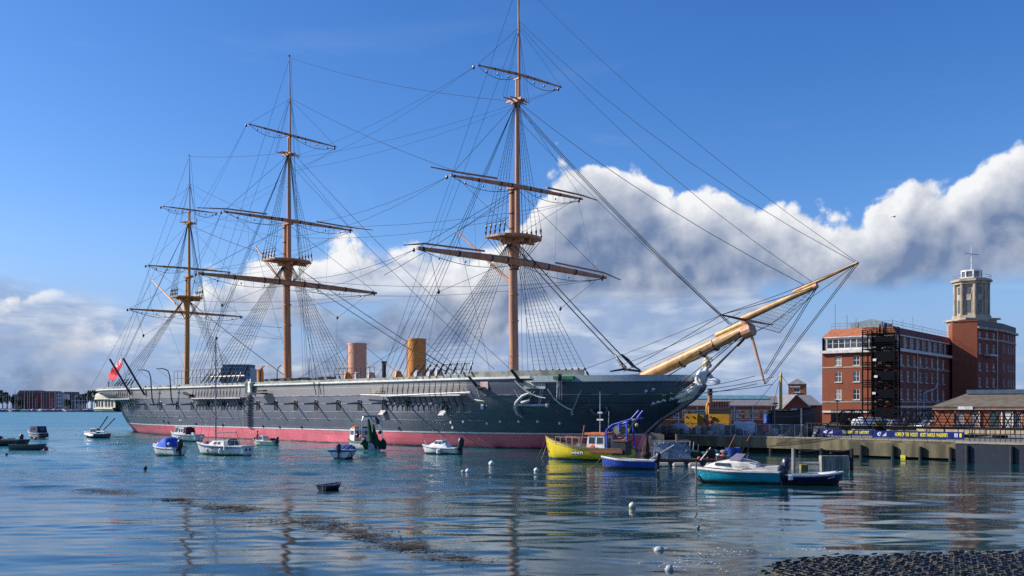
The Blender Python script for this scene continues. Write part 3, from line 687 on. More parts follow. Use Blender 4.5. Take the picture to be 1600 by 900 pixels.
def skinned(name, joints, edges, m, par, lv=2):
    me = bpy.data.meshes.new(name); me.from_pydata([j[0] for j in joints], edges, []); me.materials.append(m)
    o = link(name, me, par); md = o.modifiers.new('skin', 'SKIN'); md.use_smooth_shade = True
    for v, j in zip(me.skin_vertices[0].data, joints):
        v.radius = j[1] if isinstance(j[1], tuple) else (j[1], j[1])
    me.skin_vertices[0].data[0].use_root = True
    o.modifiers.new('subd', 'SUBSURF').levels = lv; o.modifiers['subd'].render_levels = lv
    return o
# torso leaning out over the stem, right arm across with the sword hilt, shield arm forward, helmeted head
J = [((21.15, 0, 5.15), .50), ((21.5, 0, 5.75), .46), ((21.85, 0, 6.35), .54), ((22.08, 0, 6.78), .32), ((22.16, 0, 7.0), .16), ((22.24, 0, 7.22), (.24, .25)), ((22.26, 0, 7.42), (.2, .23)),
     ((21.85, -.58, 6.62), .24), ((21.68, -.86, 6.1), .18), ((22.0, -.84, 5.62), .14), ((22.25, -.7, 5.6), .12),
     ((21.95, .55, 6.62), .24), ((22.25, .7, 6.2), .17), ((22.75, .45, 6.0), .14), ((22.95, .3, 6.02), .11), ((20.6, -.28, 4.8), .48), ((20.0, -.32, 4.5), .34), ((19.4, -.42, 4.3), .22)]
fig = skinned('figurehead', J, [(0, 1), (1, 2), (2, 3), (3, 4), (4, 5), (5, 6), (2, 7), (7, 8), (8, 9), (9, 10), (2, 11), (11, 12), (12, 13), (13, 14), (0, 15), (15, 16), (16, 17)], FIGW, ship)
for sg in (-1, 1): MB().tube([(21.5, sg * .35, 5.75), (21.2, sg * .55, 5.35), (20.75, sg * .72, 5.05), (20.25, sg * .85, 4.8), (19.7, sg * .95, 4.55)], [.30, .40, .40, .30, .10], 9).build('drapery', FIGW, fig, smooth=True)
for k, (x, y, z) in enumerate([(21.0, .95, 5.35), (20.6, 1.1, 5.0), (20.9, .98, 4.8), (20.2, 1.12, 4.95), (21.35, .82, 5.65)]):
    for sg in (-1, 1): MB().tube([(x - .22, sg * (y - .05), z - .12), (x, sg * y, z + .06), (x + .2, sg * (y - .05), z + .14)], [.05, .10, .04], 6).build('gilt_boss', BRASS, fig, smooth=True)
hm = MB(); hm.ball((22.2, 0, 7.42), .33, 12, 8); hm.tube([(21.92, 0, 6.85), (21.85, 0, 7.25), (21.95, 0, 7.66), (22.25, 0, 7.86), (22.55, 0, 7.84), (22.68, 0, 7.68)], [.06, .12, .15, .15, .12, .06], 8)
hm.build('helmet', mat('figure_gold', (.66, .58, .36), .4), fig, smooth=True)
fc = MB(); fc.ball((22.40, 0, 7.26), .20, 10, 8, sz=1.25); fc.tube([(22.58, 0, 7.32), (22.67, 0, 7.21), (22.6, 0, 7.18)], [.03, .05, .03], 6)
for sy in (-.07, .07): fc.ball((22.57, sy, 7.34), .035, 6, 4)
fc.box((22.585, 0, 7.10), (.05, .13, .035)); fc.build('face', SKIN, fig, smooth=True)
sh = MB(); sh.lathe([(.02, .10), (.28, .07), (.46, .0), (.44, -.04), (.02, -.03)], 16); o = sh.build('shield', FIGW, fig, smooth=True); o.location = (23.0, -.05, 5.95); o.rotation_euler = (R(25), R(35), 0)
bt = MB().tube([(21.2, -.45, 5.35), (21.5, -.47, 5.6), (21.8, -.42, 5.8), (22.0, -.3, 5.95)], .07, 6).build('sword_belt', BRASS, fig)
MB().tube([(20.95, -.55, 5.2), (21.05, -.58, 5.5), (21.25, -.6, 5.75)], [.1, .16, .08], 8).build('sword_hilt', BRASS, fig, smooth=True)
for k, (x, z, l, c) in enumerate([(20.7, 5.0, .6, FIGW), (20.3, 4.75, .6, BRASS), (19.9, 4.60, .55, FIGW), (19.5, 4.45, .5, FIGW), (19.2, 4.75, .35, BRASS), (18.9, 4.3, .5, FIGW), (18.5, 4.18, .45, FIGW), (18.1, 4.05, .4, FIGW), (19.7, 4.9, .25, BRASS), (18.6, 5.25, .3, FIGW), (18.1, 5.1, .22, FIGW), (20.4, 5.25, .4, BRASS)]):
    for sg in (-1, 1):
        y = sg * (max(hull_b(x, z), .3) + .06)
        MB().tube([(x - l / 2, y, z - .14), (x - l * .2, y + sg * .08, z + .05), (x + l * .1, y + sg * .1, z + .10), (x + l * .35, y + sg * .05, z + .02), (x + l / 2, y, z + .12)], [.03, .085, .10, .08, .02], 7).build('carved_scroll', c, ship, smooth=True)
# hawse pipe
hx, hz = sp(940, 640, -3.6).x, sp(940, 640, -3.6).z
for sg in (-1, 1):
    y = sg * hull_b(hx, hz); nrm = V3(.33, sg, 0).normalized(); tg = V3(-nrm.y, nrm.x, 0)
    pts = [V3(hx, y, hz) + nrm * .06 + tg * (.72 * math.cos(a * .3927)) + V3(0, 0, .42 * math.sin(a * .3927)) for a in range(17)]
    MB().tube(pts, .12, 6, cap=False).build('hawse_pipe', HULL, hull, smooth=True)
    MB().add([V3(hx, y, hz) + nrm * .05] + [V3(hx, y, hz) + nrm * .05 + tg * (.70 * math.cos(a * .3927)) + V3(0, 0, .40 * math.sin(a * .3927)) for a in range(16)], [(0, 1 + a, 1 + (a + 1) % 16) for a in range(16)]).build('hawse_hole', DARK, hull)
# vertical stem plating under the bow strake
# anchors on the starboard bow
def sy(px, py, off=.25, y0=-6.0):
    q = sp(px, py, y0)
    for _ in range(6): q = sp(px, py, -hull_b(q.x, q.z) - off)
    return q
an_ = MB()
an_.tube([sy(830, 613, .3), sy(816, 619, .45), sy(807, 629, .55), sy(805, 637, .55), sy(808, 646, .5), sy(817, 653, .35)], [.07, .14, .17, .17, .14, .05], 8)
an_.tube([sy(806, 632, .55), sy(830, 633, .5), sy(855, 633, .5)], [.13, .11, .10], 8)
an_.tube([sy(855, 631, .5), sy(855, 635, .5)], .16, 6)
anc = an_.build('anchor', IRON, ship, smooth=True)
MB().tube([sy(815, 630, .7), sy(828, 625, .5)], [.2, .14], 6).build('anchor_ring', IRON, anc, smooth=True)
for a, b in (((803, 608), (812, 624)), ((810, 609), (815, 622)), ((836, 611), (822, 629)), ((845, 608), (841, 634)), ((849, 607), (843, 634))): line('anchor_lashing', sy(*a), sy(*b, .5), .035, anc, 0, IRON)
cat1 = MB().tube([sy(813, 596, .1), sy(804, 584, 1.1), sy(798, 577, 1.6)], [.16, .15, .12], 6).build('cathead', BLACK, ship)
line('mooring_chain', sy(804, 594, .5), sy(852, 622, .6), .05, ship, .35, WHITE); line('mooring_chain', sy(864, 621, .3), sy(893, 640, .6), .05, ship, .15, WHITE); line('mooring_chain', sy(895, 640, .6), sy(908, 610, .2), .05, ship, .0, IRON)
line('mooring_chain', sy(902, 638, .4), sy(928, 631, .2), .03, ship, .05, ROPE2); line('mooring_chain', sy(855, 607, .3), sy(866, 623, .4), .04, ship, 0, IRON)
MB().tube([sy(876, 600, .3), sy(874, 590, 1.3), sy(875, 586, 1.5)], [.16, .18, .14], 6).build('cathead', BLACK, ship)
for k, px in enumerate((871, 874, 877)): line('fish_tackle', sy(px, 594, 1.1), sy(px - 1 + k, 624, .5), .05, ship, 0, IRON)
MB().tube([sy(894, 642, .55), sy(894, 648, .55)], .09, 6).build('shackle', IRON, ship)
side_box('letter_n', WHITE, 886.4, 602, .12, .42, .07, par=hull); side_box('letter_n', WHITE, 893.6, 602, .12, .42, .07, par=hull); side_box('letter_n', WHITE, 890, 599.6, .42, .11, .07, par=hull)
MB().tube([sy(754, 608, .1), sy(745, 603, .6), sy(731, 587, 2.0)], [.15, .14, .10], 6).build('cathead', BLACK, ship)
bb = MB(); bb.slab(sy(742, 606, .1), sy(742, 606, 1.2), sy(758, 607, 1.2), sy(758, 607, .1), .12); bb.build('billboard', BLACK, ship)
MB().tube([sy(746, 607, .6), sy(750, 622, .5), sy(749, 625, .5)], [.10, .08, .05], 6).build('spare_anchor', IRON, ship); MB().tube([sy(741, 624, .7), sy(748, 626, .7), sy(757, 627, .7)], [.03, .09, .03], 6).build('spare_anchor', CREAM, ship)
side_box('wash_port', IRON, 756, 635, .3, .55, par=hull)

# ---------------------------------------------------------------- stern gallery, quarter booms, davits
def gal(z, out): return [(x_st(4) + 5.2 - dx, y) for dx, y in ()] 
gb = MB()
def gring(z, o, xf=-76.6):
    pts = []
    for k in range(19):
        a = math.pi * (k / 18); pts.append((-80.3 - (9.5 + o) * math.sin(a), -(6.5 + o) * math.cos(a), z))
    return [(xf, -(6.35 + o), z)] + pts + [(xf, 6.35 + o, z)]
def gband(name, m, zs): return MB().grid([gring(z, o) for z, o in zs]).build(name, m, gal_, smooth=True)
gal_ = MB().grid([gring(z, o) for z, o in ((3.05, -.5), (3.3, .25), (3.6, .35), (3.75, .35), (3.76, .05), (5.1, .05), (5.11, .28), (5.6, .30), (5.95, .1), (5.96, -1.5))])  .build('stern_gallery', mat('gallery_ivory', (.50, .47, .40), .6, col2=(.36, .33, .27), scale=3), ship, smooth=True)
gband('gallery_moulding', CREAM, ((3.55, .3), (3.55, .48), (3.74, .48), (3.74, .3))); gband('gallery_moulding', CREAM, ((5.02, .2), (5.02, .40), (5.18, .40), (5.18, .2)))
for k in range(24):
    a = math.pi * (k + .5) / 24; a2 = math.pi * (k + 1) / 24
    c = V3(-80.3 - 9.58 * math.sin(a), -6.58 * math.cos(a), 4.42)
    MB().box(c, (.50, .06, 1.05), math.atan2(6.5 * math.sin(a), -9.5 * math.cos(a))).build('gallery_window', DARK if k % 2 else glass(), gal_)
for k, x in enumerate((-79.6, -78.6, -77.6)): MB().box((x, -6.53 + .05 * k, 4.42), (.42, .12, 1.05)).build('gallery_window', glass(), gal_)
def davit(px, ytop, par=ship, lean=12):
    foot = sy(px, 634, .25); x = foot.x
    zt = sp(px, ytop, foot.y).z
    d = MB().tube([foot, (x, foot.y - .3, 5.0), (x, foot.y - .5, zt - 1.0), (x - .25, foot.y - .65, zt - .25), (x - .9, foot.y - 1.0, zt + .0), (x - 1.9, foot.y - 1.4, zt + .02)], [.09, .09, .085, .08, .07, .05], 6).build('davit', BLACK, par, smooth=True)
    MB().box((x - .2, foot.y - .5, zt - 2.3), (.7, .12, .12)).build('davit_cleat', BLACK, d)
    line('davit_fall', (x - 1.8, foot.y - 1.4, zt), (x + 1.5, foot.y - .4, 6.9), .02, d)
davit(241, 578); davit(271, 576)
for (a, b) in (((204, 616), (171.5, 561)), ((226, 617), (192.5, 560))):
    f = sy(*a, .15); tip = sp(b[0], b[1], f.y - 1.6); o = MB().tube([f, tip], [.15, .14], 8).build('quarter_davit', mat('navy_iron', (.012, .014, .05), .4), ship, smooth=True)
    MB().tube([f.lerp(tip, .62), f.lerp(tip, .62) + V3(-.9, 0, -.25)], .07, 5).build('davit_arm', BLACK, o)
MB().bar(sy(170, 625, .5), sp(170, 597, -6), .07, n=6).build('stern_post', BLACK, ship)
sb = MB(); 
for a, b in (((168, 651), (155, 670)), ((179, 654), (162, 671))):
    MB().bar(sp(a[0], a[1], -2), sp(b[0], b[1], -2), .11, n=6).build('mooring_spar', mat('teal_iron', (.03, .10, .16), .5), ship)
fs0, fs1 = sp(198, 600), sp(188.5, 551)
MB().bar(fs0, fs1, .09, .05, 8).build('flagstaff', WHITE, ship)
# red ensign hanging in folds from the staff: a thing of its own
def flag_mat():
    m = bpy.data.materials.new('ensign_cloth'); m.use_nodes = True; T = NT(m.node_tree); b = T.n['Principled BSDF']
    s = T.node('ShaderNodeSeparateXYZ', {0: T.node('ShaderNodeUVMap').outputs[0]}); u, v = s.outputs[0], s.outputs[1]
    RED_, WH, BL = (.70, .02, .045), (.75, .75, .75), (.02, .035, .22)
    cu = T.m('MULTIPLY', u, 2.0); cv = T.m('MULTIPLY', T.m('SUBTRACT', v, .5), 2.0)
    du = T.m('ABSOLUTE', T.m('SUBTRACT', cu, .5)); dv = T.m('ABSOLUTE', T.m('SUBTRACT', cv, .5))
    dg = T.m('ABSOLUTE', T.m('SUBTRACT', du, dv))
    c = T.mix(T.m('LESS_THAN', dg, .10), BL, WH); c = T.mix(T.m('LESS_THAN', dg, .035), c, RED_)
    cr = T.m('MINIMUM', du, dv); c = T.mix(T.m('LESS_THAN', cr, .16), c, WH); c = T.mix(T.m('LESS_THAN', cr, .09), c, RED_)
    inside = T.m('MULTIPLY', T.m('LESS_THAN', u, .5), T.m('GREATER_THAN', v, .5))
    T.l.new(T.mix(inside, RED_, c), b.inputs['Base Color']); b.inputs['Roughness'].default_value = .8
    b.inputs['Transmission Weight'].default_value = 0.0
    return m
NU, NV = 24, 12; rows = []; uvs = []
A_, B_ = sp(189, 556), sp(190.5, 572); C_ = sp(178, 596); D_ = sp(166, 587)
for i in range(NU + 1):
    t = i / NU; a = A_.lerp(D_, t); b = B_.lerp(C_, t)
    rows.append([a.lerp(b, j / NV) + V3(.1, math.sin(t * 9 + j * .25) * .22 * min(1, t * 2.5), -.15 * math.sin(t * 3.1)) for j in range(NV + 1)])
mb = MB().grid(rows); wf = O0
fl = mb.build('ensign_flag', flag_mat(), None, smooth=True)
uvl = fl.data.uv_layers.new(name='UVMap')
for pg in fl.data.polygons:
    for li, vi in zip(pg.loop_indices, pg.vertices): uvl.data[li].uv = ((vi // (NV + 1)) / NU, 1 - (vi % (NV + 1)) / NV)
fl.location = O0; fl.rotation_euler = (0, 0, A0)
tag(fl, 'red ensign drooping from the white staff at the warship stern', 'flag')

# ---------------------------------------------------------------- funnels, deck furniture
def funnel(px, w, m, ztop):
    q = sp(px, 590); r = w
    f = MB().lathe([(r, 5.4), (r, ztop - .25), (r * 1.03, ztop - .22), (r * 1.03, ztop), (r * .9, ztop), (r * .88, ztop - .8)], 28, (q.x, 0, 0), 0, 1.0, 1.0).build('funnel', m, ship, smooth=True)
    MB().lathe([(r * .9, ztop - .75), (r * .1, ztop - .7)], 20, (q.x, 0, 0)).build('funnel_bore', DARK, f)
    for a in (.3, 2.2, 4.0, 5.3): line('guy', (q.x + r * math.cos(a), r * math.sin(a), ztop - .4), (q.x + 7 * math.cos(a), 7.4 * math.sin(a), 6.8), .022, f)
    for zb in (7.6, 8.9, 10.2): MB().tube([(q.x, 0, zb), (q.x, 0, zb + .06)], r * 1.015, 28).build('funnel_hoop', m, f)
    MB().tube([(q.x - r * .55, -r * .86, 6), (q.x - r * .55, -r * .86, ztop - .1)], .06, 6).build('steam_pipe', m, f)
funnel(558, 1.10, PINKB, 11.3); funnel(651, 1.03, ORANGE, 11.3)
def cowl(px, py, r, h, m=ORANGE, face=-1.2):
    q = sp(px, py, -3.0); c = V3(q.x, -3.0, q.z); d = V3(math.sin(face) * .6, -1, .15).normalized()
    v = MB().tube([(c.x, c.y + .5, 5.4), (c.x, c.y + .5, c.z - r * .4), c + V3(0, .25, 0), c + d * .15], [r * .62, r * .62, r * .95, r], 12).build('ventilator_cowl', m, ship, smooth=True)
    MB().tube([c + d * .14, c + d * .17], r * .9, 12).build('cowl_mouth', mat('cowl_inside', (.55, .50, .50), .6), v)
for px, py, r in ((541, 588, .50), (558, 588, .50), (578, 588, .52), (620, 586, .5), (652, 586, .52), (672, 584, .48), (684, 583, .42)): cowl(px, py, r, 7.4, ORANGE if px in (620, 541) else mat('cowl_grey', (.42, .40, .42), .5))
q = sp(407, 590, -2); MB().tube([(q.x, -2, 5.4), (q.x, -2, 8.2), (q.x - .1, -2.1, 8.9)], [.42, .42, .40], 14).build('ventilator_cowl', ORANGE, ship, smooth=True)
MB().tube([(q.x + .35, -2.4, 8.9), (q.x + .42, -2.5, 9.0)], .5, 14).build('cowl_mouth', MATS['cowl_inside'], ship)
for px, yt in ((600, 565), (483, 560)):
    q = sp(px, 590); MB().tube([(q.x, 0, 5.4), (q.x, 0, sp(px, yt).z)], .24 if px == 600 else .04, 10).build('stove_pipe', BLACK, ship)
MB().tube([(sp(600, 590).x, 0, sp(600, 567).z), (sp(600, 590).x, 0, sp(600, 564.5).z)], .33, 10).build('pipe_cap', BLACK, ship)
for px in (433, 407): q = sp(px, 590, -5); MB().tube([(q.x, -5, 6), (q.x, -5, 8.0), (q.x + .3, -5, 8.6), (q.x + 1.0, -5, 8.9), (q.x + 1.7, -5, 8.75)], .06, 6).build('davit', BLACK, ship, smooth=True)
def deck_rail(x0, x1, y, z0, z1, n):
    r = MB()
    for i in range(n + 1): x = lerp(x0, x1, i / n); r.bar((x, y, z0), (x, y, z1), .03, n=4)
    for z in (z1, lerp(z0, z1, .5)): r.bar((x0, y, z), (x1, y, z), .03, n=4)
    return r.build('guard_rail', BLACK, ship)
deck_rail(sp(272, 590, -4).x, sp(345, 590, -4).x, -4, 6.8, 8.9, 12); deck_rail(sp(523, 585, -5).x, sp(585, 585, -5).x, -5, 6.8, 8.1, 9); deck_rail(sp(690, 580, -5).x, sp(737, 580, -5).x, -5, 6.9, 8.0, 6)
MB().box((sp(310, 595).x, 0, 6.6), (9, 7.5, .5)).build('bridge_platform', BULW, ship)
MB().tube([sp(330, 589, -4.5), sp(382, 587, -4.5)], .10, 6).build('bridge_beam', CREAM, ship)
for px in (352, 376): MB().tube([sp(px, 596, -4), sp(px + 11, 573, -4)], [.12, .14], 6).build('bridge_strut', BLACK, ship)
hbx = [sp(x, 592, -4).x for x in (420, 525)]
rb = MB()
for i in range(26): 
    x = lerp(hbx[0], hbx[1], i / 25); rb.box((x, -4.4 + random.uniform(-.3, .3), 7.05 + random.uniform(0, .12)), (.5, .8, .25), random.uniform(0, 1))
rb.build('coiled_rope', mat('rope_coil', (.18, .17, .15), .9), ship, kind='stuff')
# accommodation ladder down the side
lx = sp(388, 640, -8.7).x
for i in range(13):
    z = 1.7 + i * .29; x = lx - .12 + i * .02
    MB().box((x, -hull_b(x, z) - .22, z), (.95, .42, .07)).build('ladder_step', BLACK, ship)
lp_ = MB(); y = -hull_b(lx, 6) - .25
for dx in (-.55, .55): lp_.tube([(lx + .3 + dx, y - .05, 5.4), (lx + .3 + dx, y - .1, 6.6), (lx + .3 + dx * .5, y, 7.1)], [.12, .2, .08], 6)
lp_.build('entry_port', CREAM, ship)
MB().box((lx + .3, y, 6.2), (.7, .12, 1.3)).build('entry_port', WHITE, ship)
for px in (412,): 
    q = sy(px, 616, .3); MB().slab(q + V3(-.9, 0, 0), q + V3(-.9, -.9, 0), q + V3(.9, -.9, 0), q + V3(.9, 0, 0), .16).build('boat_boom_step', BLACK, ship); MB().box(q + V3(0, -.3, .4), (1.6, .5, .18)).build('boat_boom_step', BLACK, ship)
q = sy(294, 616, .3); MB().box(q, (1.8, .6, .3), 0, 0, .2).build('boat_boom_step', BLACK, ship)
sbm = MB().tube([sy(564, 617, .5), sy(620, 618, .7), sy(735, 613, .8)], [.07, .09, .08], 6).build('swinging_boom', IRON, ship)
lad = MB()
for dx in (580, 594): lad.bar(sy(dx, 615, .25), sy(dx, 606, .3), .04, n=4)
for z in (607, 610, 613): lad.bar(sy(580, z, .3), sy(594, z - .4, .3), .035, n=4)
lad.build('side_ladder', CREAM, ship)
for px in (498, 490): line('hanging_rope', sy(px, 597, .3), sy(px + 4, 617, .2), .05, ship)

# ================================================================ boats
GEL = mat('white_gelcoat', (0.76, 0.77, 0.75), 0.35, col2=(0.60, 0.61, 0.59), scale=2, coat=.2)
GELH = mat('white_hull', (0.74, 0.75, 0.73), 0.35, col2=(0.58, 0.59, 0.57), scale=2, coat=.2, scum=True)
NAVY = mat('navy_paint', (0.012, 0.018, 0.07), 0.35, coat=.3, scum=True)
TEALP = mat('turquoise_paint', (0.0, 0.30, 0.42), 0.3, col2=(0.0, 0.25, 0.36), scale=1.5, coat=.3, scum=True)
BLUEP = mat('blue_paint', (0.012, 0.07, 0.42), 0.35, col2=(0.012, 0.055, 0.34), scale=2, coat=.3, scum=True)
YELP = mat('yellow_paint', (0.80, 0.62, 0.012), 0.35, col2=(0.70, 0.52, 0.02), scale=1.3, coat=.3, scum=True)
BLUEC = mat('blue_canvas', (0.015, 0.10, 0.55), 0.75, col2=(0.015, 0.075, 0.42), scale=3, bump=.4, bscale=5)
NAVC = mat('navy_canvas', (0.012, 0.022, 0.10), 0.75)
MAROON = mat('maroon_cloth', (0.12, 0.02, 0.03), 0.8)
ANTIF = mat('dark_bottom', (0.03, 0.035, 0.03), 0.7)
ANTIR = mat('maroon_bottom', (0.16, 0.03, 0.03), 0.7)
INSIDE = mat('boat_inside', (0.16, 0.15, 0.14), 0.8)
STEEL = mat('steel_tube', (0.45, 0.46, 0.47), 0.35, 0.6)
RUST = mat('rusty_deck', (0.20, 0.07, 0.03), 0.8, col2=(.12, .05, .03))
NETG = mat('green_net', (0.008, 0.06, 0.035), 0.9, col2=(0.004, 0.03, 0.02), scale=9, bump=.8)
ORG = mat('orange_paint', (0.74, 0.20, 0.03), 0.6)
GREY = mat('grey_gear', (0.22, 0.23, 0.24), 0.8, col2=(.12, .13, .14), scale=6)
WOODG = mat('weathered_wood', (0.20, 0.16, 0.11), 0.85, col2=(.11, .09, .07), scale=4)
BLUEGREY = mat('weathered_blue', (0.06, 0.10, 0.13), 0.7, col2=(.13, .09, .06), scale=5)
PINK = mat('pink_buoy', (0.75, 0.06, 0.10), 0.45)
GLS = glass()
STRIPE = mat('stripe_dark', (.05, .06, .09), .5)
def hull_fn(L, B, fb, sheer=.45, rake=.12, tr=.8, full=.55, flare=.86):
    def w(t):
        a = tr + (1 - tr) * sm(t / .45)
        return B / 2 * a * (1 - max(0, (t - full) / (1 - full)) ** 2.1)
    def g(t): return fb * (1 + sheer * max(0, (t - .25) / .75) ** 2 + .06 * (1 - t))
    def P(t, h, sg, inset=0.0):                 # h 0 keel .. 1 gunwale
        ww, gg = max(w(t) - inset, .0), g(t); k = -.22 * fb * (1 - t ** 5)
        s = (0, .55, .80, .92, 1.0); zz = (k, lerp(k, gg, .18), lerp(k, gg, .42), lerp(k, gg, .70), gg)
        i = min(int(h * 4), 3); f = h * 4 - i
        y = lerp(s[i], s[i + 1], f) ; y = y * (flare + (1 - flare) * h) * ww; z = lerp(zz[i], zz[i + 1], f)
        return V3(L * (t - .5) + rake * L * t ** 4 * (max(z, 0) / gg), sg * y, z)
    return w, g, P
def boat_hull(par, L, B, fb, mats, open_=True, floor=.35, n=18, **kw):
    """mats: side, gunwale, inside, bottom"""
    w, g, P = hull_fn(L, B, fb, **kw); mb = MB()
    hs = [0, .12, .25, .4, .5, .62, .75, .88, 1.0]; rows = []
    for i in range(n + 1):
        t = i / n; rows.append([P(t, h, -1) for h in reversed(hs)] + [P(t, h, 1) for h in hs[1:]])
    zb = .03
    def mf(i, j):
        q = rows[i][j if j < 8 else j + 1]; q2 = rows[i][j + 1 if j < 8 else j]
        return 3 if max(rows[i][j].z, rows[i][j + 1].z) < fb * .16 else 0
    mb.grid(rows, mf=mf)
    mb.quad(*rows[0], mi=0)
    hu = mb.build('hull', mats, par, smooth=True)
    gw = MB()
    for sg in (-1, 1):
        pts = [P(i / n, 1, sg) for i in range(n + 1)]
        ins = [V3(p.x, sg * max(abs(p.y) - .10, 0), p.z) for p in pts]
        r = [[p + V3(0, sg * .03, -.05) for p in pts], [p + V3(0, sg * .035, .03) for p in pts], [p + V3(0, 0, .035) for p in ins], [p + V3(0, 0, -.04) for p in ins]]
        gw.grid(r)
    gw.box((P(0, 1, 1).x, 0, g(0) + .0), (.08, w(0) * 2, .08))
    gw.build('gunwale', mats[1], par, smooth=True)
    if open_:
        ins = MB(); a = [[V3(P(i / n, 1, sg).x * .985, sg * max(w(i / n) - .09, 0), g(i / n) - .02) for i in range(n + 1)] for sg in (-1, 1)]
        b = [[V3(P(i / n, 1, sg).x * .95, sg * max(w(i / n) * .72 - .06, 0), floor * fb) for i in range(n + 1)] for sg in (-1, 1)]
        ins.grid([a[0], b[0], b[1], a[1]]); ins.quad(a[0][0], b[0][0], b[1][0], a[1][0]); ins.build('boat_inside', mats[2], par)
    else:
        dk = MB(); k = 6
        dk.grid([[V3(P(i / n, 1, 1).x * .99, lerp(-1, 1, j / k) * max(w(i / n) - .05, 0), g(i / n) + .05 * (1 - (2 * j / k - 1) ** 2)) for i in range(n + 1)] for j in range(k + 1)])
        dk.build('deck', mats[1], par, smooth=True)
    for sg in (-1, 1): MB().tube([P(i / n, .90, sg) + V3(0, sg * .015, 0) for i in range(n + 1)], .022, 5).build('rubbing_strake', GREY if mats[0] is not GELH else STRIPE, par)
    bow = P(1, 1, 1); MB().tube([(bow.x - .08, 0, bow.z), (bow.x + .25, .05, bow.z * .45), (bow.x + .75, .1, -.05)], .014, 4).build('mooring_line', WOODG, par)
    for t in (.12, .88):                          # cleats and a mooring line coil on the gunwale
        for sg in (-1, 1): MB().tube([P(t, 1, sg) + V3(-.09, -sg * .05, .07), P(t, 1, sg) + V3(.09, -sg * .05, .07)], .018, 5).build('cleat', STEEL, par)
    return w, g, P
def thwart(par, x, y, z, m=None): MB().box((x, 0, z), (.22, y * 2, .05)).build('thwart', m or WOODG, par)
def outboard(par, x, z, m=BLACK, s=1.0, y=0.0):
    o = MB(); o.tube([(x - .10 * s, y, z + .02), (x - .14 * s, y, z + .22 * s), (x - .16 * s, y, z + .52 * s), (x - .14 * s, y, z + .64 * s)], [.12 * s, .19 * s, .20 * s, .10 * s], 8)
    e = o.build('outboard_motor', m, par, smooth=True)
    l = MB(); l.box((x - .16 * s, y, z - .25 * s), (.16 * s, .09 * s, .6 * s)); l.box((x - .02, y, z + .02), (.16 * s, .26 * s, .26 * s)); l.box((x - .25 * s, y, z - .42 * s), (.34 * s, .2 * s, .03)); l.build('motor_leg', m, e)
def cabin(par, name, m, x0, x1, wd, z0, h, rake=.35, aft=.1, top=.86, wins=(), wm=None):
    """tapered wheelhouse: x0 aft, x1 forward; with windows set into its sides"""
    a = [(x0, -wd, z0), (x1, -wd * .9, z0), (x1, wd * .9, z0), (x0, wd, z0)]
    b = [(x0 + aft, -wd * top, z0 + h), (x1 - rake, -wd * top * .92, z0 + h), (x1 - rake, wd * top * .92, z0 + h), (x0 + aft, wd * top, z0 + h)]
    c = MB().add(a + b, [(0, 1, 5, 4), (1, 2, 6, 5), (2, 3, 7, 6), (3, 0, 4, 7), (4, 5, 6, 7), (3, 2, 1, 0)]).build(name, m, par)
    A, Bq = [V3(*q) for q in a], [V3(*q) for q in b]
    def face(i, j, u0, u1, v0, v1, off=.015):
        def pt(u, v): return A[i].lerp(A[j], u).lerp(Bq[i].lerp(Bq[j], u), v)
        q = [pt(u0, v0), pt(u1, v0), pt(u1, v1), pt(u0, v1)]; nn = (q[1] - q[0]).cross(q[3] - q[0]).normalized()
        fr = MB(); e = .035
        fr.slab(*[p + nn * .004 for p in q], .02).build('window_frame', m, c)
        cc = sum(q, V3(0, 0, 0)) / 4
        qq = [p.lerp(cc, .12) + nn * .026 for p in q]
        MB().slab(*qq, .012).build('window', wm or GLS, c)
    for f, u0, u1, v0, v1 in wins:
        i, j = {'s': (0, 1), 'f': (1, 2), 'p': (2, 3), 'a': (3, 0)}[f]; face(i, j, u0, u1, v0, v1)
    return c
def rail(par, pts, h, name='rail', m=None, r=.018, step=1):
    mb = MB(); tp = [V3(*p) + V3(0, 0, h) for p in pts]; mb.tube(tp, r, 5)
    for p in pts[::step]: mb.bar(p, V3(*p) + V3(0, 0, h), r, n=5)
    return mb.build(name, m or STEEL, par)
def fender(par, p, m=None, l=.4, r=.09): return MB().tube([p, V3(*p) - V3(0, 0, l * .15), V3(*p) - V3(0, 0, l * .85), V3(*p) - V3(0, 0, l)], [r * .4, r, r, r * .4], 8).build('fender', m or GEL, par, smooth=True)
def boat(name, label, cat, px, py, head, group=None): return thing(name, label, cat, at(px, py), R(head), group)
def canopy(par, m, x0, x1, wd, z0, h, ns=7, name='canopy', fwd=.25, aft=.12):
    rows = []
    for i in range(ns + 1):
        t = i / ns; x = lerp(x0, x1, t); hh = h * min(1, (t / aft) ** .5 if t < aft else 1) * (1 - max(0, (t - (1 - fwd)) / fwd) ** 1.6 * .98)
        rows.append([(x, wd * (abs(math.cos(math.pi * k / 10)) ** .6 * (1 if k < 5 else -1)) * (1 - .25 * (t > 1 - fwd) * (t - 1 + fwd) / fwd), z0 + hh * (math.sin(math.pi * k / 10)) ** .55) for k in range(11)])
    mb = MB().grid(rows); mb.quad(*rows[0]); mb.quad(*reversed(rows[-1]))
    return mb.build(name, m, par, smooth=True)

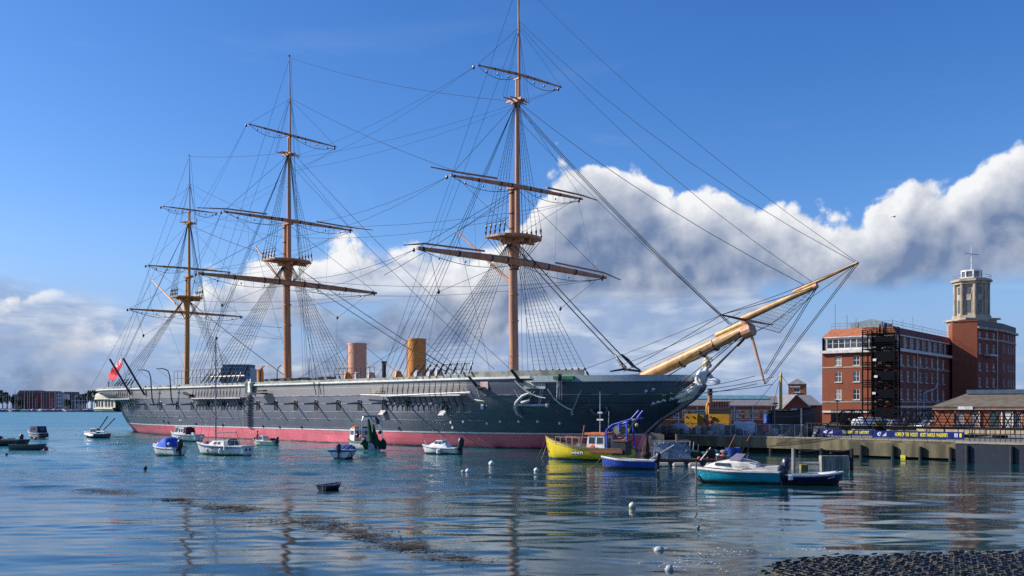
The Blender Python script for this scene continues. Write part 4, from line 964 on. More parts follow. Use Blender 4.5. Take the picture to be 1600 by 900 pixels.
# turquoise cabin cruiser, nearest boat
b = boat('cabin_cruiser', 'turquoise hulled cabin cruiser with cream top and tinted windscreen, its outboard tilted at the stern', 'motor boat', 1156, 755, 155)
w, g, P = boat_hull(b, 4.05, 1.65, .62, [TEALP, GEL, INSIDE, ANTIF], False, sheer=.18, rake=.10, tr=.88, full=.42)
CRM = mat('cream_gelcoat', (0.72, 0.68, 0.60), 0.35, coat=.3)
rows = []
for i in range(9):
    t = i / 8; x = lerp(-.9, 1.75, t); ww = w(min(.97, (x + 2.02) / 4.05)) * .86; hh = interp(t, [(0, .40), (.25, .55), (.45, .50), (.8, .28), (1, .03)])
    rows.append([(x, ww * math.cos(math.pi * k / 8), g(.5) + .02 + .12 * t + hh * math.sin(math.pi * k / 8) ** .5) for k in range(9)])
mb = MB().grid(rows); mb.quad(*rows[0]); cb = mb.build('cabin_top', CRM, b, smooth=True)
for sg in (-1, 1):
    q = [V3(x, sg * (w((x + 2.02) / 4.05) * .86 + .005), g(.5) + .16 + .10 * (x + .9) / 2.65) for x in (.35, 1.15)]
    MB().slab(q[0], q[1], q[1] + V3(-.05, -sg * .04, .12), q[0] + V3(0, -sg * .05, .15), .03 * -sg if sg > 0 else .03).build('cabin_window', GLS, cb)
ws = MB(); zc = g(.5) + .50
ws.grid([[(-.15, -.62, zc), (.42, -.45, zc - .02), (.62, 0, zc - .02), (.42, .45, zc - .02), (-.15, .62, zc)], [(-.38, -.50, zc + .33), (.02, -.36, zc + .34), (.14, 0, zc + .35), (.02, .36, zc + .34), (-.38, .50, zc + .33)]])
ws.build('windscreen', mat('tinted_acrylic', (0.16, 0.14, 0.20), 0.15, coat=.5), cb)
cw = MB()
for sg in (-1, 1): cw.box((-1.1, sg * .72, g(.2) + .10), (1.7, .06, .2), 0, 0, .06)
cw.box((-1.9, 0, g(0) + .05), (.1, 1.3, .18)); cw.build('coaming', CRM, b)
sm_ = MB(); sm_.tube([(-.30, .66, zc + .1), (-.75, .70, zc + .02), (-1.05, .72, zc - .10)], .03, 5); sm_.build('screen_rail', GREY, b)
MB().tube([(-.4, .60, zc + .02), (-.55, .62, zc + .28)], .025, 5).build('wiper_arm', BLACK, b)
for k in range(9): MB().box((.02 - k * .072, .80 - .012 * (k > 4), g(.5) + .20 + .01 * (k % 2)), (.045, .02, .035 + .02 * (k in (0, 5)))).build('boat_name', BLACK, cb)
outboard(b, -2.05, .58, mat('motor_navy', (.02, .03, .07), .35), 1.15)
MB().tube([(2.02, .1, .35), (2.1, .1, .12), (2.05, .1, .02), (1.95, .1, .1), (1.98, .1, .3)], .03, 5).build('bow_shackle', BLACK, b)
b2 = boat('dinghy', 'dark navy open dinghy with white gunwale lying behind the turquoise cruiser', 'dinghy', 1268, 757, 8)
w, g, P = boat_hull(b2, 2.75, 1.15, .46, [NAVY, GEL, INSIDE, ANTIF], sheer=.32, rake=.10, tr=.75)
thwart(b2, -.5, .42, .36); thwart(b2, .35, .42, .38); MB().slab((.55, -.5, .50), (1.35, -.12, .60), (1.35, .12, .60), (.55, .5, .50), .04).build('foredeck', GEL, b2)
for k in range(6): MB().box((.62 + .07 * k, -.52 + .018 * k, .33 + .016 * k), (.045, .03, .045), R(14)).build('boat_name', GEL, b2)
outboard(b2, -1.45, .42, mat('motor_grey', (.05, .06, .08), .4), .85); fender(b2, (-1.3, -.5, .5), GEL, .25, .12)
# small black tender far out alone
b = boat('rowing_tender', 'small black tender drifting alone in the open water', 'dinghy', 516, 766, 62); b.scale = (.68, .68, .72)
w, g, P = boat_hull(b, 1.8, .98, .34, [mat('tarred_planks', (.012, .014, .02), .45), NAVY, INSIDE, ANTIF], sheer=.25, tr=.9); thwart(b, -.2, .40, .28); thwart(b, .4, .34, .28)
MB().box((-.92, -.12, .2), (.03, .05, .22)).build('transom_bracket', GREY, b)
# blue open boat beside the yellow fishing boat
b = boat('open_workboat', 'bright blue open boat with white gunwale alongside the yellow fishing boat', 'dinghy', 984, 733, 155)
w, g, P = boat_hull(b, 3.3, 1.25, .55, [BLUEP, GEL, INSIDE, RUST], sheer=.38, rake=.06, tr=.72); thwart(b, -.5, .45, .42); thwart(b, .5, .45, .45); outboard(b, -1.66, .5, BLACK, .85)
# yellow fishing boat
b = boat('fishing_boat', 'yellow fishing boat with white wheelhouse, orange roof and blue gantry', 'fishing boat', 920, 719, 148)
w, g, P = boat_hull(b, 6.5, 2.4, .86, [YELP, WOODG, RUST, mat('blue_boot', (.03, .16, .25), .6)], True, .55, sheer=.95, rake=.05, tr=.8)
wh = cabin(b, 'wheelhouse', GEL, -1.6, -.1, .72, .55, 1.30, .15, .05, .92, [('s', .08, .45, .5, .88), ('s', .55, .92, .5, .88), ('p', .08, .45, .5, .88), ('p', .55, .92, .5, .88), ('f', .08, .46, .5, .9), ('f', .54, .92, .5, .9), ('a', .3, .7, .05, .85)])
MB().box((-.85, 0, 1.92), (1.6, 1.5, .14)).build('wheelhouse_roof', ORG, wh)
o = MB().lathe([(.16, -.03), (.22, 0), (.16, .03)], 14).build('lifebuoy', mat('lifebuoy_red', (.7, .12, .06), .6), wh); o.location = (-.7, .80, .95); o.rotation_euler = (R(90), 0, 0)
MB().bar((-.95, .1, 1.9), (-.95, .1, 4.9), .045, .025, 6).build('mast', STEEL, b)
for z, l in ((2.9, .5), (3.4, .35)): MB().box((-.95, .1, z), (l, .06, .10)).build('masthead_light', GEL, b)
MB().bar((-1.5, -.1, 1.9), (-1.55, -.1, 3.5), .03, n=5).build('aerial', STEEL, b); MB().bar((.55, .1, 1.0), (.30, .1, 2.5), .05, n=5).build('derrick', WOODG, b)
gt = MB()
for sg in (-1, 1):
    gt.tube([(-1.85, sg * .72, .7), (-1.75, sg * .66, 2.2), (-2.1, sg * .5, 2.55), (-3.5, sg * .42, 2.95), (-4.05, sg * .36, 3.55)], .06, 6); gt.bar((-3.1, sg * .45, 2.85), (-1.4, sg * .6, 1.95), .045, n=5); gt.bar((-3.3, sg * .7, .8), (-3.2, sg * .45, 2.85), .06, n=5); gt.bar((-2.6, sg * .45, 2.7), (-2.7, sg * .6, 2.1), .07, n=6)
gt.bar((-3.95, -.45, 3.0), (-3.95, .45, 3.0), .09); gt.bar((-1.75, -.7, 2.2), (-1.75, .7, 2.2), .09); gt.bar((-3.1, -.5, 2.85), (-3.1, .5, 2.85), .07)
gt.build('gantry', mat('gantry_blue', (.03, .08, .50), .45), b)
for x, z in ((-3.2, 2.5), (-3.9, 2.55)): MB().ball((x, .35, z), .14, 8, 6).build('trawl_block', mat('block_buff', (.5, .36, .2), .6), b)
for k in range(4): line('trawl_warp', (-3.9 + .1 * k, .3, 3.0), (-2.0 - .25 * k, .45, 2.1 - .2 * k), .025, b, .45, mat('warp_buff', (.42, .38, .28), .8))
MB().tube([(-2.5, -.55, 2.2), (-2.5, .55, 2.2)], [.30, .30], 12).build('net_drum', mat('drum_olive', (.20, .19, .10), .7), b)
rail(b, [(x, sg_, .95 + .04 * x) for sg_ in (.75,) for x in (.4, .9, 1.4, 1.9, 2.3)], .62, m=mat('rail_buff', (.55, .42, .30), .6)); rail(b, [(x, -.75, .95 + .04 * x) for x in (.4, 1.1, 1.8, 2.3)], .62, m=MATS['rail_buff'])
for k, (x, y, d) in enumerate([(2.6, 0, (.5, .6, .35)), (1.6, .4, (.4, .4, .4)), (1.0, -.3, (.6, .4, .3)), (.5, .5, (.4, .3, .45)), (2.1, -.3, (.4, .4, .5))]): MB().box((x, y, .95), d, k).build('deck_gear', GREY if k % 2 else WOODG, b)
MB().box((-1.9, .95, .72), (2.6, .5, .22)).build('rusty_tray', RUST, b)
pl = MB().box((.25, 1.245, .56), (.92, .03, .26), R(1)).build('registration_plate', BLACK, b)
def glyphs(par, txt, loc, size, m, rot, name='lettering', xs=1.0):
    c = bpy.data.curves.new(name, 'FONT'); c.body = txt; c.size = size; c.align_x = 'CENTER'; c.align_y = 'CENTER'; c.extrude = .006; c.offset = .012
    t = bpy.data.objects.new(name, c); COL.objects.link(t); bpy.context.view_layer.update()
    me = bpy.data.meshes.new_from_object(t.evaluated_get(bpy.context.evaluated_depsgraph_get())); me.materials.clear(); me.materials.append(m)
    bpy.data.objects.remove(t); bpy.data.curves.remove(c)
    o = link(name, me, par); o.location = loc; o.rotation_euler = rot; o.scale = (xs, 1, 1); return o
glyphs(b, 'WH171', (.25, 1.275, .555), .25, GEL, (R(90), 0, R(181)), xs=1.15)
MB().tube([(3.2, .1, 1.45), (3.75, .3, -.05)], .02, 4).build('mooring_rope', mat('rope_buff', (.5, .42, .3), .8), b)
for x in (-2.6, -3.1): MB().box((x, .5, .95), (.48, 1.0, .95)).build('net_bin', BLACK, b)
MB().box((-2.9, .5, 1.46), (1.2, 1.1, .1)).build('net_bin_lid', RUST, b)
# small white motorboat in front of the hull
b = boat('motor_boat', 'small white motor boat with dark outboard and maroon bottom in front of the red waterline', 'motor boat', 690, 709.5, 149)
w, g, P = boat_hull(b, 3.3, 1.3, .5, [GELH, GEL, INSIDE, ANTIR], False, sheer=.45, rake=.08, tr=.85)
canopy(b, GEL, -.9, 1.2, .46, .52, .42, name='cuddy'); cabin(b, 'wheel_shelter', GEL, -.35, .65, .44, .72, .40, .35, .05, .85, [('p', .08, .45, .25, .85), ('p', .55, .9, .25, .85), ('f', .1, .9, .2, .85), ('s', .1, .9, .2, .85)])
outboard(b, -1.68, .5, BLACK, 1.35); fender(b, (-.2, .70, .45), GEL, .4, .18); MB().bar((1.55, 0, .7), (1.68, 0, 1.1), .04, n=5).build('bow_rail', GEL, b); MB().bar((.1, 0, 1.1), (.1, 0, 1.5), .015, n=4).build('aerial', STEEL, b)
# boat with blue canopy
b = boat('speed_boat', 'white boat under a bright blue canopy with outboard raised', 'motor boat', 262, 712, 140)
w, g, P = boat_hull(b, 3.5, 1.5, .62, [GELH, GEL, INSIDE, ANTIR], False, sheer=.42, rake=.1, tr=.88)
canopy(b, BLUEC, -1.1, 1.05, .74, .62, .85, 10, fwd=.7, aft=.25); canopy(b, mat('clear_screen', (.50, .50, .44), .4), .35, 1.25, .56, .66, .52, 5, 'fore_screen', fwd=.8, aft=.1)
outboard(b, -1.78, .58, BLACK, 1.15, .1); MB().box((-1.45, 0, .70), (.6, 1.3, .12)).build('motor_cover', NAVC, b); MB().ball((-1.1, .55, .95), .13, 8, 6).build('fender_ball', GEL, b); MB().box((-1.77, .28, .45), (.03, .1, .2)).build('transom_plate', BLACK, b)
# white sailing boat
b = boat('sailing_boat', 'white sailing boat with bare mast, blue sheer stripe and hanging fenders', 'sailing boat', 350, 711, 148)
w, g, P = boat_hull(b, 5.4, 1.75, .72, [GELH, GEL, INSIDE, mat('weedy_bottom', (.22, .22, .03), .8)], False, sheer=.32, rake=.09, tr=.72)
for sg in (-1, 1): MB().tube([P(i / 16, .86, sg) + V3(0, sg * .012, 0) for i in range(1, 15)], .035, 5).build('sheer_stripe', BLUEP, b)
c = cabin(b, 'coach_roof', GEL, -.6, 1.35, .56, .74, .40, .55, .05, .9, [('p', .28, .46, .3, .8), ('p', .56, .74, .3, .8), ('s', .28, .46, .3, .8), ('s', .56, .74, .3, .8), ('f', .2, .8, .3, .7)])
canopy(b, mat('spray_hood', (.10, .13, .16), .7), -1.15, -.35, .55, .76, .58, 6, 'spray_hood', .5, .1); 
ms = MB().bar((.95, 0, 1.1), (.95, 0, 9.4), .062, .04, 8).build('mast', GREY, b); MB().bar((.9, 0, 1.75), (-1.45, 0, 1.85), .045, n=6).build('boom', GREY, b)
for sg in (-1, 1): line('shroud', (.9, sg * .8, .8), (.95, 0, 9.2), .010, b, 0, ROPE2); MB().bar((.95, 0, 5.4), (.9, sg * .55, 5.4), .02, n=4).build('spreader', GREY, b)
line('stay', (2.9, 0, 1.0), (.95, 0, 9.3), .012, b, 0, ROPE2); line('stay', (-2.6, 0, .85), (.95, 0, 9.3), .010, b, 0, ROPE2); line('mainsheet', (-1.4, 0, 1.8), (-1.9, 0, .8), .02, b)
rail(b, [(x, .62, .80) for x in (-2.4, -1.9, -1.4)], .42); rail(b, [(2.2, .25, .95), (2.75, 0, 1.02), (2.2, -.25, .95)], .42)
for x in (.9, -.55, -1.1): fender(b, (x, .88, .55 if x != -1.1 else .8), GEL, .42, .12)
for y in (-.2, .2): MB().box((-2.72, y, .48), (.03, .14, .2)).build('transom_port', BLACK, b)
MB().box((1.75, .3, .98), (.3, .3, .16)).build('fore_hatch', mat('hatch_red', (.35, .08, .05), .6), b)
# white cuddy boat with maroon curtains behind it
b = boat('cabin_boat', 'white cabin boat with maroon curtained wheelhouse close under the warship', 'motor boat', 291, 689.5, 148)
w, g, P = boat_hull(b, 4.4, 1.7, .72, [GELH, GEL, INSIDE, ANTIF], True, .4, sheer=.5, rake=.1, tr=.8)
c = cabin(b, 'wheelhouse', GEL, -.2, 1.5, .66, .75, .85, .5, -.1, .86, [('f', .1, .9, .35, .9), ('p', .05, .35, .3, .9)]); 
cabin(b, 'curtains', MAROON, -.75, .75, .665, .80, .72, .1, .1, .88, [('p', .12, .3, .3, .85), ('p', .4, .58, .3, .85), ('p', .68, .86, .3, .85), ('s', .2, .8, .3, .85)])
MB().box((.2, 0, 1.63), (2.2, 1.2, .07)).build('wheelhouse_roof', GEL, b); MB().box((-.1, .66, .86), (1.1, .06, .10)).build('cabin_rail', GEL, b); rail(b, [(.7, .4, 1.65), (.3, .4, 1.65), (.3, -.4, 1.65)], .7, 'roof_arch'); fender(b, (.2, .86, .55), GEL, .3, .14); MB().box((-1.4, .2, .9), (.4, .3, .2)).build('fish_box', GEL, b)
# open boat with a person
b = boat('picnic_boat', 'cream boat with curved screen and maroon seat cover beside the sailing boat', 'motor boat', 415, 696.5, 150)
w, g, P = boat_hull(b, 2.7, 1.25, .46, [mat('cream_hull', (.72, .70, .55), .4), GEL, INSIDE, ANTIF], False, sheer=.3, tr=.85)
cabin(b, 'cuddy', GEL, -.15, 1.0, .46, .46, .52, .45, .2, .8, [('p', .08, .9, .25, .9), ('f', .1, .9, .2, .9), ('s', .08, .9, .25, .9)]); canopy(b, MAROON, -1.2, -.15, .5, .44, .34, 6, 'seat_cover', .2, .2); outboard(b, -1.42, .4, BLACK, .8)
SK = mat('skin', (.50, .30, .22), .6); OJ = mat('orange_jacket', (.75, .10, .04), .7); TR = mat('grey_trousers', (.06, .065, .08), .8); HAIR = mat('dark_hair', (.02, .014, .01), .7)
def person(name, label, loc, rz, top, bottom, hair=HAIR, sit=False, group=None, s=.8, cap=None, arm=0):
    p = thing(name, label, 'person', loc, rz, group); p.scale = (s, s, s)
    hp = .48 if sit else .92
    Jt = [((0, 0, hp), .13), ((0, 0, hp + .22), .115), ((0, 0, hp + .42), .14), ((0, 0, hp + .56), .055), ((.015, 0, hp + .63), .06), ((.02, 0, hp + .72), (.095, .08)), ((.02, 0, hp + .82), (.07, .065))]; E = [(0, 1), (1, 2), (2, 3), (3, 4), (4, 5), (5, 6)]
    for sg in (-1, 1):
        i = len(Jt); Jt += [((0, sg * .19, hp + .46), .06), ((.03, sg * .25, hp + .20), .046), ((.20 if sit or sg == arm else .08, sg * .22, hp + .02 + (.2 if sg == arm else 0)), .036), ((.27 if sit or sg == arm else .11, sg * .20, hp - .06 + (.24 if sg == arm else 0)), .028)]; E += [(2, i), (i, i + 1), (i + 1, i + 2), (i + 2, i + 3)]
    for sg in (-1, 1):
        i = len(Jt)
        Jt += ([((.10, sg * .09, hp - .02), .085), ((.42, sg * .11, hp - .02), .062), ((.44, sg * .11, .12), .042), ((.54, sg * .12, .04), .035)] if sit else [((0, sg * .09, hp - .06), .085), ((.02, sg * .10, .48), .062), ((-.02, sg * .10, .09), .042), ((.10, sg * .11, .035), .035)]); E += [(0, i), (i, i + 1), (i + 1, i + 2), (i + 2, i + 3)]
    o = skinned('body', Jt, E, top, p, 1)
    lg = MB()
    for sg in (-1, 1):
        q = [j[0] for j in Jt[(15 if sg < 0 else 19):(18 if sg < 0 else 22)]]; lg.tube([(0, sg * .08, hp + .02)] + q, [.11, .10, .078, .058], 8)
    lg.build('trousers', bottom, p, smooth=True)
    hd = MB().ball((.025, 0, hp + .75), .105, 12, 8, sz=1.2); hd.tube([(.12, 0, hp + .78), (.145, 0, hp + .73), (.12, 0, hp + .72)], [.012, .02, .012], 5)
    for sg in (-1, 1): hd.ball((.02, sg * .105, hp + .75), .025, 6, 4)
    hd.build('head', SK, p, smooth=True)
    MB().ball((.0, 0, hp + .80), .113, 12, 8, sz=1.05).build('hair' if cap is None else 'cap', cap or hair, p, smooth=True)
    hn = MB()
    for i in (10, 14):
        c = V3(*Jt[i][0]); hn.ball(c, .045, 8, 5)
        for k in range(4): hn.tube([c + V3(.02, (k - 1.5) * .018, -.01), c + V3(.05, (k - 1.5) * .02, -.035), c + V3(.05, (k - 1.5) * .02, -.07 - .008 * (k in (1, 2)))], [.011, .010, .007], 5)
        hn.tube([c + V3(.0, .03, 0), c + V3(.04, .05, -.02)], [.013, .009], 5)
    hn.build('hands', SK, p, smooth=True)
    return p
person('person', 'person in an orange jacket crouching at the bow of the cream boat', at(402, 696.5) + V3(.0, .1, .42), R(170), OJ, TR, sit=True, s=.78)
# boat with navy canopy, left
b = boat('canopy_boat', 'white boat with navy blue canopy and clear windows moored out in the harbour', 'motor boat', 57, 684.5, 146)
w, g, P = boat_hull(b, 3.0, 1.4, .6, [GELH, GEL, INSIDE, ANTIF], False, sheer=.5, tr=.85)
cabin(b, 'canopy', NAVC, -1.3, .7, .66, .6, .88, .3, .15, .86, [('p', .2, .75, .45, .85), ('s', .2, .75, .45, .85), ('a', .2, .8, .4, .85), ('f', .1, .9, .3, .85)]); MB().box((-1.5, 0, .35), (.3, 1.2, .5)).build('stern_locker', NAVY, b); rail(b, [(.8, .4, .75), (1.3, .15, .85), (1.3, -.15, .85), (.8, -.4, .75)], .25)
b = boat('fast_fishing_boat', 'white and navy fishing boat with small wheelhouse near the warship stern', 'motor boat', 152, 684.5, 160)
w, g, P = boat_hull(b, 3.3, 1.3, .55, [NAVY, GEL, INSIDE, ANTIF], False, sheer=.45, tr=.85)
MB().tube([P(i / 10, .7, 1) + V3(0, .01, 0) for i in range(5, 11)], .16, 6).build('white_bow_flash', GEL, b)
cabin(b, 'wheelhouse', GEL, -.15, .95, .45, .56, .66, .35, .08, .85, [('p', .08, .45, .3, .9), ('p', .55, .92, .3, .9), ('f', .1, .9, .3, .9), ('s', .1, .9, .3, .9), ('a', .2, .8, .1, .9)]); rail(b, [(-.3, .45, .55), (-.9, .48, .55), (-1.5, .48, .55)], .3); MB().bar((.3, 0, 1.2), (.3, 0, 1.6), .02, n=4).build('aerial', STEEL, b)
# dark barge cut by the left edge, rowing boat beside it
b = boat('work_barge', 'dark green open work boat with black outboard', 'work boat', 6, 696.5, 168)
w, g, P = boat_hull(b, 4.6, 1.8, .58, [mat('dark_green', (.012, .025, .022), .6), GREY, INSIDE, ANTIF], sheer=.15, tr=.9); MB().slab((.6, -.5, .55), (1.6, -.3, 1.1), (1.6, .3, 1.1), (.6, .5, .55), .3).build('tarpaulin', NAVC, b); outboard(b, -2.0, .52, BLACK, 1.0, .2); MB().box((-1.0, .2, .62), (.5, .5, .3)).build('fish_crate', GREY, b); fender(b, (-.2, .3, .75), mat('orange_fender', (.6, .15, .05), .6), .3, .12)
b = boat('rowing_boat', 'weathered blue grey rowing boat next to the dark green work boat', 'rowing boat', 41, 703, 6)
boat_hull(b, 2.75, 1.1, .42, [BLUEGREY, BLUEGREY, INSIDE, ANTIF], sheer=.25, tr=.7); thwart(b, -.3, .4, .3); thwart(b, .5, .35, .3); MB().bar((.3, -.3, .42), (.1, -.2, .75), .025, n=5).build('oar', WOODG, b)
# boat under dark blue cover, stern on
b = boat('covered_boat', 'white boat under a ribbed dark blue cover seen from its stern', 'motor boat', 539, 716, 84)
w, g, P = boat_hull(b, 3.0, 1.62, .62, [GELH, GEL, INSIDE, ANTIF], False, sheer=.2, tr=.95)
cv = mat('cover_blue', (.02, .07, .30), .75, col2=(.01, .04, .2), scale=3, bump=.3); rows = []
for i in range(7):
    t = i / 6; x = lerp(-1.5, 1.2, t); ww = w((x + 1.5) / 3.0) + .04
    rows.append([(x, ww * lerp(1, -1, k / 8), .60 + lerp(.02, .36, sm(t * 1.5)) * (1 - abs(k / 4 - 1) ** 4) ) for k in range(9)])
MB().grid(rows).build('cover', cv, b, smooth=True)
for k in range(5):
    MB().tube([(rows[i][2 * k if k else 0][0], lerp(.7, -.7, k / 4), .64 + lerp(.02, .36, sm(i / 4)) * (1 - abs(k / 2 - 1) ** 4)) for i in range(6)], .022, 4).build('cover_rib', mat('rib_pale', (.30, .36, .55), .6), b)
MB().box((-1.52, 0, .60), (.05, 1.6, .10)).build('cover_hem', NAVC, b); outboard(b, -1.52, .55, BLACK, .9); line('mooring_rope', (-1.4, -.8, .6), (-1.8, -1.1, 0), .02, b)
# small trawler with green nets
b = boat('trawler', 'small white trawler with dark green nets hung on its stern gantry', 'fishing boat', 568, 703, 122)
w, g, P = boat_hull(b, 4.6, 2.3, .75, [mat('trawler_hull', (.62, .62, .58), .6, col2=(.42, .42, .38)), WOODG, RUST, mat('green_bottom', (.01, .10, .05), .6)], True, .6, sheer=.4, tr=.92)
wh = cabin(b, 'wheelhouse', GEL, .4, 1.7, .72, .75, 1.15, .15, .05, .92, [('a', .08, .3, .5, .85), ('a', .4, .62, .5, .85), ('a', .72, .92, .5, .85), ('p', .15, .45, .5, .85), ('p', .55, .85, .5, .85), ('s', .15, .85, .5, .85), ('f', .1, .9, .5, .85)])
MB().ball((1.0, .35, 1.92), .34, 10, 6, sz=.6).build('life_raft', ORG, wh); MB().box((.9, -.4, 1.95), (.6, .5, .2)).build('roof_box', NAVY, wh)
gt = MB()
for y in (-.95, .95): gt.tube([(-1.9, y, .7), (-1.9, y, 2.6), (-1.75, y * .8, 3.0)], .05, 6)
gt.tube([(-1.75, -.8, 3.0), (-1.75, .8, 3.0)], .08, 6); gt.tube([(-1.9, -.95, 1.7), (-1.2, -.9, 2.3)], .04, 5); gt.build('gantry', STEEL, b)
for y, zt in ((.30, 2.75), (-.15, 2.3)): MB().tube([(-2.0, y + .1, zt), (-2.05, y + .02, zt - .7), (-2.1, y - .05, 1.3), (-2.2, y - .12, .7)], [.08, .17, .22, .25], 9).build('fishing_net', NETG, b, smooth=True)
for y, r in ((.85, .34), (-.1, .20), (-.85, .38), (-.5, .25)): MB().tube([(-2.25, y + .22, .85), (-2.35, y, .62), (-2.3, y - .1, .15)], [r, r * .8, r * .5], 9).build('fishing_net', NETG, b, smooth=True)
MB().tube([(-1.8, -.35, 2.9), (-1.9, -.5, 2.6), (-1.95, -.5, 2.3)], [.1, .2, .12], 7).build('trawl_block', BLACK, b); MB().tube([(-1.85, -.65, 2.75), (-1.9, -.75, 2.3)], [.14, .1], 7).build('trawl_block', GEL, b)
for x, y, z, m in ((-1.1, .7, 1.2, ORG), (-.6, .2, 1.0, RUST), (-.9, -.5, .9, GREY), (-1.4, .6, .9, CREAM), (-1.3, -1.0, 1.6, BLACK), (-.4, .75, 1.3, NAVY)): MB().ball((x, y, z), .2, 8, 5).build('float', m, b)
rail(b, [(-1.9, -.95, 1.4), (-1.0, -1.0, 1.4), (0, -1.0, 1.4)], .35); MB().bar((.9, .6, 1.9), (.8, .6, 3.3), .02, n=4).build('aerial', STEEL, b)

# floating pontoon with fishing gear, behind the turquoise cruiser
b = thing('work_pontoon', 'low floating pontoon heaped with grey fishing gear behind the turquoise cruiser', 'pontoon', at(1082, 727), R(172))
MB().box((-.3, 0, .22), (6.2, 1.9, .34)).build('pontoon_deck', mat('wet_timber', (.035, .03, .028), .7), b)
for x in (-2.3, -1.2, -.1, .9, 1.9): MB().tube([(x + .42, 1.0, .05), (x + .30, 1.02, .05), (x - .30, 1.02, .05), (x - .42, 1.0, .05)], [.08, .19, .19, .08], 8).build('float_drum', mat('dirty_white', (.30, .29, .26), .8), b, smooth=True)
random.seed(11)
for k in range(11):
    MB().tube([(lerp(2.5, -.3, k / 10), -.7 + .5 * (k % 3), .4), (lerp(2.5, -.3, k / 10) - .1, -.7 + .5 * (k % 3), 1.45 + .15 * math.sin(k))], .03, 5).build('frame_post', STEEL, b)
for (x0, x1, y, z) in ((2.6, .2, .6, 1.5), (2.6, .2, -.6, 1.55), (2.6, -.4, .6, .9)): MB().bar((x0, y, z), (x1, y, z + .05), .035, n=5).build('frame_bar', STEEL, b)
MB().bar((2.9, .9, .3), (1.2, .9, 1.35), .05, n=5).build('gangway_strut', STEEL, b); MB().bar((-.4, .9, .3), (-1.1, .9, 1.2), .04, n=5).build('gangway_strut', STEEL, b)
sh = MB().grid([[(2.5, .55, 1.35), (2.45, .62, .9), (2.5, .66, .45)], [(1.6, .6, 1.45), (1.6, .68, 1.0), (1.6, .70, .45)], [(.9, .55, 1.5), (.95, .66, .95), (.9, .7, .5)], [(.2, .5, 1.3), (.2, .6, .9), (.15, .7, .5)]]); sh.build('torn_tarpaulin', mat('tarp_bluegrey', (.26, .31, .38), .8, col2=(.12, .15, .2), scale=5, bump=.6, bscale=6), b)
for k, (x, y, z, r, m) in enumerate([(-.2, .3, .75, .35, NETG), (-.7, .2, .7, .3, mat('net_teal', (.02, .14, .14), .9)), (-1.3, .5, .62, .22, PINK), (-1.6, .4, .65, .2, GEL), (-1.9, .5, .6, .22, mat('float_red', (.6, .06, .03), .6)), (-1.0, .6, .55, .15, mat('float_red', (.6, .06, .03), .6)), (-2.0, -.3, .8, .3, GREY), (.4, .3, .9, .4, GREY), (1.2, .2, .8, .4, mat('net_grey', (.10, .13, .14), .9)), (-.4, .75, .5, .16, mat('float_red', (.6, .06, .03), .6)), (-1.5, -.2, .8, .3, mat('net_teal', (.02, .14, .14), .9)), (1.9, .2, .6, .3, mat('net_black', (.015, .015, .02), .9)), (3.0, .3, .7, .35, mat('net_brown', (.05, .025, .02), .9))]):
    MB().ball((x, y, z), r, 9, 6, sz=.75).build('net_heap' if r > .24 else 'float', m, b, smooth=True)
MB().tube([(3.05, .3, .3), (3.0, .3, 1.2), (2.95, .25, 1.75)], [.26, .24, .08], 7).build('hanging_net', MATS['net_brown'], b)
MB().tube([(1.0, -.2, 1.4), (1.0, -.2, 2.0), (.95, -.2, 2.15)], .10, 7).build('winch_head', BLUEGREY, b); MB().box((1.0, -.2, 2.2), (.4, .3, .2)).build('winch_head', BLACK, b)
t_ = MB().lathe([(.22, -.07), (.34, 0), (.22, .07)], 14).build('tyre', BLACK, b); t_.location = (-1.1, .85, .85); t_.rotation_euler = (R(80), 0, 0)
MB().box((-1.9, .75, .62), (.8, .35, .08)).build('fish_table', WOODG, b); MB().lathe([(.24, 0), (.28, .4)], 12, (-1.7, .6, .2)).build('fish_tub', mat('tub_grey', (.30, .34, .33), .6), b)
o = MB().lathe([(.42, 0), (.55, .72), (.52, .72), (.40, .06)], 16).build('plastic_tub', BLUEP, None, smooth=True); o.location = at(1145, 720, .3, None) if False else at(1145, 715.5, .25); tag(o, 'large round blue plastic tub at the end of the pontoon', 'tub')
for k in range(2):
    mb = MB(); x = -2.0 - k * .95
    mb.bar((x, -.6, .4), (x - .8, -.6, 2.0), .04, n=5); mb.bar((x - .55, -.6, .4), (x - .8, -.6, 2.0), .04, n=5); mb.build('hoist_frame', mat('rust_brown', (.20, .09, .05), .8), b)

# buoys
def buoy(px, py, r, m, label, m2=None):
    o = MB().ball((0, 0, r * .55), r, 12, 8); o.tube([(0, 0, r * 1.4), (0, 0, r * 1.75)], r * .16, 6)
    o = o.build('mooring_buoy', m, None, smooth=True); o.location = at(px, py); tag(o, label, 'buoy')
REDB = mat('buoy_red', (.60, .04, .03), .5); ORB = mat('buoy_orange', (.80, .22, .06), .5); DKB = mat('buoy_dark', (.03, .025, .02), .7); WTB = mat('buoy_white', (.75, .74, .70), .5, col2=(.5, .5, .42))
buoy(72, 703, .20, REDB, 'round red buoy beside the weathered rowing boat'); buoy(55, 686.5, .20, ORB, 'orange buoy in front of the navy canopied boat'); buoy(10, 712, .13, DKB, 'small dark buoy below the dark green work boat')
buoy(227, 733, .12, DKB, 'small dark buoy below the blue canopied boat'); buoy(119, 680, .10, DKB, 'tiny dark buoy between the navy canopied boat and the wheelhouse boat'); buoy(185, 692, .10, WTB, 'small white buoy under the warship stern')
buoy(768, 727, .19, WTB, 'round white buoy between the white motor boat and yellow fishing boat'); buoy(838, 737, .15, WTB, 'white buoy just off the yellow fishing boat bow')
buoy(731, 738, .14, WTB, 'off white buoy with a smaller float tied to it'); buoy(723, 738, .09, mat('buoy_tan', (.6, .5, .35), .6), 'small tan float tied to an off white buoy')
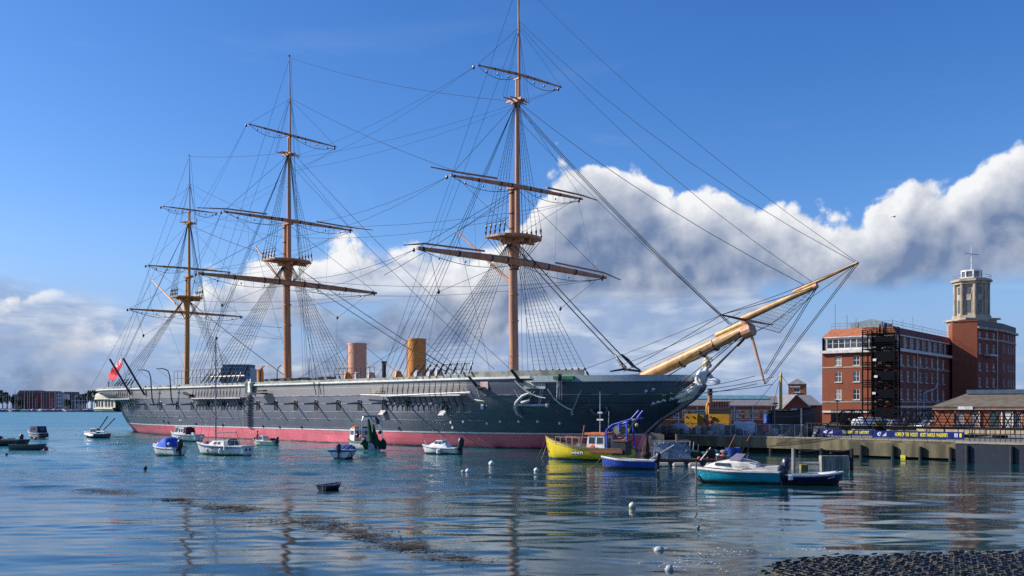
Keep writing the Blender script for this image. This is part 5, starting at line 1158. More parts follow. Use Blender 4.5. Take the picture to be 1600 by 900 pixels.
buoy(988, 793, .13, mat('buoy_cream', (.62, .58, .42), .6), 'cream buoy floating in the dark reflections off the turquoise cruiser'); buoy(1091, 825, .055, mat('buoy_blue', (.02, .2, .35), .5), 'tiny blue float nearest the slipway')
buoy(1105, 758 - 0.0, .0001 + .05, DKB, 'small dark float at the turquoise cruiser bow') if False else None
post = MB().tube([(0, 0, -.2), (0, 0, 1.15)], .045, 6).build('mooring_post', WOODG); post.location = at(1088.5, 759) + V3(-.0, .1, 0); tag(post, 'thin upright post at the bow of the turquoise cruiser', 'post')

# ================================================================ quay, land and buildings on the right
def wp(s, y, z): return O0 + U * s + Pn * y + V3(0, 0, z)        # ship frame to world (the quay runs parallel to the ship)
def wsp(px, py, y): q = sp(px, py, y); return wp(*q)
QA = A0                                                          # heading of the quay
CONC = mat('quay_concrete', (0.185, 0.155, 0.088), 0.85, col2=(.06, .056, .032), scale=.9, stretch=(1, 1, .22), lo=.36, hi=.62, bump=.6, bscale=6, detail=9)
CONC2 = mat('quay_top', (0.24, 0.23, 0.21), 0.9, scale=.6)
WETSH = mat('wet_shade_dark', (0.014, 0.016, 0.016), 0.6)  # shadow of the under-quay gap put into the wall colour; also wet posts
STL = mat('dark_steel', (0.006, 0.007, 0.010), 0.8, spec=.06)
NVS = mat('navy_steel', (0.012, 0.017, 0.035), 0.5)
BRK = brick_mat('brick_orange', (0.30, 0.072, 0.028), (0.20, 0.048, 0.021), (0.17, 0.10, 0.07))
BRK2 = brick_mat('brick_dark_shade', (0.27, 0.055, 0.028), (0.19, 0.040, 0.022), (0.18, 0.11, 0.08))  # also the shaded sides of the brick block, shade put into the colour
BRK3 = brick_mat('brick_shed', (0.42, 0.115, 0.042), (0.28, 0.072, 0.03), (0.24, 0.15, 0.10))
STONE = mat('portland_stone', (0.42, 0.365, 0.27), 0.8, col2=(.26, .22, .17), scale=.9, stretch=(1, 1, .4))
WSTR = mat('white_band', (0.66, 0.65, 0.62), 0.6)
SLATE = mat('slate_roof', (0.20, 0.195, 0.20), 0.75, col2=(.15, .15, .155), scale=1.5, stretch=(3, .3, 3))
SLATE2 = mat('brown_roof', (0.15, 0.125, 0.09), 0.85, scale=1.2)
TILE = mat('roof_tile', (0.40, 0.13, 0.055), 0.8, col2=(.30, .09, .04), scale=2)
LEAD = mat('lead_roof', (0.20, 0.27, 0.28), 0.6)
SKYG = mat('rooflight_glass', (0.16, 0.30, 0.30), 0.3)
def frame_obj(name, mb, m, rz, par=None, **k): return mb.build(name, m, par, **k)
def poly_w(pts): return [tuple(wp(s, y, 0).xy) for s, y in pts]
MB().prism(poly_w([(17.2, 2.6), (41.6, 2.6), (41.6, 12), (17.2, 12)]), .45, 1.3, 0, 1).build('quay', [CONC, CONC2], None, kind='structure')
q2 = MB().prism(poly_w([(33.5, 2.1), (41.6, 2.1), (41.6, 2.597), (33.5, 2.597)]), .15, 1.14).build('quay_face', CONC, None, kind='structure')
MB().prism(poly_w([(18.2, 4.2), (150, 4.2), (150, 11.8), (18.2, 11.8)]), -3, .446).build('quay_wall', WETSH, None, kind='structure')
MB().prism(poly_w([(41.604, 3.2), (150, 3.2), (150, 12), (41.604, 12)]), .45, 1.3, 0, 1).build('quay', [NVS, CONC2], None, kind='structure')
MB().prism(poly_w([(38, 12.004), (150, 12.004), (150, 28), (38, 28)]), -3, 1.3, 0, 0).build('quay_link', CONC2, None, kind='structure')
MB().prism(poly_w([(-60, 28.004), (300, 28.004), (300, 260), (-60, 260)]), -3, 1.3, 0, 0).build('dockyard_ground', mat('dockyard_asphalt', (.10, .10, .095), .9), None, kind='structure')
# capping blocks along the quay edge, picked out one by one
caps = bpy.data.objects['quay']
cm = MB().box((0, 0, 0), (.92, .5, .10)).build('capping_block', mat('cap_stone', (.33, .30, .23), .85, col2=(.18, .17, .12), scale=3), caps)
for k in range(26):
    o = cm if k == 0 else cm.copy()
    if k: COL.objects.link(o)
    o.parent = caps; o.location = wp(17.8 + k * .95, 2.83, 1.352 + .01 * random.random()); o.rotation_euler = (0, 0, QA + random.uniform(-.01, .01))
for k, s_ in enumerate([19 + 2.6 * i for i in range(6)] + [34.5, 36.9, 38.9, 41.0]):
    p = MB().tube([wp(s_, 2.2 if s_ < 33 else 1.9, -2), wp(s_, 2.2 if s_ < 33 else 1.9, .44 if s_ < 33 else .95)], .14, 8).build('fender_pile', mat('weedy_pile', (.02, .022, .018), .8)); tag(p, 'dark weedy timber pile standing against the quay face', 'pile', 'fender piles along the quay face')
# mooring frame with chains and a pale wall stub in the water
pf = thing('mooring_posts', 'three timber posts joined by sagging chains beside a pale wall stub', 'mooring posts', at(1283, 735), QA * .2)
for x in (-1.6, .0, 1.75): MB().tube([(x, 0, -1), (x, 0, 1.32)], .11, 8).build('post', mat('pale_post', (.30, .30, .27), .8) if x < -1 else WETSH, pf)
for z in (1.25, 1.05):
    for a, b_ in ((-1.6, 0), (0, 1.75)): line('chain', (a, 0, z), (b_, 0, z), .045, pf, .12, WETSH)
o = MB().box((0, 0, .2), (1.62, .5, 1.4)).build('wall_stub', mat('pale_concrete', (.34, .32, .27), .9, col2=(.14, .13, .10), scale=3, stretch=(2.5, 1, .3), lo=.35, hi=.65), None); o.location = at(1303, 735.5); tag(o, 'pale streaked concrete wall stub standing in the water', 'wall')
o = MB().box((0, 0, .05), (.42, .4, .5)).build('wall_stub', mat('weed_green_conc', (.22, .20, .08), .9), None); o.location = at(1258, 734) + V3(0, .3, 0); tag(o, 'short greenish weed stained block beside the leftmost mooring post', 'block')
o = MB().box((0, 0, 0), (.36, .05, .26)).build('depth_sign', mat('sign_yellow', (.62, .58, .04), .6), None); o.location = wsp(1411, 728, 2.05); o.rotation_euler = (0, 0, QA); o.location.z = max(o.location.z, .14); tag(o, 'small yellow notice just above the water below the quay', 'sign')
# steel pontoon at the right end
pn = thing('steel_pontoon', 'dark navy steel pontoon moored at the right end of the quay', 'pontoon', wp(48.3, 1.4, 0), QA)
MB().box((0, 0, .55), (12.8, 2.2, 1.5)).build('pontoon_hull', NVS, pn); MB().box((0, 0, 1.34), (12.9, 2.3, .08)).build('pontoon_deck', mat('deck_buff', (.34, .31, .20), .8), pn)
for k in range(5): MB().tube([(-5.6 + 2.8 * k, -1.25, -.5), (-5.6 + 2.8 * k, -1.25, 1.2)], .13, 8).build('pontoon_fender', BLACK, pn)
# walkway beam with pale panels, railings
wk = thing('walkway', 'pale panelled walkway with black railings over the quay', 'walkway', (0, 0, 0))
for k in range(9):
    a, b_ = wsp(1432 + 22 * k, 673.5 + .4 * k, 5), wsp(1453 + 22 * k, 673.8 + .4 * k, 5); d = (b_ - a)
    MB().box((a + b_) / 2, (d.length - .04, .12, .34), QA).build('side_panel', mat('panel_buff', (.44, .36, .22), .8), wk)
rl = MB()
for k in range(14):
    p = wsp(1515 + 8 * k, 690, 3.4); p.z = 1.3; rl.bar(p, p + V3(0, 0, .95), .03, n=4)
for z in (1.6, 1.9, 2.25): rl.bar(wp(sp(1512, 690, 3.4).x, 3.4, z), wp(sp(1625, 690, 3.4).x, 3.4, z), .03, n=4)
rl.build('railing', BLACK, wk)
# linkspan truss
tr = thing('linkspan_bridge', 'black steel truss footbridge running across in front of the brick buildings', 'bridge', (0, 0, 0))
yT = 13.0; sA, sB, sC = sp(1290, 655, yT).x, sp(1318, 655, yT).x, sp(1690, 655, yT).x
zt, zb = 3.52, 2.02
for yo in (0, 2.0):
    MB().box((wp(sB, yT + yo, zt) + wp(sC, yT + yo, zt)) / 2, (sC - sB, .13, .13), QA).build('top_chord', STL, tr)
    MB().box((wp(sA, yT + yo, zb) + wp(sC, yT + yo, zb)) / 2, (sC - sA, .15, .3), QA).build('bottom_chord', STL, tr)
    MB().bar(wp(sA, yT + yo, zb), wp(sB, yT + yo, zt), .07, n=6).build('end_post', STL, tr)
    nb = 12
    for k in range(nb):
        a, b_ = lerp(sB, sC, k / nb), lerp(sB, sC, (k + 1) / nb); m_ = (a + b_) / 2
        MB().bar(wp(a, yT + yo, zt), wp(m_, yT + yo, zb), .045, n=5).build('diagonal', STL, tr); MB().bar(wp(m_, yT + yo, zb), wp(b_, yT + yo, zt), .045, n=5).build('diagonal', STL, tr)
    rr_ = MB()
    for z in (2.3, 2.55, 2.8, 3.05): rr_.bar(wp(sA + .5, yT + yo, z), wp(sC, yT + yo, z), .022, n=4)
    rr_.build('guard_wires', STL, tr)
MB().box((wp(sA, yT + 1, zb + .1) + wp(sC, yT + 1, zb + .1)) / 2, (sC - sA, 1.86, .06), QA).build('bridge_deck', DECK, tr)
for s_ in (sA + 1, (sA + sC) / 2, sC - 6): MB().box(wp(s_, yT + 1, .9), (.5, 2.2, 2.0), QA).build('bridge_pier', STL, tr)
lr = thing('low_railing', 'low black two bar railing with posts between quay and footbridge', 'railing', (0, 0, 0))
l_ = MB()
for k in range(9): p = wp(lerp(sp(1262, 665, 9).x, sp(1310, 665, 9).x, k / 8), 9, 1.3); l_.bar(p, p + V3(0, 0, 1.1), .04, n=4)
for z in (1.6, 2.0, 2.4): l_.bar(wp(sp(1258, 665, 9).x, 9, z), wp(sp(1312, 665, 9).x, 9, z), .04, n=4)
l_.build('rails', BLACK, lr)
# banners
BBL = mat('banner_blue', (0.004, 0.016, 0.14), 0.7, spec=.2); BYE = mat('banner_yellow', (0.74, 0.66, 0.02), 0.6); BWH = mat('banner_white', (0.62, 0.66, 0.80), 0.6)
def banner(x0, x1, pyt, pyb, y, label, texts):
    a, b_ = sp(x0, (pyt + pyb) / 2, y), sp(x1, (pyt + pyb) / 2, y); L = b_.x - a.x; zt_ = sp((x0 + x1) / 2, pyt, y).z; zb_ = sp((x0 + x1) / 2, pyb, y).z; hgt = zt_ - zb_
    t = thing('banner', label, 'banner', wp((a.x + b_.x) / 2, y, (zt_ + zb_) / 2), QA)
    MB().box((0, 0, 0), (L, .03, hgt)).build('cloth', BBL, t)
    for txt, pc, wpx, m in texts:
        xc = sp(pc, 680, y).x - (a.x + b_.x) / 2; wd = sp(pc + wpx / 2, 680, y).x - sp(pc - wpx / 2, 680, y).x
        if txt == '*':
            g_ = MB(); r = hgt * .27
            g_.tube([(xc + r * (.35 + .65 * math.cos(k * .7)) - r, -.02, r * .9 * math.sin(k * .7)) for k in range(8)], .05, 4); g_.box((xc - wd * .22, -.02, 0), (wd * .22, .012, hgt * .38)); g_.slab((xc + wd * .1, -.022, -r), (xc + wd * .45, -.022, -r), (xc + wd * .45, -.022, r), (xc + wd * .3, -.022, .2 * r), .012)
            g_.build('emblem', m, t)
        else:
            o = glyphs(t, txt, (xc, -.022, 0), hgt * .74, m, (R(90), 0, 0)); bb = [v[0] for v in o.bound_box]; o.scale = (wd / max(max(bb) - min(bb), .01), 1, 1)
    for k in range(6): MB().bar((-L / 2 + L * k / 5, .06, zb_ * 0 - hgt / 2 - .35), (-L / 2 + L * k / 5, .06, hgt / 2 + .25), .025, n=4).build('post', BLACK, t)
    return t
banner(1282, 1363, 671.2, 679.4, 3.6, 'royal blue banner with short yellow slogan, left of the longer banner', [('*', 1293, 18, BWH), ('THE', 1319.5, 6.2, BYE), ('HOME', 1328.5, 9.8, BYE), ('OF', 1338.6, 5.4, BYE), ('HISTORY', 1350.5, 15, BYE)])
banner(1364, 1506, 674, 685, 3.0, 'royal blue banner reading HOME OF THE WORLDS MOST FAMOUS WARSHIPS in yellow', [('*', 1377, 18, BWH), ("HOME", 1403.5, 9.5, BYE), ('OF', 1411, 4, BYE), ('THE', 1417.5, 5.5, BYE), ("WORLD'S", 1428.3, 12.5, BYE), ('MOST', 1442.5, 9, BYE), ('FAMOUS', 1455, 13, BYE), ('WARSHIPS', 1472, 18, BYE), ('II', 1494, 5, BWH), ('I', 1501, 3.5, BYE)])
# fence, crates, heaps on the jetty
def heras(x0, x1, y, label):
    t = thing('mesh_fence_panel', label, 'fence panel', (0, 0, 0), 0, 'grey mesh fence panels along the quay edge'); a, b_ = sp(x0, 670, y).x, sp(x1, 670, y).x
    f = MB(); f.tube([wp(a, y, 1.35), wp(a, y, 2.35), wp(b_, y, 2.35), wp(b_, y, 1.35), wp(a, y, 1.45)], .028, 4); f.build('frame', STEEL, t)
    m_ = MB()
    for k in range(1, 12): m_.bar(wp(lerp(a, b_, k / 12), y, 1.45), wp(lerp(a, b_, k / 12), y, 2.35), .007, n=3)
    for z in (1.6, 1.8, 2.0, 2.2): m_.bar(wp(a, y, z), wp(b_, y, z), .007, n=3)
    m_.build('wire_mesh', STEEL, t, kind='stuff')
for k in range(12): heras(1022 + 20 * k, 1041.5 + 20 * k, 4.2, 'galvanised mesh fence panel standing on the quay')
def slatbox(px, py, w, h, label, y=4.9):
    t = thing('slatted_crate', label, 'crate', wsp(px, py, y), QA)
    MB().box((0, 0, 0), (w * .94, .5, h)).build('crate_body', mat('crate_inner', (.01, .01, .012), .8), t)
    for k in range(4): MB().box((0, -.27, -h / 2 + h * (k + .5) / 4), (w, .05, h * .20)).build('slat', BLACK, t)
slatbox(1042, 672, .78, .80, 'black slatted crate nearest the warship bow'); slatbox(1141, 672, .75, .86, 'black slatted crate in front of the white covered boat'); slatbox(1188, 672, .74, .84, 'black slatted crate left of the pink buoy'); slatbox(1240, 673, .8, .8, 'black slatted crate against the black vessel hull')
TARW = mat('white_tarp', (.70, .71, .74), .7, col2=(.55, .57, .62), scale=3, bump=.5, bscale=4)
def tarp(x0, x1, pyt, y, label, m=TARW, hgt=None, name='covered_boat', cat='covered boat'):
    a, b_ = sp(x0, 665, y).x, sp(x1, 665, y).x; zt_ = sp((x0 + x1) / 2, pyt, y).z; L = b_ - a; random.seed(int(x0))
    rows = []
    for i in range(9):
        t = i / 8; hh = (zt_ - 1.3) * (1 - .25 * (2 * t - 1) ** 4) * random.uniform(.93, 1.03); wd = .62 * (1 - .5 * max(0, t - .55) / .45)
        rows.append([(L * (t - .5), wd * math.cos(math.pi * k / 8), hh * (.1 + .9 * math.sin(math.pi * k / 8) ** .32) * random.uniform(.94, 1.04)) for k in range(9)])
    mb = MB().grid(rows); mb.quad(*rows[0]); mb.quad(*reversed(rows[-1])); o = mb.build(name, m, None, smooth=True); o.location = wp((a + b_) / 2, y, 1.3); o.rotation_euler = (0, 0, QA); tag(o, label, cat); return o
tarp(1142, 1183, 657.5, 7.4, 'long white tarpaulin covered boat on the quay by the black crate'); tarp(1110, 1137, 661.5, 7.2, 'grey white sheeted heap under the yellow tug', mat('grey_sheet', (.50, .50, .47), .8, bump=.4)); tarp(1050, 1074, 661, 7.2, 'pale sheeted heap left of the yellow tug'); tarp(1014, 1036, 662, 6.8, 'buff sheeted heap under the warship bow', mat('buff_sheet', (.38, .33, .26), .85))
random.seed(5)
junk = [mat('junk_%s' % n_, c, .8) for n_, c in (('blue', (.10, .14, .22)), ('pale', (.42, .42, .44)), ('brown', (.16, .10, .06)), ('dark', (.02, .022, .028)), ('white', (.6, .6, .6)))]
for k in range(52):
    px = random.uniform(1026, 1290); y = random.uniform(4.8, 8.5); w_ = random.uniform(.22, .6); hgt = random.uniform(.25, .75)
    c = MB(); c.box((0, 0, hgt / 2), (w_, random.uniform(.3, .6), hgt)); c.box((0, 0, hgt + .02), (w_ * 1.05, .5, .04)); kk = random.choice([0, 0, 1, 1, 2, 3, 3, 4])
    o = c.build('fish_box', junk[kk]); o.location = wp(sp(px, 670, y).x, y, 1.3); o.rotation_euler = (0, 0, QA + random.uniform(-.4, .4)); tag(o, ('slate blue', 'pale grey', 'brown', 'black', 'white')[kk] + ' lidded box among the clutter on the quay', 'box', 'boxes cluttering the quay')
def ballthing(px, py, y, r, m, label): o = MB().ball((0, 0, 0), r, 10, 7, sz=1.1).tube([(0, 0, r), (0, 0, r * 1.4)], r * .2, 6).build('hanging_buoy', m, None, smooth=True); o.location = wsp(px, py, y); tag(o, label, 'buoy')
ballthing(1105, 660.5, 4.6, .24, mat('pink_red', (.78, .04, .07), .5), 'pinkish red buoy hung in front of the yellow tug'); ballthing(1113, 659.5, 4.9, .20, mat('orange_red', (.75, .10, .03), .5), 'orange red buoy beside the pinkish one under the tug'); ballthing(1198, 670, 4.6, .29, mat('pink_red', (.78, .04, .07), .5), 'pink buoy beside the black vessel')
# lamp posts
def lamp(px, pyt, y, label):
    p = thing('street_lamp', label, 'street lamp', wp(sp(px, 660, y).x, y, 1.3)); z = sp(px, pyt, y).z - 1.3
    MB().bar((0, 0, 0), (0, 0, z), .05, .035, 8).build('lamp_post', BLACK, p); MB().lathe([(.05, -.05), (.30, 0), (.30, .06), (.08, .12)], 10, (0, 0, z)).build('lamp_head', BLACK, p)
lamp(1308, 627, 11, 'black street lamp in front of the brick block corner'); lamp(1211, 631, 11, 'black street lamp left of the yellow derrick mast')
o = MB().tube([(0, 0, 0), (0, 0, 2.4)], .07, 6).build('mooring_pole', mat('pole_pale', (.55, .50, .40), .7)); o.location = wp(sp(1252, 660, 4.4).x, 4.4, 1.3); tag(o, 'pale upright pole in front of the black vessel bow', 'pole')
# yellow tug in the basin
yT_ = 18.0; p = wsp(1108, 668, yT_); p.z = 0
tg = thing('harbour_tug', 'yellow and black harbour tug with tall funnel and brown wheelhouse windows', 'tug boat', p, R(-22)); tg.scale = (1.06, 1, 1)
TY = mat('tug_yellow', (.72, .36, .02), .5, col2=(.6, .30, .02), scale=3); TD = mat('tug_dark', (.035, .04, .05), .6); TB = mat('tug_brown', (.20, .08, .05), .6)
w, g, P = boat_hull(tg, 8.6, 2.8, 1.5, [BLACK, BLACK, INSIDE, ANTIF], False, sheer=.2, tr=.8)
k_ = p.y / F
def X_(px): return (px - 800) * k_ - p.x
def Z_(py): return H + (HZ - py) * k_
MB().box((X_(1084), -.3, lerp(1.5, Z_(647), .5)), (1.25, 1.5, Z_(647) - 1.5)).build('deckhouse', TY, tg); MB().box((X_(1100), 0, lerp(1.5, Z_(648), .5)), (.9, 1.4, Z_(648) - 1.5)).build('engine_casing', mat('tug_ochre', (.42, .25, .03), .6), tg); dh = MB().box((X_(1124.5), -.2, lerp(1.5, Z_(647), .5)), (1.95, 1.6, Z_(647) - 1.5)).build('deckhouse', TY, tg)
for px in (1078, 1088): MB().tube([(X_(px), -1.03, Z_(651.5)), (X_(px), -1.10, Z_(651.5))], .09, 8).build('porthole', BLACK, tg)
MB().tube([(X_(1118), -.98, Z_(654)), (X_(1118), -1.08, Z_(654))], .2, 10).build('porthole', BLACK, tg); MB().tube([(X_(1113), -.98, Z_(651.5)), (X_(1113), -1.06, Z_(651.5))], .09, 8).build('porthole', BLACK, tg)
w2 = MB().box((X_(1124), -.1, lerp(Z_(647), Z_(638.5), .5)), (1.9, 1.5, Z_(638.5) - Z_(647) - .01)).build('wheelhouse', TD, tg)
wz0, wz1 = Z_(638.5), Z_(628); wx0, wx1 = X_(1112), X_(1138)
MB().box(((wx0 + wx1) / 2, -.1, (wz0 + wz1) / 2), (wx1 - wx0 - .14, 1.2, wz1 - wz0)).build('window', mat('dusty_glass', (.28, .24, .22), .3), w2)
fr = MB()
for k in range(8): fr.box((lerp(wx0, wx1, k / 7), -.76, (wz0 + wz1) / 2), (.09, .10, wz1 - wz0))
for z in (wz0 + .05, wz1): fr.box(((wx0 + wx1) / 2, -.1, z), (wx1 - wx0 + .1, 1.44, .10))
fr.build('window_frame', TB, w2)
fx = X_(1109); MB().tube([(fx, .1, 1.5), (fx, .1, Z_(618.2))], .24, 12).build('funnel', mat('tug_salmon', (.52, .24, .14), .6), tg, smooth=True); MB().tube([(fx, .1, Z_(618)), (fx, .1, Z_(607.5)), (fx, .1, Z_(607))], [.245, .245, .28], 12).build('funnel_top', TD, tg, smooth=True)
MB().tube([(X_(1106), -.3, Z_(648)), (X_(1105), -.3, Z_(640)), (X_(1105.5), -.25, Z_(632)), (X_(1107), -.1, Z_(629))], .10, 7).build('exhaust_pipe', TY, tg, smooth=True); MB().box((X_(1106), -.5, Z_(653)), (.45, .5, .75)).build('winch', TD, tg); MB().box((X_(1096), 0, Z_(645)), (.7, .8, .2)).build('towing_bitts', mat('tug_green', (.03, .12, .08), .7), tg); MB().box((X_(1094), .2, Z_(644)), (.6, .8, .3)).build('covered_winch', NAVC, tg)
# black vessel with the yellow derrick
yB = 16.0; p = wsp(1236, 668, yB); p.z = 0; k_ = p.y / F
bv = thing('derrick_barge', 'black steel vessel with yellow derrick mast and long yellow boom', 'workboat', p, R(0)); 
w, g, P = boat_hull(bv, 3.9, 1.9, Z_(645), [BLACK, STL, INSIDE, ANTIF], False, sheer=.20, tr=.95, full=.6)
dy_ = mat('derrick_yellow', (.68, .42, .08), .5)
MB().tube([(X_(1220), 0, 2.5), (X_(1220), 0, Z_(586)), (X_(1220.5), 0, Z_(583))], [.16, .13, .08], 10).build('derrick_mast', dy_, bv, smooth=True); MB().bar((X_(1217), -.2, Z_(644)), (X_(1158), -.5, Z_(646.5)), .08, .06, 8).build('derrick_boom', dy_, bv)
for a in ((1258, 640), (1204, 650), (1170, 645)): line('wire', (X_(1220), 0, Z_(585)), (X_(a[0]), 0, Z_(a[1])), .02, bv)
MB().box((X_(1203), .3, Z_(652)), (.7, .7, 1.2), .2, 0, .12).build('deck_cabin', mat('cabin_blue', (.02, .10, .35), .6), bv); MB().tube([(X_(1227), 0, Z_(648)), (X_(1227), 0, Z_(640))], .18, 8).build('winch', dy_, bv); MB().tube([(X_(1241), 0, Z_(648)), (X_(1241), 0, Z_(641)), (X_(1241), 0, Z_(638))], [.36, .36, .2], 10).build('water_tank', mat('tank_grey', (.42, .44, .48), .5), bv, smooth=True); MB().bar((X_(1212), -.3, Z_(648)), (X_(1218), -.1, Z_(636)), .06, n=5).build('stay_leg', STEEL, bv)

# ---------------------------------------------------------------- buildings
def wall_grid(par, name, m, w_, h_, rects, depth=.14):
    """a wall in its own x-z plane, facing -y, with real openings"""
    xs = sorted({0.0, w_} | {r[0] for r in rects} | {r[1] for r in rects}); zs = sorted({0.0, h_} | {r[2] for r in rects} | {r[3] for r in rects})
    mb = MB()
    def inside(x, z): return any(r[0] < x < r[1] and r[2] < z < r[3] for r in rects)
    for i in range(len(xs) - 1):
        for j in range(len(zs) - 1):
            if not inside((xs[i] + xs[i + 1]) / 2, (zs[j] + zs[j + 1]) / 2): mb.quad((xs[i], 0, zs[j]), (xs[i + 1], 0, zs[j]), (xs[i + 1], 0, zs[j + 1]), (xs[i], 0, zs[j + 1]))
    for a, b_, c, d in rects:
        mb.quad((a, 0, c), (a, depth, c), (a, depth, d), (a, 0, d)); mb.quad((b_, depth, c), (b_, 0, c), (b_, 0, d), (b_, depth, d)); mb.quad((a, depth, c), (a, 0, c), (b_, 0, c), (b_, depth, c)); mb.quad((a, 0, d), (a, depth, d), (b_, depth, d), (b_, 0, d))
    return mb.build(name, m, par)
PANES = [GLS, GLS, GLS, glass('window_glass_blue', (.05, .07, .09)), mat('window_blind', (.34, .33, .30), .5), mat('window_grey_tint', (.12, .12, .11), .2)]  # pane tints for variety, some with blinds
def windows(wall, rects, m=WHITE, nx=2, nz=2, sill=True, depth=.14, gm=None, t=.07):
    cache = {}
    for a, b_, c, d in rects:
        key = (round(b_ - a, 3), round(d - c, 3))
        if key not in cache:
            w_, h_ = b_ - a, d - c; fr = MB()
            fr.box((t / 2, 0, h_ / 2), (t, .07, h_)); fr.box((w_ - t / 2, 0, h_ / 2), (t, .07, h_)); fr.box((w_ / 2, 0, t / 2), (w_ - 2 * t, .07, t)); fr.box((w_ / 2, 0, h_ - t / 2), (w_ - 2 * t, .07, t))
            for k in range(1, nx): fr.box((w_ * k / nx, 0, h_ / 2), (t * .8, .06, h_ - 2 * t))
            for k in range(1, nz): fr.box((w_ / 2, 0.002, h_ * k / nz + .06), (w_ - 2 * t, .055, t * .8))
            o = fr.build('window', m, wall); o2 = MB().box((w_ / 2, .03, h_ / 2), (w_ - .02, .02, h_ - .02)).build('pane', gm or GLS, o)
            o3 = MB().box((w_ / 2, -.10, -.06), (w_ + .2, .22, .10)).build('sill', WSTR, o) if sill else None
            cache[key] = o
        else:
            o = copy_tree(cache[key], wall)
        o.location = (a, depth * .55, c)
        for ch in o.children:
            if ch.name.startswith('pane') and gm is None:
                ch.material_slots[0].link = 'OBJECT'; ch.material_slots[0].material = random.choice(PANES)
def face_obj(par, name, m, p0, p1, z0, z1, rects=(), wk=None, **kw):
    """wall between two ground points; rects in metres along it; the windows become its children"""
    d = V3(p1[0] - p0[0], p1[1] - p0[1], 0); o = wall_grid(par, name, m, d.length, z1 - z0, list(rects)); o.location = (p0[0], p0[1], z0); o.rotation_euler = (0, 0, math.atan2(d.y, d.x))
    if rects: windows(o, rects, **(wk or {}))
    return o
def strip(par, name, m, p0, p1, z, h_, out=.08, ext=.0):
    d = V3(p1[0] - p0[0], p1[1] - p0[1], 0); a = math.atan2(d.y, d.x); n_ = V3(d.y, -d.x, 0).normalized(); c = (V3(p0[0], p0[1], z) + V3(p1[0], p1[1], z)) / 2 + n_ * (out / 2 - .02)
    return MB().box(c, (d.length + ext, out + .04, h_), a).build(name, m, par)
# the five storey brick block
G = 1.3
bl = thing('brick_block', 'long five storey red brick building with glazed white top storey and tiled mansard roof', 'building', (0, 0, 0))
C0 = V3(60.2, 150, 0); dl = V3(-.77, .63, 0).normalized(); dr = V3(.63, .77, 0).normalized(); LW, RW = 12.0, 33.0
C1 = C0 + dl * LW; C2 = C0 + dr * RW; C3 = C1 + dr * RW
rows_z = [(5.05, 6.75), (7.9, 9.6), (10.55, 12.1)]
wl = [(x, x + 1.05, a - G, b_ - G) for a, b_ in rows_z for x in (2.15, 5.1)] + [(2.2, 4.4, .2, 2.6)]
fw = face_obj(bl, 'wall', BRK, C1, C0, G, 12.6, wl[:6])
wr = [(1.5 + 3.3 * k, 2.6 + 3.3 * k, a - G, b_ - G) for a, b_ in rows_z + [(2.0, 3.9)] for k in range(8)]
sw = face_obj(bl, 'wall', BRK2, C0, C2, G, 12.6, wr)
face_obj(bl, 'wall', BRK2, C2, C3, G, 15.2); face_obj(bl, 'wall', BRK2, C3, C1, G, 15.2)
for a, b_ in ((C1, C0), (C0, C2)):
    strip(bl, 'cornice', WSTR, a, b_, 12.82, .45, .55, .5); strip(bl, 'string_course', STONE, a, b_, 10.3, .18); strip(bl, 'string_course', STONE, a, b_, 4.7, .22)
strip(bl, 'string_course', WSTR, C1, C0, 3.1, .3, .25); strip(bl, 'parapet', WSTR, C0, C2, 3.9, .3, .2)
i1 = dr * .5; t0, t1 = C1 + i1 - dl * .5 + dl * .9 * 0, C0 + i1 + dl * .6
top_l = face_obj(bl, 'top_storey', WHITE, C1 + dr * .35 - dl * .35, C0 + dr * .35 + dl * .35, 13.05, 15.15, [(.35 + .98 * k, 1.27 + .98 * k, .35, 1.85) for k in range(8)], wk=dict(nx=1, nz=2, sill=False, t=.05))
top_r = face_obj(bl, 'top_storey', BRK2, C0 + dr * .35 + dl * .35, C2 + dl * .35, 13.05, 15.15, [(1.2 + 3.3 * k, 2.5 + 3.3 * k, .05, 1.95) for k in range(8)], wk=dict(nx=2, nz=3, sill=False))
for k in range(9): MB().box(C0 + dr * (.35 + .55 + 3.3 * k) + dl * .29 + V3(0, 0, 14.1), (.22, .14, 2.1), math.atan2(dr.y, dr.x)).build('pilaster', WSTR, bl)
strip(bl, 'eaves', WSTR, C0 + dl * .3, C2 + dl * .3, 15.2, .2, .3); strip(bl, 'eaves', WSTR, C1 - dl * .3 + dr * .3, C0 + dl * .3 + dr * .3, 15.2, .16, .3)
E0, E1, E2, E3 = (C0 + V3(0, 0, 15.28), C1 + V3(0, 0, 15.28), C2 + V3(0, 0, 15.28), C3 + V3(0, 0, 15.28))
cen = (C0 + C1) / 2
I0, I1 = C0 + dl * 1.1 + dr * 1.1 + V3(0, 0, 16.6), C1 - dl * 1.1 + dr * 1.1 + V3(0, 0, 16.6); I2, I3 = C2 + dl * 1.1 + V3(0, 0, 16.6), C3 - dl * 1.1 + V3(0, 0, 16.6)
MB().quad(E1, E0, I0, I1).build('mansard_roof', TILE, bl); MB().quad(E0, E2, I2, I0).quad(E3, E1, I1, I3).build('mansard_roof', BRK2, bl); MB().quad(I1, I0, I2, I3).build('flat_roof', LEAD, bl)
MB().box((I0 + I1) / 2 + dr * 5 + V3(0, 0, .5), (5.5, 5, 1.0), math.atan2(dr.y, dr.x)).build('roof_plant', LEAD, bl); MB().slab(*[(I0 + I1) / 2 + dr * a + dl * b_ + V3(0, 0, 1.0 + c) for a, b_, c in ((2.4, -2.8, 0), (2.4, 2.8, 0), (5, 0, .8), (5, -.1, .8))], .1).build('roof_plant_hood', LEAD, bl)
rr_ = MB()
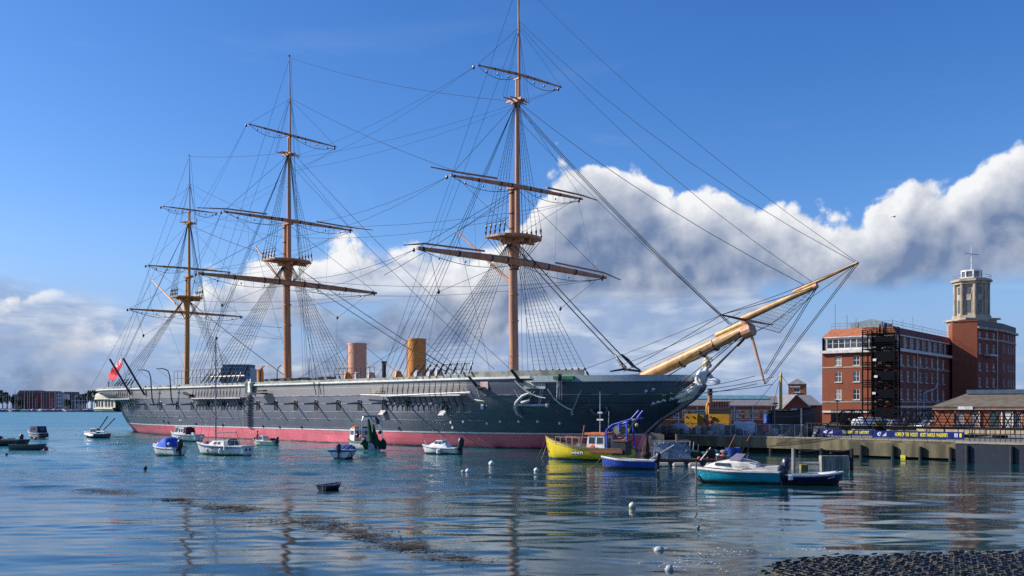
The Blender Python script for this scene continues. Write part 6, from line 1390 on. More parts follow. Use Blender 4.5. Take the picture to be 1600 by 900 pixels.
for a, b_ in ((I1, I0), (I0, I2)):
    for k in range(15): rr_.bar(a.lerp(b_, k / 14), a.lerp(b_, k / 14) + V3(0, 0, .9), .03, n=4)
    for z in (.45, .9): rr_.bar(a + V3(0, 0, z), b_ + V3(0, 0, z), .03, n=4)
rr_.build('roof_railing', STEEL, bl)
for k, (f_, h_) in enumerate([(.05, 4.2), (.25, 2.2), (.4, 1.6)]): MB().bar(I1.lerp(I0, f_) + dr * .4, I1.lerp(I0, f_) + dr * .4 + V3(0, 0, h_), .05, n=5).build('roof_aerial', GREY, bl)
for k, h_ in enumerate((2, 2.4, 3.2, 2.0)): MB().bar(I0.lerp(I2, .3 + .17 * k) + dl * 3, I0.lerp(I2, .3 + .17 * k) + dl * 3 + V3(0, 0, h_), .035, n=4).build('roof_aerial', GREY, bl)
for k, f_ in enumerate((.45, 9.9, 13.0 + 8)): MB().bar(C0 + dr * f_ - dl * .12 + V3(0, 0, G), C0 + dr * f_ - dl * .12 + V3(0, 0, 12.6), .09, n=6).build('drainpipe', WSTR, bl)
MB().tube([C0 + dr * 13.2 - dl * .14 + V3(0, 0, 2), C0 + dr * 13.2 - dl * .14 + V3(0, 0, 6.2), C0 + dr * 19.5 - dl * .14 + V3(0, 0, 7.0), C0 + dr * 21 - dl * .14 + V3(0, 0, 8.0)], .10, 6).build('drainpipe', WSTR, bl)
# shade of the hidden ground floor arches, put in as a dark panel
MB().box(C0 + dl * 8.2 - dr * .1 + V3(0, 0, 2.35), (4.5, .3, 2.0), math.atan2(-dl.y, -dl.x)).build('arch_shade', STL, bl)
# steel fire escape at the corner
fe = thing('fire_escape', 'black steel fire escape stair tower at the brick block corner', 'fire escape', (0, 0, 0))
FX = C0 + dl * 4.4 - dr * .35; fa = -dl; fo = -dr
def fp(a, o, z): return FX + fa * a + fo * o + V3(0, 0, z)
PW, PD = 4.9, 2.5
for a in (0, 1.45, PW):
    for o in (0.1, PD): MB().bar(fp(a, o, G), fp(a, o, 15.9 if a < 2 else 15.2), .11, n=6).build('post', STL, fe)
for k, z in enumerate((4.2, 7.0, 9.8, 12.9, 15.2)):
    MB().box(fp(PW / 2, PD / 2, z), (PW, PD, .14), math.atan2(fa.y, fa.x)).build('landing', STL, fe)
    gr = MB()
    for o in (0.05, PD): 
        for zz in (.35, .7, 1.05): gr.bar(fp(0, o, z + zz), fp(PW, o, z + zz), .04, n=4)
        for j in range(24): gr.bar(fp(PW * j / 23, o, z), fp(PW * j / 23, o, z + 1.05), .028, n=3)
    for a in (0, PW):
        for zz in (.35, .7, 1.05): gr.bar(fp(a, 0, z + zz), fp(a, PD, z + zz), .04, n=4)
    gr.build('guard_rail', STL, fe)
    z0 = (G, 4.2, 7.0, 9.8, 12.9)[k]
    for f_, o in ((0, .7), (1, 1.8)):
        s_ = MB(); zm_ = (z0 + z) / 2; a0, a1, za, zb_ = (1.5, PW - .3, z0, zm_) if f_ == 0 else (PW - .3, 1.5, zm_, z)
        for oo in (o - .5, o + .5): s_.slab(fp(a0, oo, za), fp(a1, oo, zb_), fp(a1, oo, zb_ + .3), fp(a0, oo, za + .3), .06); s_.bar(fp(a0, oo, za + 1), fp(a1, oo, zb_ + 1), .04, n=4)
        for j in range(10): t = (j + .5) / 10; s_.box(fp(lerp(a0, a1, t), o, lerp(za, zb_, t) + .15), (.28, 1.0, .04), math.atan2(fa.y, fa.x))
        s_.build('stair_flight', STL, fe)
    MB().box(fp(PW * .62, PD - .12, z - 1.2), (PW * .72, .08, 1.5), math.atan2(fa.y, fa.x)).build('mesh_screen', STL, fe)
for a, z in ((1.9, 11.2), (2.1, 8.6), (1.8, 6.0)): MB().box(fp(a, PD + .12, z), (.5, .1, .35), math.atan2(fa.y, fa.x)).build('floodlight', GEL, fe)
for a, h_ in ((2.2, 1.6), (3.1, 1.7), (2.8, 1.2)): MB().bar(fp(a, 1, 15.2), fp(a, 1, 15.2 + h_), .12, n=6).build('vent_post', STL, fe)
# windowless stair block, right wing and stone tower
tb = thing('stair_block', 'tall windowless red brick stair block beside the stone tower', 'building', (0, 0, 0))
b0_, b1_ = at(1488, 600, Y=172), at(1527, 600, Y=170); b0_.z = b1_.z = 0; dd = V3(.35, .94, 0) * 9
ztop = H + (HZ - 502) * 171 / F
for a, c in ((b0_, b1_), (b1_, b1_ + dd), (b1_ + dd, b0_ + dd), (b0_ + dd, b0_)): face_obj(tb, 'wall', BRK, a, c, G, ztop)
MB().quad(*[q + V3(0, 0, ztop) for q in (b0_, b1_, b1_ + dd, b0_ + dd)]).build('flat_roof', LEAD, tb); strip(tb, 'coping', BRK2, b0_, b1_, ztop + .05, .2, .12, .1)
rw = thing('right_wing', 'dark red brick wing with four rows of white windows right of the stair block', 'building', (0, 0, 0))
r0, r1, r2 = at(1526, 600, Y=178), at(1566, 600, Y=186), at(1587, 600, Y=196); r0.z = r1.z = r2.z = 0; zt2 = H + (HZ - 518) * 186 / F
Lr, Lr2 = (r1 - r0).length, (r2 - r1).length
def wz(pyc, hpx, Y): z = H + (HZ - pyc) * Y / F; return z - hpx * Y / F / 2 - G, z + hpx * Y / F / 2 - G
ra, rb_ = [], []
for pyc, hp in ((525, 9), (546, 15), (574, 12), (598, 14), (622, 13)):
    z0, z1 = wz(pyc, hp, 182)
    for f_ in (.08, .36, .62): ra.append((Lr * f_, Lr * f_ + .95, z0, z1))
    z0, z1 = wz(pyc + (2 if pyc == 525 else 0), 12, 190)
    for f_ in (.10, .42, .62, .82): rb_.append((Lr2 * f_, Lr2 * f_ + .75, z0, z1))
face_obj(rw, 'wall', BRK2, r0, r1, G, zt2, ra); face_obj(rw, 'wall', BRK2, r1, r2, G, zt2, rb_); face_obj(rw, 'wall', BRK2, r2, r2 + V3(6, 14, 0), G, zt2); face_obj(rw, 'wall', BRK2, r0 + V3(6, 20, 0), r0, G, zt2)
for a, c in ((r0, r1), (r1, r2)):
    strip(rw, 'cornice', STONE, a, c, zt2 + .1, .45, .5, .3); strip(rw, 'attic', mat('attic_stone', (.20, .18, .16), .8), a, c, zt2 + .9, 1.3, .05); strip(rw, 'string_course', STONE, a, c, H + (HZ - 533) * 186 / F, .3, .12)
MB().quad(*[q + V3(0, 0, zt2 + 1.2) for q in (r0, r1, r2, r2 + V3(6, 14, 0), r0 + V3(6, 20, 0))]).build('flat_roof', LEAD, rw)
for f_ in (.78,): MB().bar(r0.lerp(r1, f_) + V3(0, -.2, G), r0.lerp(r1, f_) + V3(0, -.2, zt2), .1, n=6).build('drainpipe', WSTR, rw)
bal = MB().box(r0.lerp(r1, .4) + V3(.4, -.7, H + (HZ - 556) * 182 / F), (3.6, 1.2, .3), math.atan2((r1 - r0).y, (r1 - r0).x)).build('balcony', WSTR, rw)
tw = thing('stone_tower', 'pale octagonal stone tower with glazed white lantern and signal mast', 'tower', at(1518, 600, Y=196)); tw.location.z = 0; tw.scale = (1.13, 1.13, 1)
kT = 196 / F
def zt_(py): return H + (HZ - py) * kT
def octa(r, z0, z1, m, name, mb=None): return (mb or MB()).lathe([(r, z0), (r, z1)], 8, (0, 0, 0)).build(name, m, tw)
def orot(o): o.rotation_euler = (0, 0, R(22.5 + 8)); return o
MB().box((0, 0, (G + zt_(500)) / 2), (5.9, 5.9, zt_(500) - G), R(8)).build('tower_base', STONE, tw); MB().box((0, 0, zt_(500.5)), (6.8, 6.8, .35), R(8)).build('base_cornice', STONE, tw)
orot(octa(3.3, zt_(501), zt_(494), STONE, 'plinth')); sh_ = orot(octa(2.62, zt_(494.5), zt_(445), STONE, 'shaft'))
for k in range(8):
    a = k * math.pi / 4
    MB().tube([(2.78 * math.cos(a), 2.78 * math.sin(a), zt_(494)), (2.78 * math.cos(a), 2.78 * math.sin(a), zt_(446))], .30, 8).build('pilaster', STONE, sh_)
    am = a + math.pi / 8; rr0 = 2.62 * math.cos(math.pi / 8)
    MB().box((rr0 * math.cos(am), rr0 * math.sin(am), zt_(470)), (.08, .75, zt_(450) - zt_(490)), am).build('tall_window', STONE if k % 2 == 0 and k > 4 else mat('tower_glass', (.10, .11, .12), .2), sh_)
    MB().box(((rr0 + .04) * math.cos(am), (rr0 + .04) * math.sin(am), zt_(466)), (.1, .85, 1.2), am).build('window_panel', STONE, sh_)
orot(octa(3.15, zt_(445.5), zt_(441.5), STONE, 'entablature')); orot(octa(3.5, zt_(441.4), zt_(438.5), STONE, 'cornice')); orot(octa(2.9, zt_(438.4), zt_(436.5), STONE, 'blocking'))
ln = orot(octa(1.62, zt_(436.4), zt_(424), mat('lantern_glass', (.10, .12, .14), .15), 'lantern'))
for k in range(8): a = k * math.pi / 4; MB().bar((1.64 * math.cos(a), 1.64 * math.sin(a), zt_(437)), (1.64 * math.cos(a), 1.64 * math.sin(a), zt_(423.6)), .16, n=6).build('lantern_post', WHITE, ln)
for z in (zt_(435.2), zt_(424)): orot(octa(1.80, z - .16, z + .16, WHITE, 'lantern_band'))
MB().bar((0, 0, zt_(424)), (0, 0, zt_(384)), .12, .06, 6).build('signal_mast', WSTR, tw); MB().bar((-1.2, 0, zt_(396)), (1.3, 0, zt_(398)), .07, n=5).build('signal_yard', GREY, tw)
r_ = MB()
for k in range(16): a = k * math.pi / 8; r_.bar((3.2 * math.cos(a), 3.2 * math.sin(a), zt_(438.4)), (3.2 * math.cos(a), 3.2 * math.sin(a), zt_(432)), .035, n=4)
r_.tube([(3.2 * math.cos(a * math.pi / 8), 3.2 * math.sin(a * math.pi / 8), zt_(432)) for a in range(17)], .035, 4); r_.build('railing', STEEL, tw)
# low shed with hipped roof
ls = thing('dock_office', 'low orange brick dock building with brown hipped roof and blue ridge', 'building', (0, 0, 0))
d1 = V3(.80, -.60, 0); d2 = V3(.60, .80, 0); S0 = at(1460, 640, Y=97); S0.z = 0; LS = 26
def spx(px):                                    # metres along the front at a photo column
    k = (px - 800) / F; return (k * S0.y - S0.x) / (d1.x - k * d1.y)
wn = [(spx(1497), spx(1506), .55, 1.95), (spx(1517), spx(1527), .55, 1.95)]
dz0, dz1 = 0.02, 2.0
rc = wn + [(spx(1546), spx(1561), dz0, dz1), (spx(1570), spx(1580), dz0, 2.15), (spx(1586), spx(1596), .5, 2.0)]
fw_ = face_obj(ls, 'wall', BRK3, S0, S0 + d1 * LS, G, 3.62, rc, wk=dict(nx=3, nz=4, sill=False, t=.04))
for a, c in ((S0 + d2 * 9, S0), (S0 + d1 * LS, S0 + d1 * LS + d2 * 9), (S0 + d1 * LS + d2 * 9, S0 + d2 * 9)): face_obj(ls, 'wall', BRK3, a, c, G, 3.62)
strip(ls, 'fascia', TB, S0, S0 + d1 * LS, 3.72, .24, .25, .3); strip(ls, 'eaves', mat('eaves_pale', (.42, .30, .20), .7), S0, S0 + d1 * LS, 3.58, .08, .3, .3)
kz = 3.84; e = [S0 - d1 * .3 - d2 * .3 + V3(0, 0, kz), S0 + d1 * (LS + .3) - d2 * .3 + V3(0, 0, kz), S0 + d1 * (LS + .3) + d2 * 9.3 + V3(0, 0, kz), S0 - d1 * .3 + d2 * 9.3 + V3(0, 0, kz)]
ra_, rb2 = S0 + d1 * 2.2 + d2 * 4.5 + V3(0, 0, 5.25), S0 + d1 * (LS - 2) + d2 * 4.5 + V3(0, 0, 5.25)
MB().quad(e[0], e[1], rb2, ra_).quad(e[2], e[3], ra_, rb2).quad(e[1], e[2], rb2).quad(e[3], e[0], ra_).build('hipped_roof', SLATE2, ls)
MB().box((ra_ + rb2) / 2 + V3(0, 0, .12), ((rb2 - ra_).length, 1.3, .42), math.atan2(d1.y, d1.x)).build('ridge_ventilator', mat('ridge_blue', (.05, .10, .16), .6), ls)
MB().box(fw_.location + V3(0, 0, 2.42) + d1 * spx(1509.5) - d2 * .33, (1.35, .06, .32), math.atan2(d1.y, d1.x)).build('name_board', WSTR, ls)
for px in (1531, 1566, 1583): MB().bar(S0 + d1 * spx(px) - d2 * .1 + V3(0, 0, G), S0 + d1 * spx(px) - d2 * .1 + V3(0, 0, 3.6), .07, n=6).build('drainpipe', WSTR, ls)
MB().box(S0 + d1 * spx(1575) + d2 * .02 + V3(0, 0, 2.35), (spx(1580) - spx(1570) - .1, .1, 2.0), math.atan2(d1.y, d1.x)).build('white_door', WSTR, ls); MB().box(S0 + d1 * spx(1553.5) + d2 * .02 + V3(0, 0, 2.3), (spx(1561) - spx(1546) - .1, .1, 1.9), math.atan2(d1.y, d1.x)).build('blue_door', mat('door_slate', (.03, .055, .07), .6), ls)
# long warehouse behind the tug, gabled wing, pyramid roofed turret
wh_ = thing('warehouse', 'long low brick warehouse with grey slate roof and green ridge glazing', 'warehouse', (0, 0, 0))
Yw = 130; kW = Yw / F
def xw(px): return (px - 800) * kW
def zw(py): return H + (HZ - py) * kW
A_, B_ = V3(xw(1000), Yw, 0), V3(xw(1228), Yw, 0); Lw = B_.x - A_.x
wn = []
for px in list(range(1052, 1222, 14)): x = xw(px) - A_.x; wn.append((x, x + .72, zw(652) - G, zw(642.5) - G))
face_obj(wh_, 'wall', BRK3, A_, B_, G, zw(634.5), wn, wk=dict(nx=2, nz=2))
strip(wh_, 'white_band', WSTR, A_, B_, zw(641), .10, .06); strip(wh_, 'white_band', WSTR, A_, B_, zw(655.5), .10, .06); strip(wh_, 'gutter', mat('gutter_grey', (.3, .28, .26), .7), A_, B_, zw(634.3), .16, .25)
for px in range(1060, 1225, 29): MB().bar((xw(px), Yw - .12, G), (xw(px), Yw - .12, zw(635)), .08, n=6).build('drainpipe', WSTR, wh_)
rz_ = zw(617.5); MB().quad((A_.x, Yw - .3, zw(634)), (B_.x, Yw - .3, zw(634)), (B_.x, Yw + 5, rz_ - .06), (A_.x, Yw + 5, rz_ - .06)).quad((B_.x, Yw + 10, zw(634)), (A_.x, Yw + 10, zw(634)), (A_.x, Yw + 5, rz_ - .06), (B_.x, Yw + 5, rz_ - .06)).build('slate_roof', SLATE, wh_)
MB().slab((A_.x, Yw + 3.0, lerp(zw(634), rz_, .64)), (B_.x - 1.4, Yw + 3.0, lerp(zw(634), rz_, .64)), (B_.x - 1.4, Yw + 5, rz_ + .02), (A_.x, Yw + 5, rz_ + .02), .05).build('ridge_glazing', SKYG, wh_)
face_obj(wh_, 'wall', BRK3, B_ + V3(0, 10, 0), A_ + V3(0, 10, 0), G, zw(634.5)); face_obj(wh_, 'wall', BRK3, A_ + V3(0, 10, 0), A_, G, zw(634.5))
gw = thing('gabled_wing', 'brick gable end with white verges joined to a small side wing', 'building', (0, 0, 0)); Yg = 127; kW = Yg / F
g0, g1, gp = xw(1222), xw(1268), xw(1243.5)
gm_ = MB(); ze, zp = zw(640), zw(617.5); dpt = 14
gm_.quad((g0, Yg, G), (g1, Yg, G), (g1, Yg, ze), (gp, Yg, zp), (g0, Yg, ze)); gm_.quad((g1, Yg, G), (g1, Yg + dpt, G), (g1, Yg + dpt, ze), (g1, Yg, ze)); gm_.quad((g0, Yg + dpt, G), (g0, Yg, G), (g0, Yg, ze), (g0, Yg + dpt, ze)); gm_.build('gable_wall', BRK2, gw)
MB().slab((gp, Yg - .15, zp + .05), (g1 + .2, Yg - .15, ze), (g1 + .2, Yg + dpt, ze), (gp, Yg + dpt, zp + .05), .10).build('roof_slope', SLATE, gw); MB().slab((g0 - .2, Yg - .15, ze), (gp, Yg - .15, zp + .05), (gp, Yg + dpt, zp + .05), (g0 - .2, Yg + dpt, ze), .10).build('roof_slope', SLATE, gw)
for a, c in (((g0 - .15, ze), (gp, zp + .12)), ((gp, zp + .12), (g1 + .15, ze))): MB().bar((a[0], Yg - .2, a[1]), (c[0], Yg - .2, c[1]), .07, n=5).build('verge', WSTR, gw)
x3 = xw(1296); face_obj(gw, 'wall', BRK3, (g1 + .004, Yg + 3, 0), (x3, Yg + 3, 0), G, zw(634)); MB().slab((g1, Yg + 2.8, zw(634)), (x3, Yg + 2.8, zw(634)), (x3, Yg + 8, zw(617)), (g1 - 1.2, Yg + 8, zw(617)), .1).build('roof_slope', SLATE, gw)
pt = thing('turret', 'square brick turret with pyramid slate roof and one window', 'turret', at(1246, 610, Y=150)); pt.location.z = 0; pt.rotation_euler = (0, 0, R(-20)); kW = 150 / F
hw_ = 1.28; z1 = zw(600.5)
wl_ = face_obj(pt, 'wall', BRK3, (-hw_, -hw_, 0), (hw_, -hw_, 0), G, z1, [(.75, 1.75, zw(613) - G, zw(606) - G)], wk=dict(nx=1, nz=1)); face_obj(pt, 'wall', BRK3, (hw_, -hw_, 0), (hw_, hw_, 0), G, z1); face_obj(pt, 'wall', BRK3, (hw_, hw_, 0), (-hw_, hw_, 0), G, z1); face_obj(pt, 'wall', BRK3, (-hw_, hw_, 0), (-hw_, -hw_, 0), G, z1)
q_ = [(-1.45, -1.45, z1), (1.45, -1.45, z1), (1.45, 1.45, z1), (-1.45, 1.45, z1)]; MB().add(q_ + [(0, 0, zw(591.5))], [(0, 1, 4), (1, 2, 4), (2, 3, 4), (3, 0, 4), (3, 2, 1, 0)]).build('pyramid_roof', SLATE, pt); MB().box((-.25, -hw_ - .05, zw(604.5)), (1.5, .12, .16)).build('lintel', WSTR, pt)

# ---------------------------------------------------------------- vehicles and people in the dockyard
def car(px, Y, head, col, label, s=.74, van=False):
    t = thing('parked_van' if van else 'parked_car', label, 'van' if van else 'car', V3((px - 800) * Y / F, Y, G), R(head)); t.scale = (s, s, s)
    pr = [(-2.1, .35), (-2.15, .75), (-2.0, .98), (-1.55, 1.40), (-.6, 1.48), (.35, 1.42), (1.0, .95), (1.9, .80), (2.1, .55), (2.1, .32)] if not van else [(-2.3, .35), (-2.35, 1.0), (-2.25, 2.0), (-1.0, 2.1), (1.0, 2.08), (1.55, 1.3), (2.2, 1.1), (2.3, .6), (2.3, .32)]
    W_ = .82 if not van else .95; n_ = len(pr); mb = MB(); zt__ = max(z for _, z in pr)
    L_ = [(x, -W_ * (1 - .12 * max(0, (z - .9) / (zt__ - .9)))) for x, z in pr]
    vs = [(x, y, pr[i][1]) for i, (x, y) in enumerate(L_)] + [(x, -y, pr[i][1]) for i, (x, y) in enumerate(L_)]
    mb.add(vs, [tuple(range(n_)), tuple(range(2 * n_ - 1, n_ - 1, -1))] + [(i, n_ + i, n_ + (i + 1) % n_, (i + 1) % n_) for i in range(n_)]); mb.build('body', mat('car_' + col[0], col[1], .25, coat=.6), t)
    for sg in (-1, 1):
        if van: a = [(.55, 1.35), (1.35, 1.35), (.98, 1.95), (.55, 1.95)]
        else: a = [(-1.55, .98), (.75, .98), (.30, 1.36), (-1.30, 1.36)]
        f = MB(); f.add([(x, sg * W_ * (1.005 - .12 * (z - .9) / (zt__ - .9)), z) for x, z in a], [(0, 1, 2, 3)]); f.build('side_window', GLS, t)
        for x in (-1.35, 1.3):
            w_ = MB().tube([(x, sg * (W_ - .18), .31), (x, sg * (W_ + .02), .31)], .31, 14).build('wheel', BLACK, t); MB().tube([(x, sg * (W_ + .015), .31), (x, sg * (W_ + .035), .31)], .19, 10).build('rim', STEEL, w_)
        MB().box((2.05 if not van else 2.26, sg * .6, .66 if not van else .85), (.14, .25, .14)).build('headlight', GEL, t)
    xf = (1.0, .35, .97, 1.40) if not van else (1.55, 1.0, 1.32, 2.04)
    MB().slab((xf[0], -W_ * .82, xf[2]), (xf[0], W_ * .82, xf[2]), (xf[1], W_ * .76, xf[3]), (xf[1], -W_ * .76, xf[3]), .02).build('windscreen', GLS, t)
    return t
car(1453, 101.5, 200, ('white', (.75, .75, .76)), 'white hatchback parked beside the dock office end wall'); car(1452, 106, 205, ('blue', (.03, .09, .16)), 'dark blue car parked behind the white hatchback', .8)
car(1500, 91.5, 142, ('slate', (.04, .06, .07)), 'dark slate car parked in front of the dock office windows', .62); car(1375, 118, 170, ('silver', (.45, .48, .5)), 'silver car below the fire escape'); car(1352, 117, 190, ('white', (.75, .75, .76)), 'white van parked by the brick block entrance', .62, True); car(1400, 120, 10, ('navy', (.02, .03, .08)), 'navy car parked right of the fire escape')
o = tarp(1332, 1352, 653, 31, 'white sheeted dinghy propped near the street lamp'); 
o = MB().lathe([(.3, 0), (.62, .42), (.56, .42), (.26, .05)], 12, sx=1.4).build('skip', mat('skip_yellow', (.65, .42, .03), .6)); o.location = wsp(1376, 664, 26); o.location.z = 1.95; tag(o, 'small yellow tub shaped dinghy on the dockside', 'dinghy')
st_ = MB().box((0, 0, .33), (.9, .7, .66)).build('trestle', STL, None); st_.location = wsp(1376, 664, 26); st_.location.z = 1.3; tag(st_, 'dark trestle carrying the yellow dinghy', 'trestle')
for px, m_, lb in ((1382, BLUEP, 'bright blue sheeted heap behind the yellow dinghy'), (1395, mat('sheet_mauve', (.35, .30, .36), .8), 'mauve grey sheeted heap right of the blue one'), (1322, STL, 'black sheeted heap by the street lamp foot')): tarp(px - 6, px + 6, 655, 29, lb, m_, name='sheeted_heap', cat='heap')
YLJ = mat('hi_vis_yellow', (.62, .58, .03), .7); BLJ = mat('blue_jacket', (.03, .06, .25), .7); GRJ = mat('grey_jacket', (.16, .17, .18), .8); WCAP = mat('white_cap', (.72, .72, .70), .7)
for px, yy, tpm, lb, cp in ((1413, 20, GRJ, 'person in a grey jacket and white hat on the quay', WCAP), (1388, 24, YLJ, 'person in a yellow jacket below the fire escape', None), (1492, 13.9, BLJ, 'person in a dark blue jacket walking on the footbridge', None), (1327, 30, YLJ, 'person in a yellow vest near the street lamp', None)):
    q = wp(sp(px, 660, yy).x, yy, 1.3 if yy > 28 or sp(px, 660, yy).x > 38 else 1.3)
    if px == 1492: q.z = zb + .13
    elif yy < 28 and sp(px, 660, yy).x < 38: q = wp(sp(px, 660, 29.5).x, 29.5, 1.3)
    person('person', lb, q, R(250 + px % 60), tpm, TR, s=.75, cap=cp)

# ---------------------------------------------------------------- the far shore
FY_ = 930.0
MB().prism([(-1500, FY_), (200, FY_), (200, 1500), (-1500, 1500)], -3, 2.0).build('far_shore', mat('shore_mud', (.10, .085, .07), .9), None, kind='structure')
def xf_(px, Y=FY_): return (px - 800) * Y / F
def zf(py, Y=FY_): return H + (HZ - py) * Y / F
bk = mat('far_brick', (.30, .09, .07), .85, col2=(.24, .07, .06), scale=.05); wlk = mat('far_white', (.5, .52, .55), .8); rfk = mat('far_roof', (.16, .17, .20), .8); gk = mat('far_glass', (.06, .08, .10), .3)
def far_block(x0, x1, pyt, Y, m, label, nx, nz, roof=True):
    t = thing('apartment_block', label, 'building', (xf_((x0 + x1) / 2, Y), Y, 2)); w_ = xf_(x1, Y) - xf_(x0, Y); h_ = zf(pyt, Y) - 2
    MB().box((0, 8, h_ / 2), (w_, 16, h_)).build('walls', m, t)
    if roof: MB().box((0, 8, h_ + 1.0), (w_ * .94, 13, 2.0)).build('roof', rfk, t)
    o0 = MB().box((0, 0, 0), (w_ / nx * .45, .3, h_ / nz * .5)).build('window', gk, t)
    for i in range(nx):
        for j in range(nz):
            o = o0 if i == j == 0 else o0.copy()
            if o is not o0: COL.objects.link(o); o.parent = t
            o.location = (-w_ / 2 + w_ * (i + .5) / nx, -.1, h_ * (j + .5) / nz)
far_block(27, 61, 613, 1010, bk, 'long red brick apartment block across the harbour', 9, 5); far_block(61.5, 87, 614, 1005, mat('far_brick2', (.26, .07, .065), .85), 'darker brick apartment block joined to the red one', 7, 5); far_block(88, 98, 616, 995, wlk, 'pale apartment block right of the red brick ones', 3, 4)
far_block(98.5, 115, 615, 1020, mat('far_brown', (.20, .11, .08), .85), 'brown waterside house left of the dark trees', 4, 4); far_block(18, 26.5, 619, 1000, mat('far_buff', (.36, .26, .18), .85), 'narrow buff house left of the red brick block', 2, 4); far_block(115.5, 124, 619, 1000, wlk, 'low pale house among the far trees', 3, 3)
far_block(345, 391, 574, 620, mat('far_slate_glass', (.16, .23, .34), .4), 'blue glass office block rising behind the warship deck', 8, 9)
bx_ = [o for o in bpy.data.objects if o.name.startswith('apartment_block')][-1]; bx_.name = 'office_block'
LEAF = mat('far_leaf', (.045, .065, .022), .9, col2=(.025, .04, .018), scale=.15)
def far_tree(px, pyt, w_, Y, label, seed):
    random.seed(seed); t = thing('broadleaf_tree', label, 'tree', (xf_(px, Y), Y, 2), 0, 'trees along the far shore'); h_ = zf(pyt, Y) - 2
    tk = MB(); tk.tube([(0, 0, 0), (.2, 0, h_ * .35), (0, .2, h_ * .6)], [.7, .5, .25], 7)
    for k in range(5): a = k * 1.3; tk.tube([(0, 0, h_ * .3), (w_ * .25 * math.cos(a), w_ * .25 * math.sin(a), h_ * .6)], [.35, .12], 5)
    tk.build('trunk', WOODG, t); lf = MB()
    for c in range(26):
        u1, u2 = random.random() * 6.283, random.uniform(-1, 1); rr = w_ * .42 * random.random() ** .4; cx, cy, cz = rr * math.cos(u1), rr * math.sin(u1), h_ * .62 + u2 * h_ * .30 * (1 - (rr / (w_ * .6)) ** 2)
        for k in range(34):
            d = V3(random.gauss(0, 1), random.gauss(0, 1), random.gauss(0, .8)).normalized() * w_ * .14 * random.random() ** .35; p_ = V3(cx, cy, cz) + d; a, b_ = V3(random.uniform(-1, 1), random.uniform(-1, 1), random.uniform(-1, 1)) * .8, V3(random.uniform(-1, 1), random.uniform(-1, 1), random.uniform(-1, 1)) * .8
            lf.quad(p_ - a, p_ + b_, p_ + a, p_ - b_)
    lf.build('crown', LEAF, t)
for k, (px, pyt, w_, Y) in enumerate([(4, 607, 11, 985), (11, 614, 7, 975), (20, 617, 6, 970), (31, 622, 6, 950), (126, 617, 9, 990), (134, 611, 9, 985), (144, 605, 13, 980), (153, 610, 10, 985), (160, 613, 10, 990), (170, 616, 9, 990), (-8, 609, 12, 985), (105, 622, 6, 955)]): far_tree(px, pyt, w_, Y, 'dark green broadleaf tree on the far shore of the harbour', k)
for (a, b_, pyt, Y) in ((112, 175, 624, 945),): 
    o = MB().box((xf_((a + b_) / 2, Y), Y, zf(626, Y)), (xf_(b_, Y) - xf_(a, Y), 3, .5)); [o.box((xf_(x, Y), Y, (2 + zf(626, Y)) / 2), (.4, .4, zf(626, Y) - 2)) for x in range(a, b_ + 1, 5)]; tag(o.build('covered_walkway', wlk), 'long thin pale walkway roof along the far marina', 'walkway')
jt = MB().box((xf_(38, 915), 915, 1.0), (19, 4, 1.6)); [jt.box((xf_(x, 915), 912.7, .6), (.6, .6, 3.0)) for x in range(24, 53, 3)]; tag(jt.build('timber_jetty', mat('jetty_dark', (.02, .018, .016), .9)), 'dark timber jetty on piles below the far brick block', 'jetty')
jt = MB().box((xf_(141, 912), 912, 1.1), (16, 4, 1.8)); jt.box((xf_(126, 912), 911.5, 1.2), (4, 3, 2.4)); tag(jt.build('timber_jetty', MATS['jetty_dark']), 'dark timber jetty on the far shore left of the warship stern', 'jetty')
random.seed(21)
HC = [GEL, NAVY, mat('yacht_blue', (.08, .14, .30), .5), mat('yacht_red', (.32, .05, .05), .5), GEL, mat('yacht_grey', (.35, .36, .38), .5)]
yp = []
for v in range(6):
    t = thing('moored_yacht', 'yacht with a tall bare mast moored in the far marina', 'yacht', (0, 0, 0), 0, 'yachts moored in the far marina')
    t['label'] = ('white', 'navy', 'blue', 'dull red', 'white hulled dark covered', 'grey')[v] + ' yacht with a tall bare mast in the far marina'; L_ = random.uniform(8, 11); boat_hull(t, L_, 3.0, 1.3, [HC[v], GEL, INSIDE, ANTIF], False, n=8, sheer=.25)
    MB().box((-.3, 0, 1.6), (L_ * .42, 1.8, .7)).build('coach_roof', GEL, t); mh = random.uniform(13, 21); MB().bar((.6, 0, 1.4), (.6, 0, mh), .17, .12, 5).build('mast', mat('far_mast', (.34, .36, .40), .5), t); MB().bar((.6, 0, 2.4), (-L_ * .4, 0, 2.5), .22, n=6).build('furled_sail', BLUEC if v % 2 else NAVC, t); yp.append(t)
for k in range(46):
    px = -6 + 178 * (k + random.uniform(-.4, .4)) / 46; Y = random.uniform(890, 926)
    if Y > 908 and (23 < px < 54 or 124 < px < 160): Y = 899
    o = yp[k] if k < 6 else copy_tree(yp[k % 6]); o.location = (xf_(px, Y), Y, 0); o.rotation_euler = (0, 0, random.uniform(0, 6.28)); o.scale = [random.uniform(.85, 1.15)] * 3

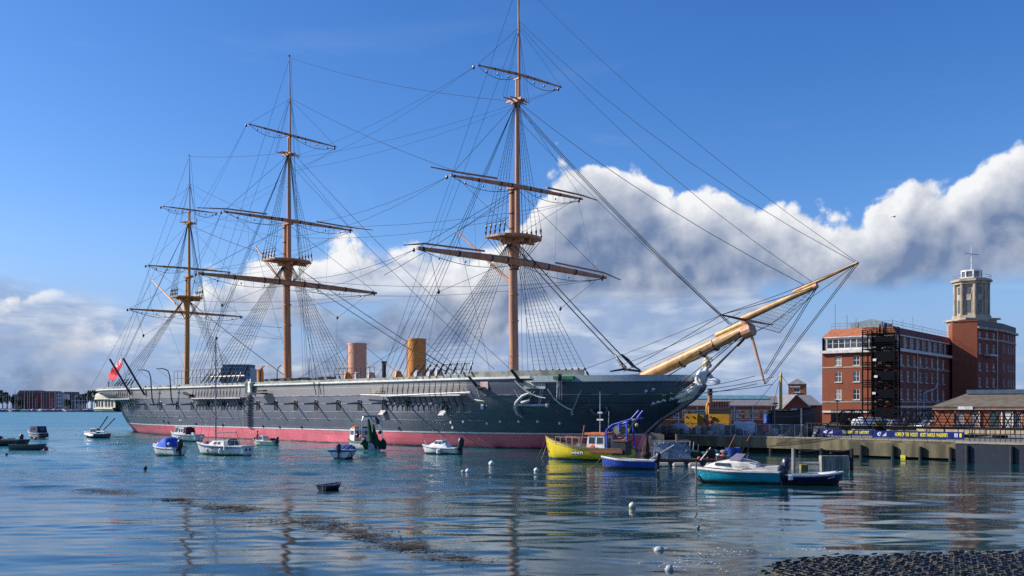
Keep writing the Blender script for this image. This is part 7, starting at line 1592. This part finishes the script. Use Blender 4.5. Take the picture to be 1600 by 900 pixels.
# ---------------------------------------------------------------- slipway of wet setts, weed, foam
def slip_edge(x): return interp(x, [(4.9, 19), (5.6, 21.6), (6.4, 23.4), (8, 24.4), (10, 24.9), (13.5, 25.3), (30, 25.6)])
def slip_z(x, y): return max(-.25, min(.05 * (slip_edge(x) - y) - .01, .95))
SETT = mat('wet_sett', (0.014, 0.017, 0.026), 0.55, spec=.25, col2=(.030, .030, .030), scale=5, bump=.5, bscale=14)
SETT2 = mat('brown_sett', (0.055, 0.035, 0.02), 0.6, spec=.25, col2=(.05, .04, .03), scale=6, bump=.5, bscale=14); SETT3 = mat('mossy_sett', (0.045, 0.045, 0.020), 0.6, spec=.25, scale=6, bump=.5, bscale=14)
gx = [4 + .8 * i for i in range(30)]; gy = [6 + .7 * j for j in range(29)]
sl = MB().grid([[(x, y, slip_z(x, y) - .06) for x in gx] for y in gy]).build('slipway', mat('slip_joint', (.004, .005, .006), .7, spec=.15, col2=(.02, .018, .014), scale=4), None, kind='structure')
random.seed(9); sm_mesh = []
for v in range(6):
    lx_, ly_ = random.uniform(.19, .212), random.uniform(.13, .15); t = []
    for (a, z) in ((1.0, -.07), (1.0, .0), (.78, .032)):
        t.append([(sx * lx_ / 2 * a * random.uniform(.94, 1.04), sy_ * ly_ / 2 * a * random.uniform(.94, 1.04), z + random.uniform(-.008, .008)) for sx, sy_ in ((-1, -1), (0, -1.05), (1, -1), (1, 1), (0, 1.05), (-1, 1))])
    mb = MB().grid(t, close=True); mb.quad(*t[-1]); me_o = mb.build('cobble', [SETT, SETT2, SETT3][0 if v < 4 else v - 3], sl, smooth=True); sm_mesh.append(me_o.data); bpy.data.objects.remove(me_o)
cand = []
ROW = R(29); e1 = V3(math.cos(ROW), math.sin(ROW), 0); e2 = V3(-math.sin(ROW), math.cos(ROW), 0)
for j in range(-60, 60):
    for i in range(-60, 90):
        q_ = V3(10, 22, 0) + e1 * (i * .212 + (j % 2) * .105) + e2 * (j * .235); x, y = q_.x, q_.y
        if y < 18 or y > 26 or x < 4.8 or x / y > .60: continue
        z = slip_z(x, y)
        if z < -.03 or (z < .03 and random.random() < .45 - 9 * z): continue
        px_ = 800 + F * x / y; py_ = HZ - F * (z - H) / y
        if px_ < 1640 and py_ < 925: cand.append((y, x, z, px_ < 1605 and py_ < 903))
cand.sort(key=lambda c: (not c[3], c[0])); rest = MB()
for k, (y, x, z, vis) in enumerate(cand):
    me = random.choice(sm_mesh); rzv = random.uniform(-.06, .06) + ROW
    M = Matrix.Translation((x + random.uniform(-.02, .02), y + random.uniform(-.012, .012), z + random.uniform(-.014, .010))) @ Matrix.Rotation(rzv, 4, 'Z') @ Matrix.Rotation(random.uniform(-.22, -.06), 4, 'X')
    if k < 300:
        o = bpy.data.objects.new('cobble', me); COL.objects.link(o); o.parent = sl; o.matrix_local = M
    else: rest.add([M @ v.co for v in me.vertices], [tuple(p.vertices) for p in me.polygons], sm_mesh.index(me))
if rest.v:
    rest.m = [0 if m_ < 4 else m_ - 3 for m_ in rest.m]; rest.build('cobble_paving', [SETT, SETT2, SETT3], sl, smooth=True, kind='stuff')
random.seed(33); wd = MB(); path = [(118, 765, 1.2), (200, 771, 2), (290, 782, 3), (350, 793, 4), (410, 800, 5), (470, 812, 9), (520, 822, 12), (560, 835, 11), (600, 846, 8), (640, 856, 5), (700, 872, 5), (760, 886, 4)]
for c_ in range(330):
    u_ = random.random() ** .85; f_ = u_ * (len(path) - 1); i = min(int(f_), len(path) - 2); f_ -= i; a, b_ = path[i], path[i + 1]
    if random.random() > .45 + .55 * math.sin(u_ * 37) * math.sin(u_ * 13 + 1): continue
    ctr = at(lerp(a[0], b_[0], f_) + random.gauss(0, 14), lerp(a[1], b_[1], f_) + random.gauss(0, 1) * lerp(a[2], b_[2], f_) * .55); cs_ = ctr.y / 26; size = random.uniform(.07, .30) * cs_
    for k in range(int(14 + 40 * random.random())):
        p_ = ctr + V3(random.gauss(0, size * 1.5), random.gauss(0, size * .55), 0); strand = random.random() < .45
        s_ = (random.uniform(.07, .20) if strand else random.uniform(.02, .075)) * cs_; r1, r2 = random.gauss(0, .6), (.10 if strand else random.uniform(.3, .7))
        a_ = V3(math.cos(r1), math.sin(r1), random.uniform(-.04, .04)) * s_; b2_ = V3(-math.sin(r1), math.cos(r1), random.uniform(-.1, .1)) * s_ * r2
        p_.z = random.uniform(.02, .05); wd.quad(p_ - a_, p_ - b2_, p_ + a_, p_ + b2_)
wd.build('floating_weed', mat('weed', (.060, .036, .010), .6, col2=(.028, .022, .008), scale=2), None, kind='stuff')
fm_ = MB()
for (px, py, n_, sx, sy_) in ((1075, 880, 60, 34, 3), (1110, 868, 60, 30, 3), (1140, 862, 50, 20, 2), (1262, 859, 60, 12, .8), (1330, 861, 90, 50, .8), (1450, 863, 130, 80, .9), (1150, 890, 40, 30, 5), (1046, 888, 40, 12, 2.0), (1030, 859, 30, 9, 1.5)):
    for k in range(n_):
        p_ = at(px + random.gauss(0, sx), py + random.gauss(0, sy_)); s_ = random.uniform(.006, .022); p_.z = random.uniform(.008, .03); r1 = random.uniform(0, 6.28)
        a_ = V3(math.cos(r1), math.sin(r1), .15) * s_ * 1.8; b2_ = V3(-math.sin(r1), math.cos(r1), .1) * s_; fm_.quad(p_ - a_, p_ - b2_, p_ + a_, p_ + b2_)
fm_.build('sea_foam', mat('foam_white', (.70, .72, .72), .6), None, kind='stuff')
for px, py, r, lb in ((1030, 860, .15, 'low white float awash near the slipway, the farther of two'), (1046, 890, .11, 'low white float awash near the slipway, the nearer of two')):
    rows = [[(r * f_ * math.cos(a * .5236) * random.uniform(.85, 1.15), r * f_ * .7 * math.sin(a * .5236) * random.uniform(.85, 1.15), z_) for a in range(12)] for f_, z_ in ((1.0, -.03), (.95, .03), (.6, .09), (.15, .115))]
    o = MB().grid(rows, close=True); o.quad(*rows[-1]); o = o.build('awash_float', mat('awash_white', (.40, .41, .42), .6), None, smooth=True); o.location = at(px, py); tag(o, lb, 'float')
bd = thing('seagull', 'small dark gull gliding under the cloud above the brick block', 'bird', at(1397, 339, Y=160), R(20))
MB().tube([(-.3, 0, 0), (-.1, 0, .03), (.2, 0, .03), (.36, 0, 0)], [.02, .09, .08, .02], 6).build('body', GREY, bd, smooth=True)
for sg in (-1, 1): MB().slab((.12, 0, .05), (.05, sg * .35, .16), (-.1, sg * .36, .16), (-.12, 0, .05), .02).slab((.05, sg * .35, .16), (-.12, sg * .75, .08), (-.2, sg * .72, .08), (-.1, sg * .36, .16), .02).build('wing', GREY, bd)
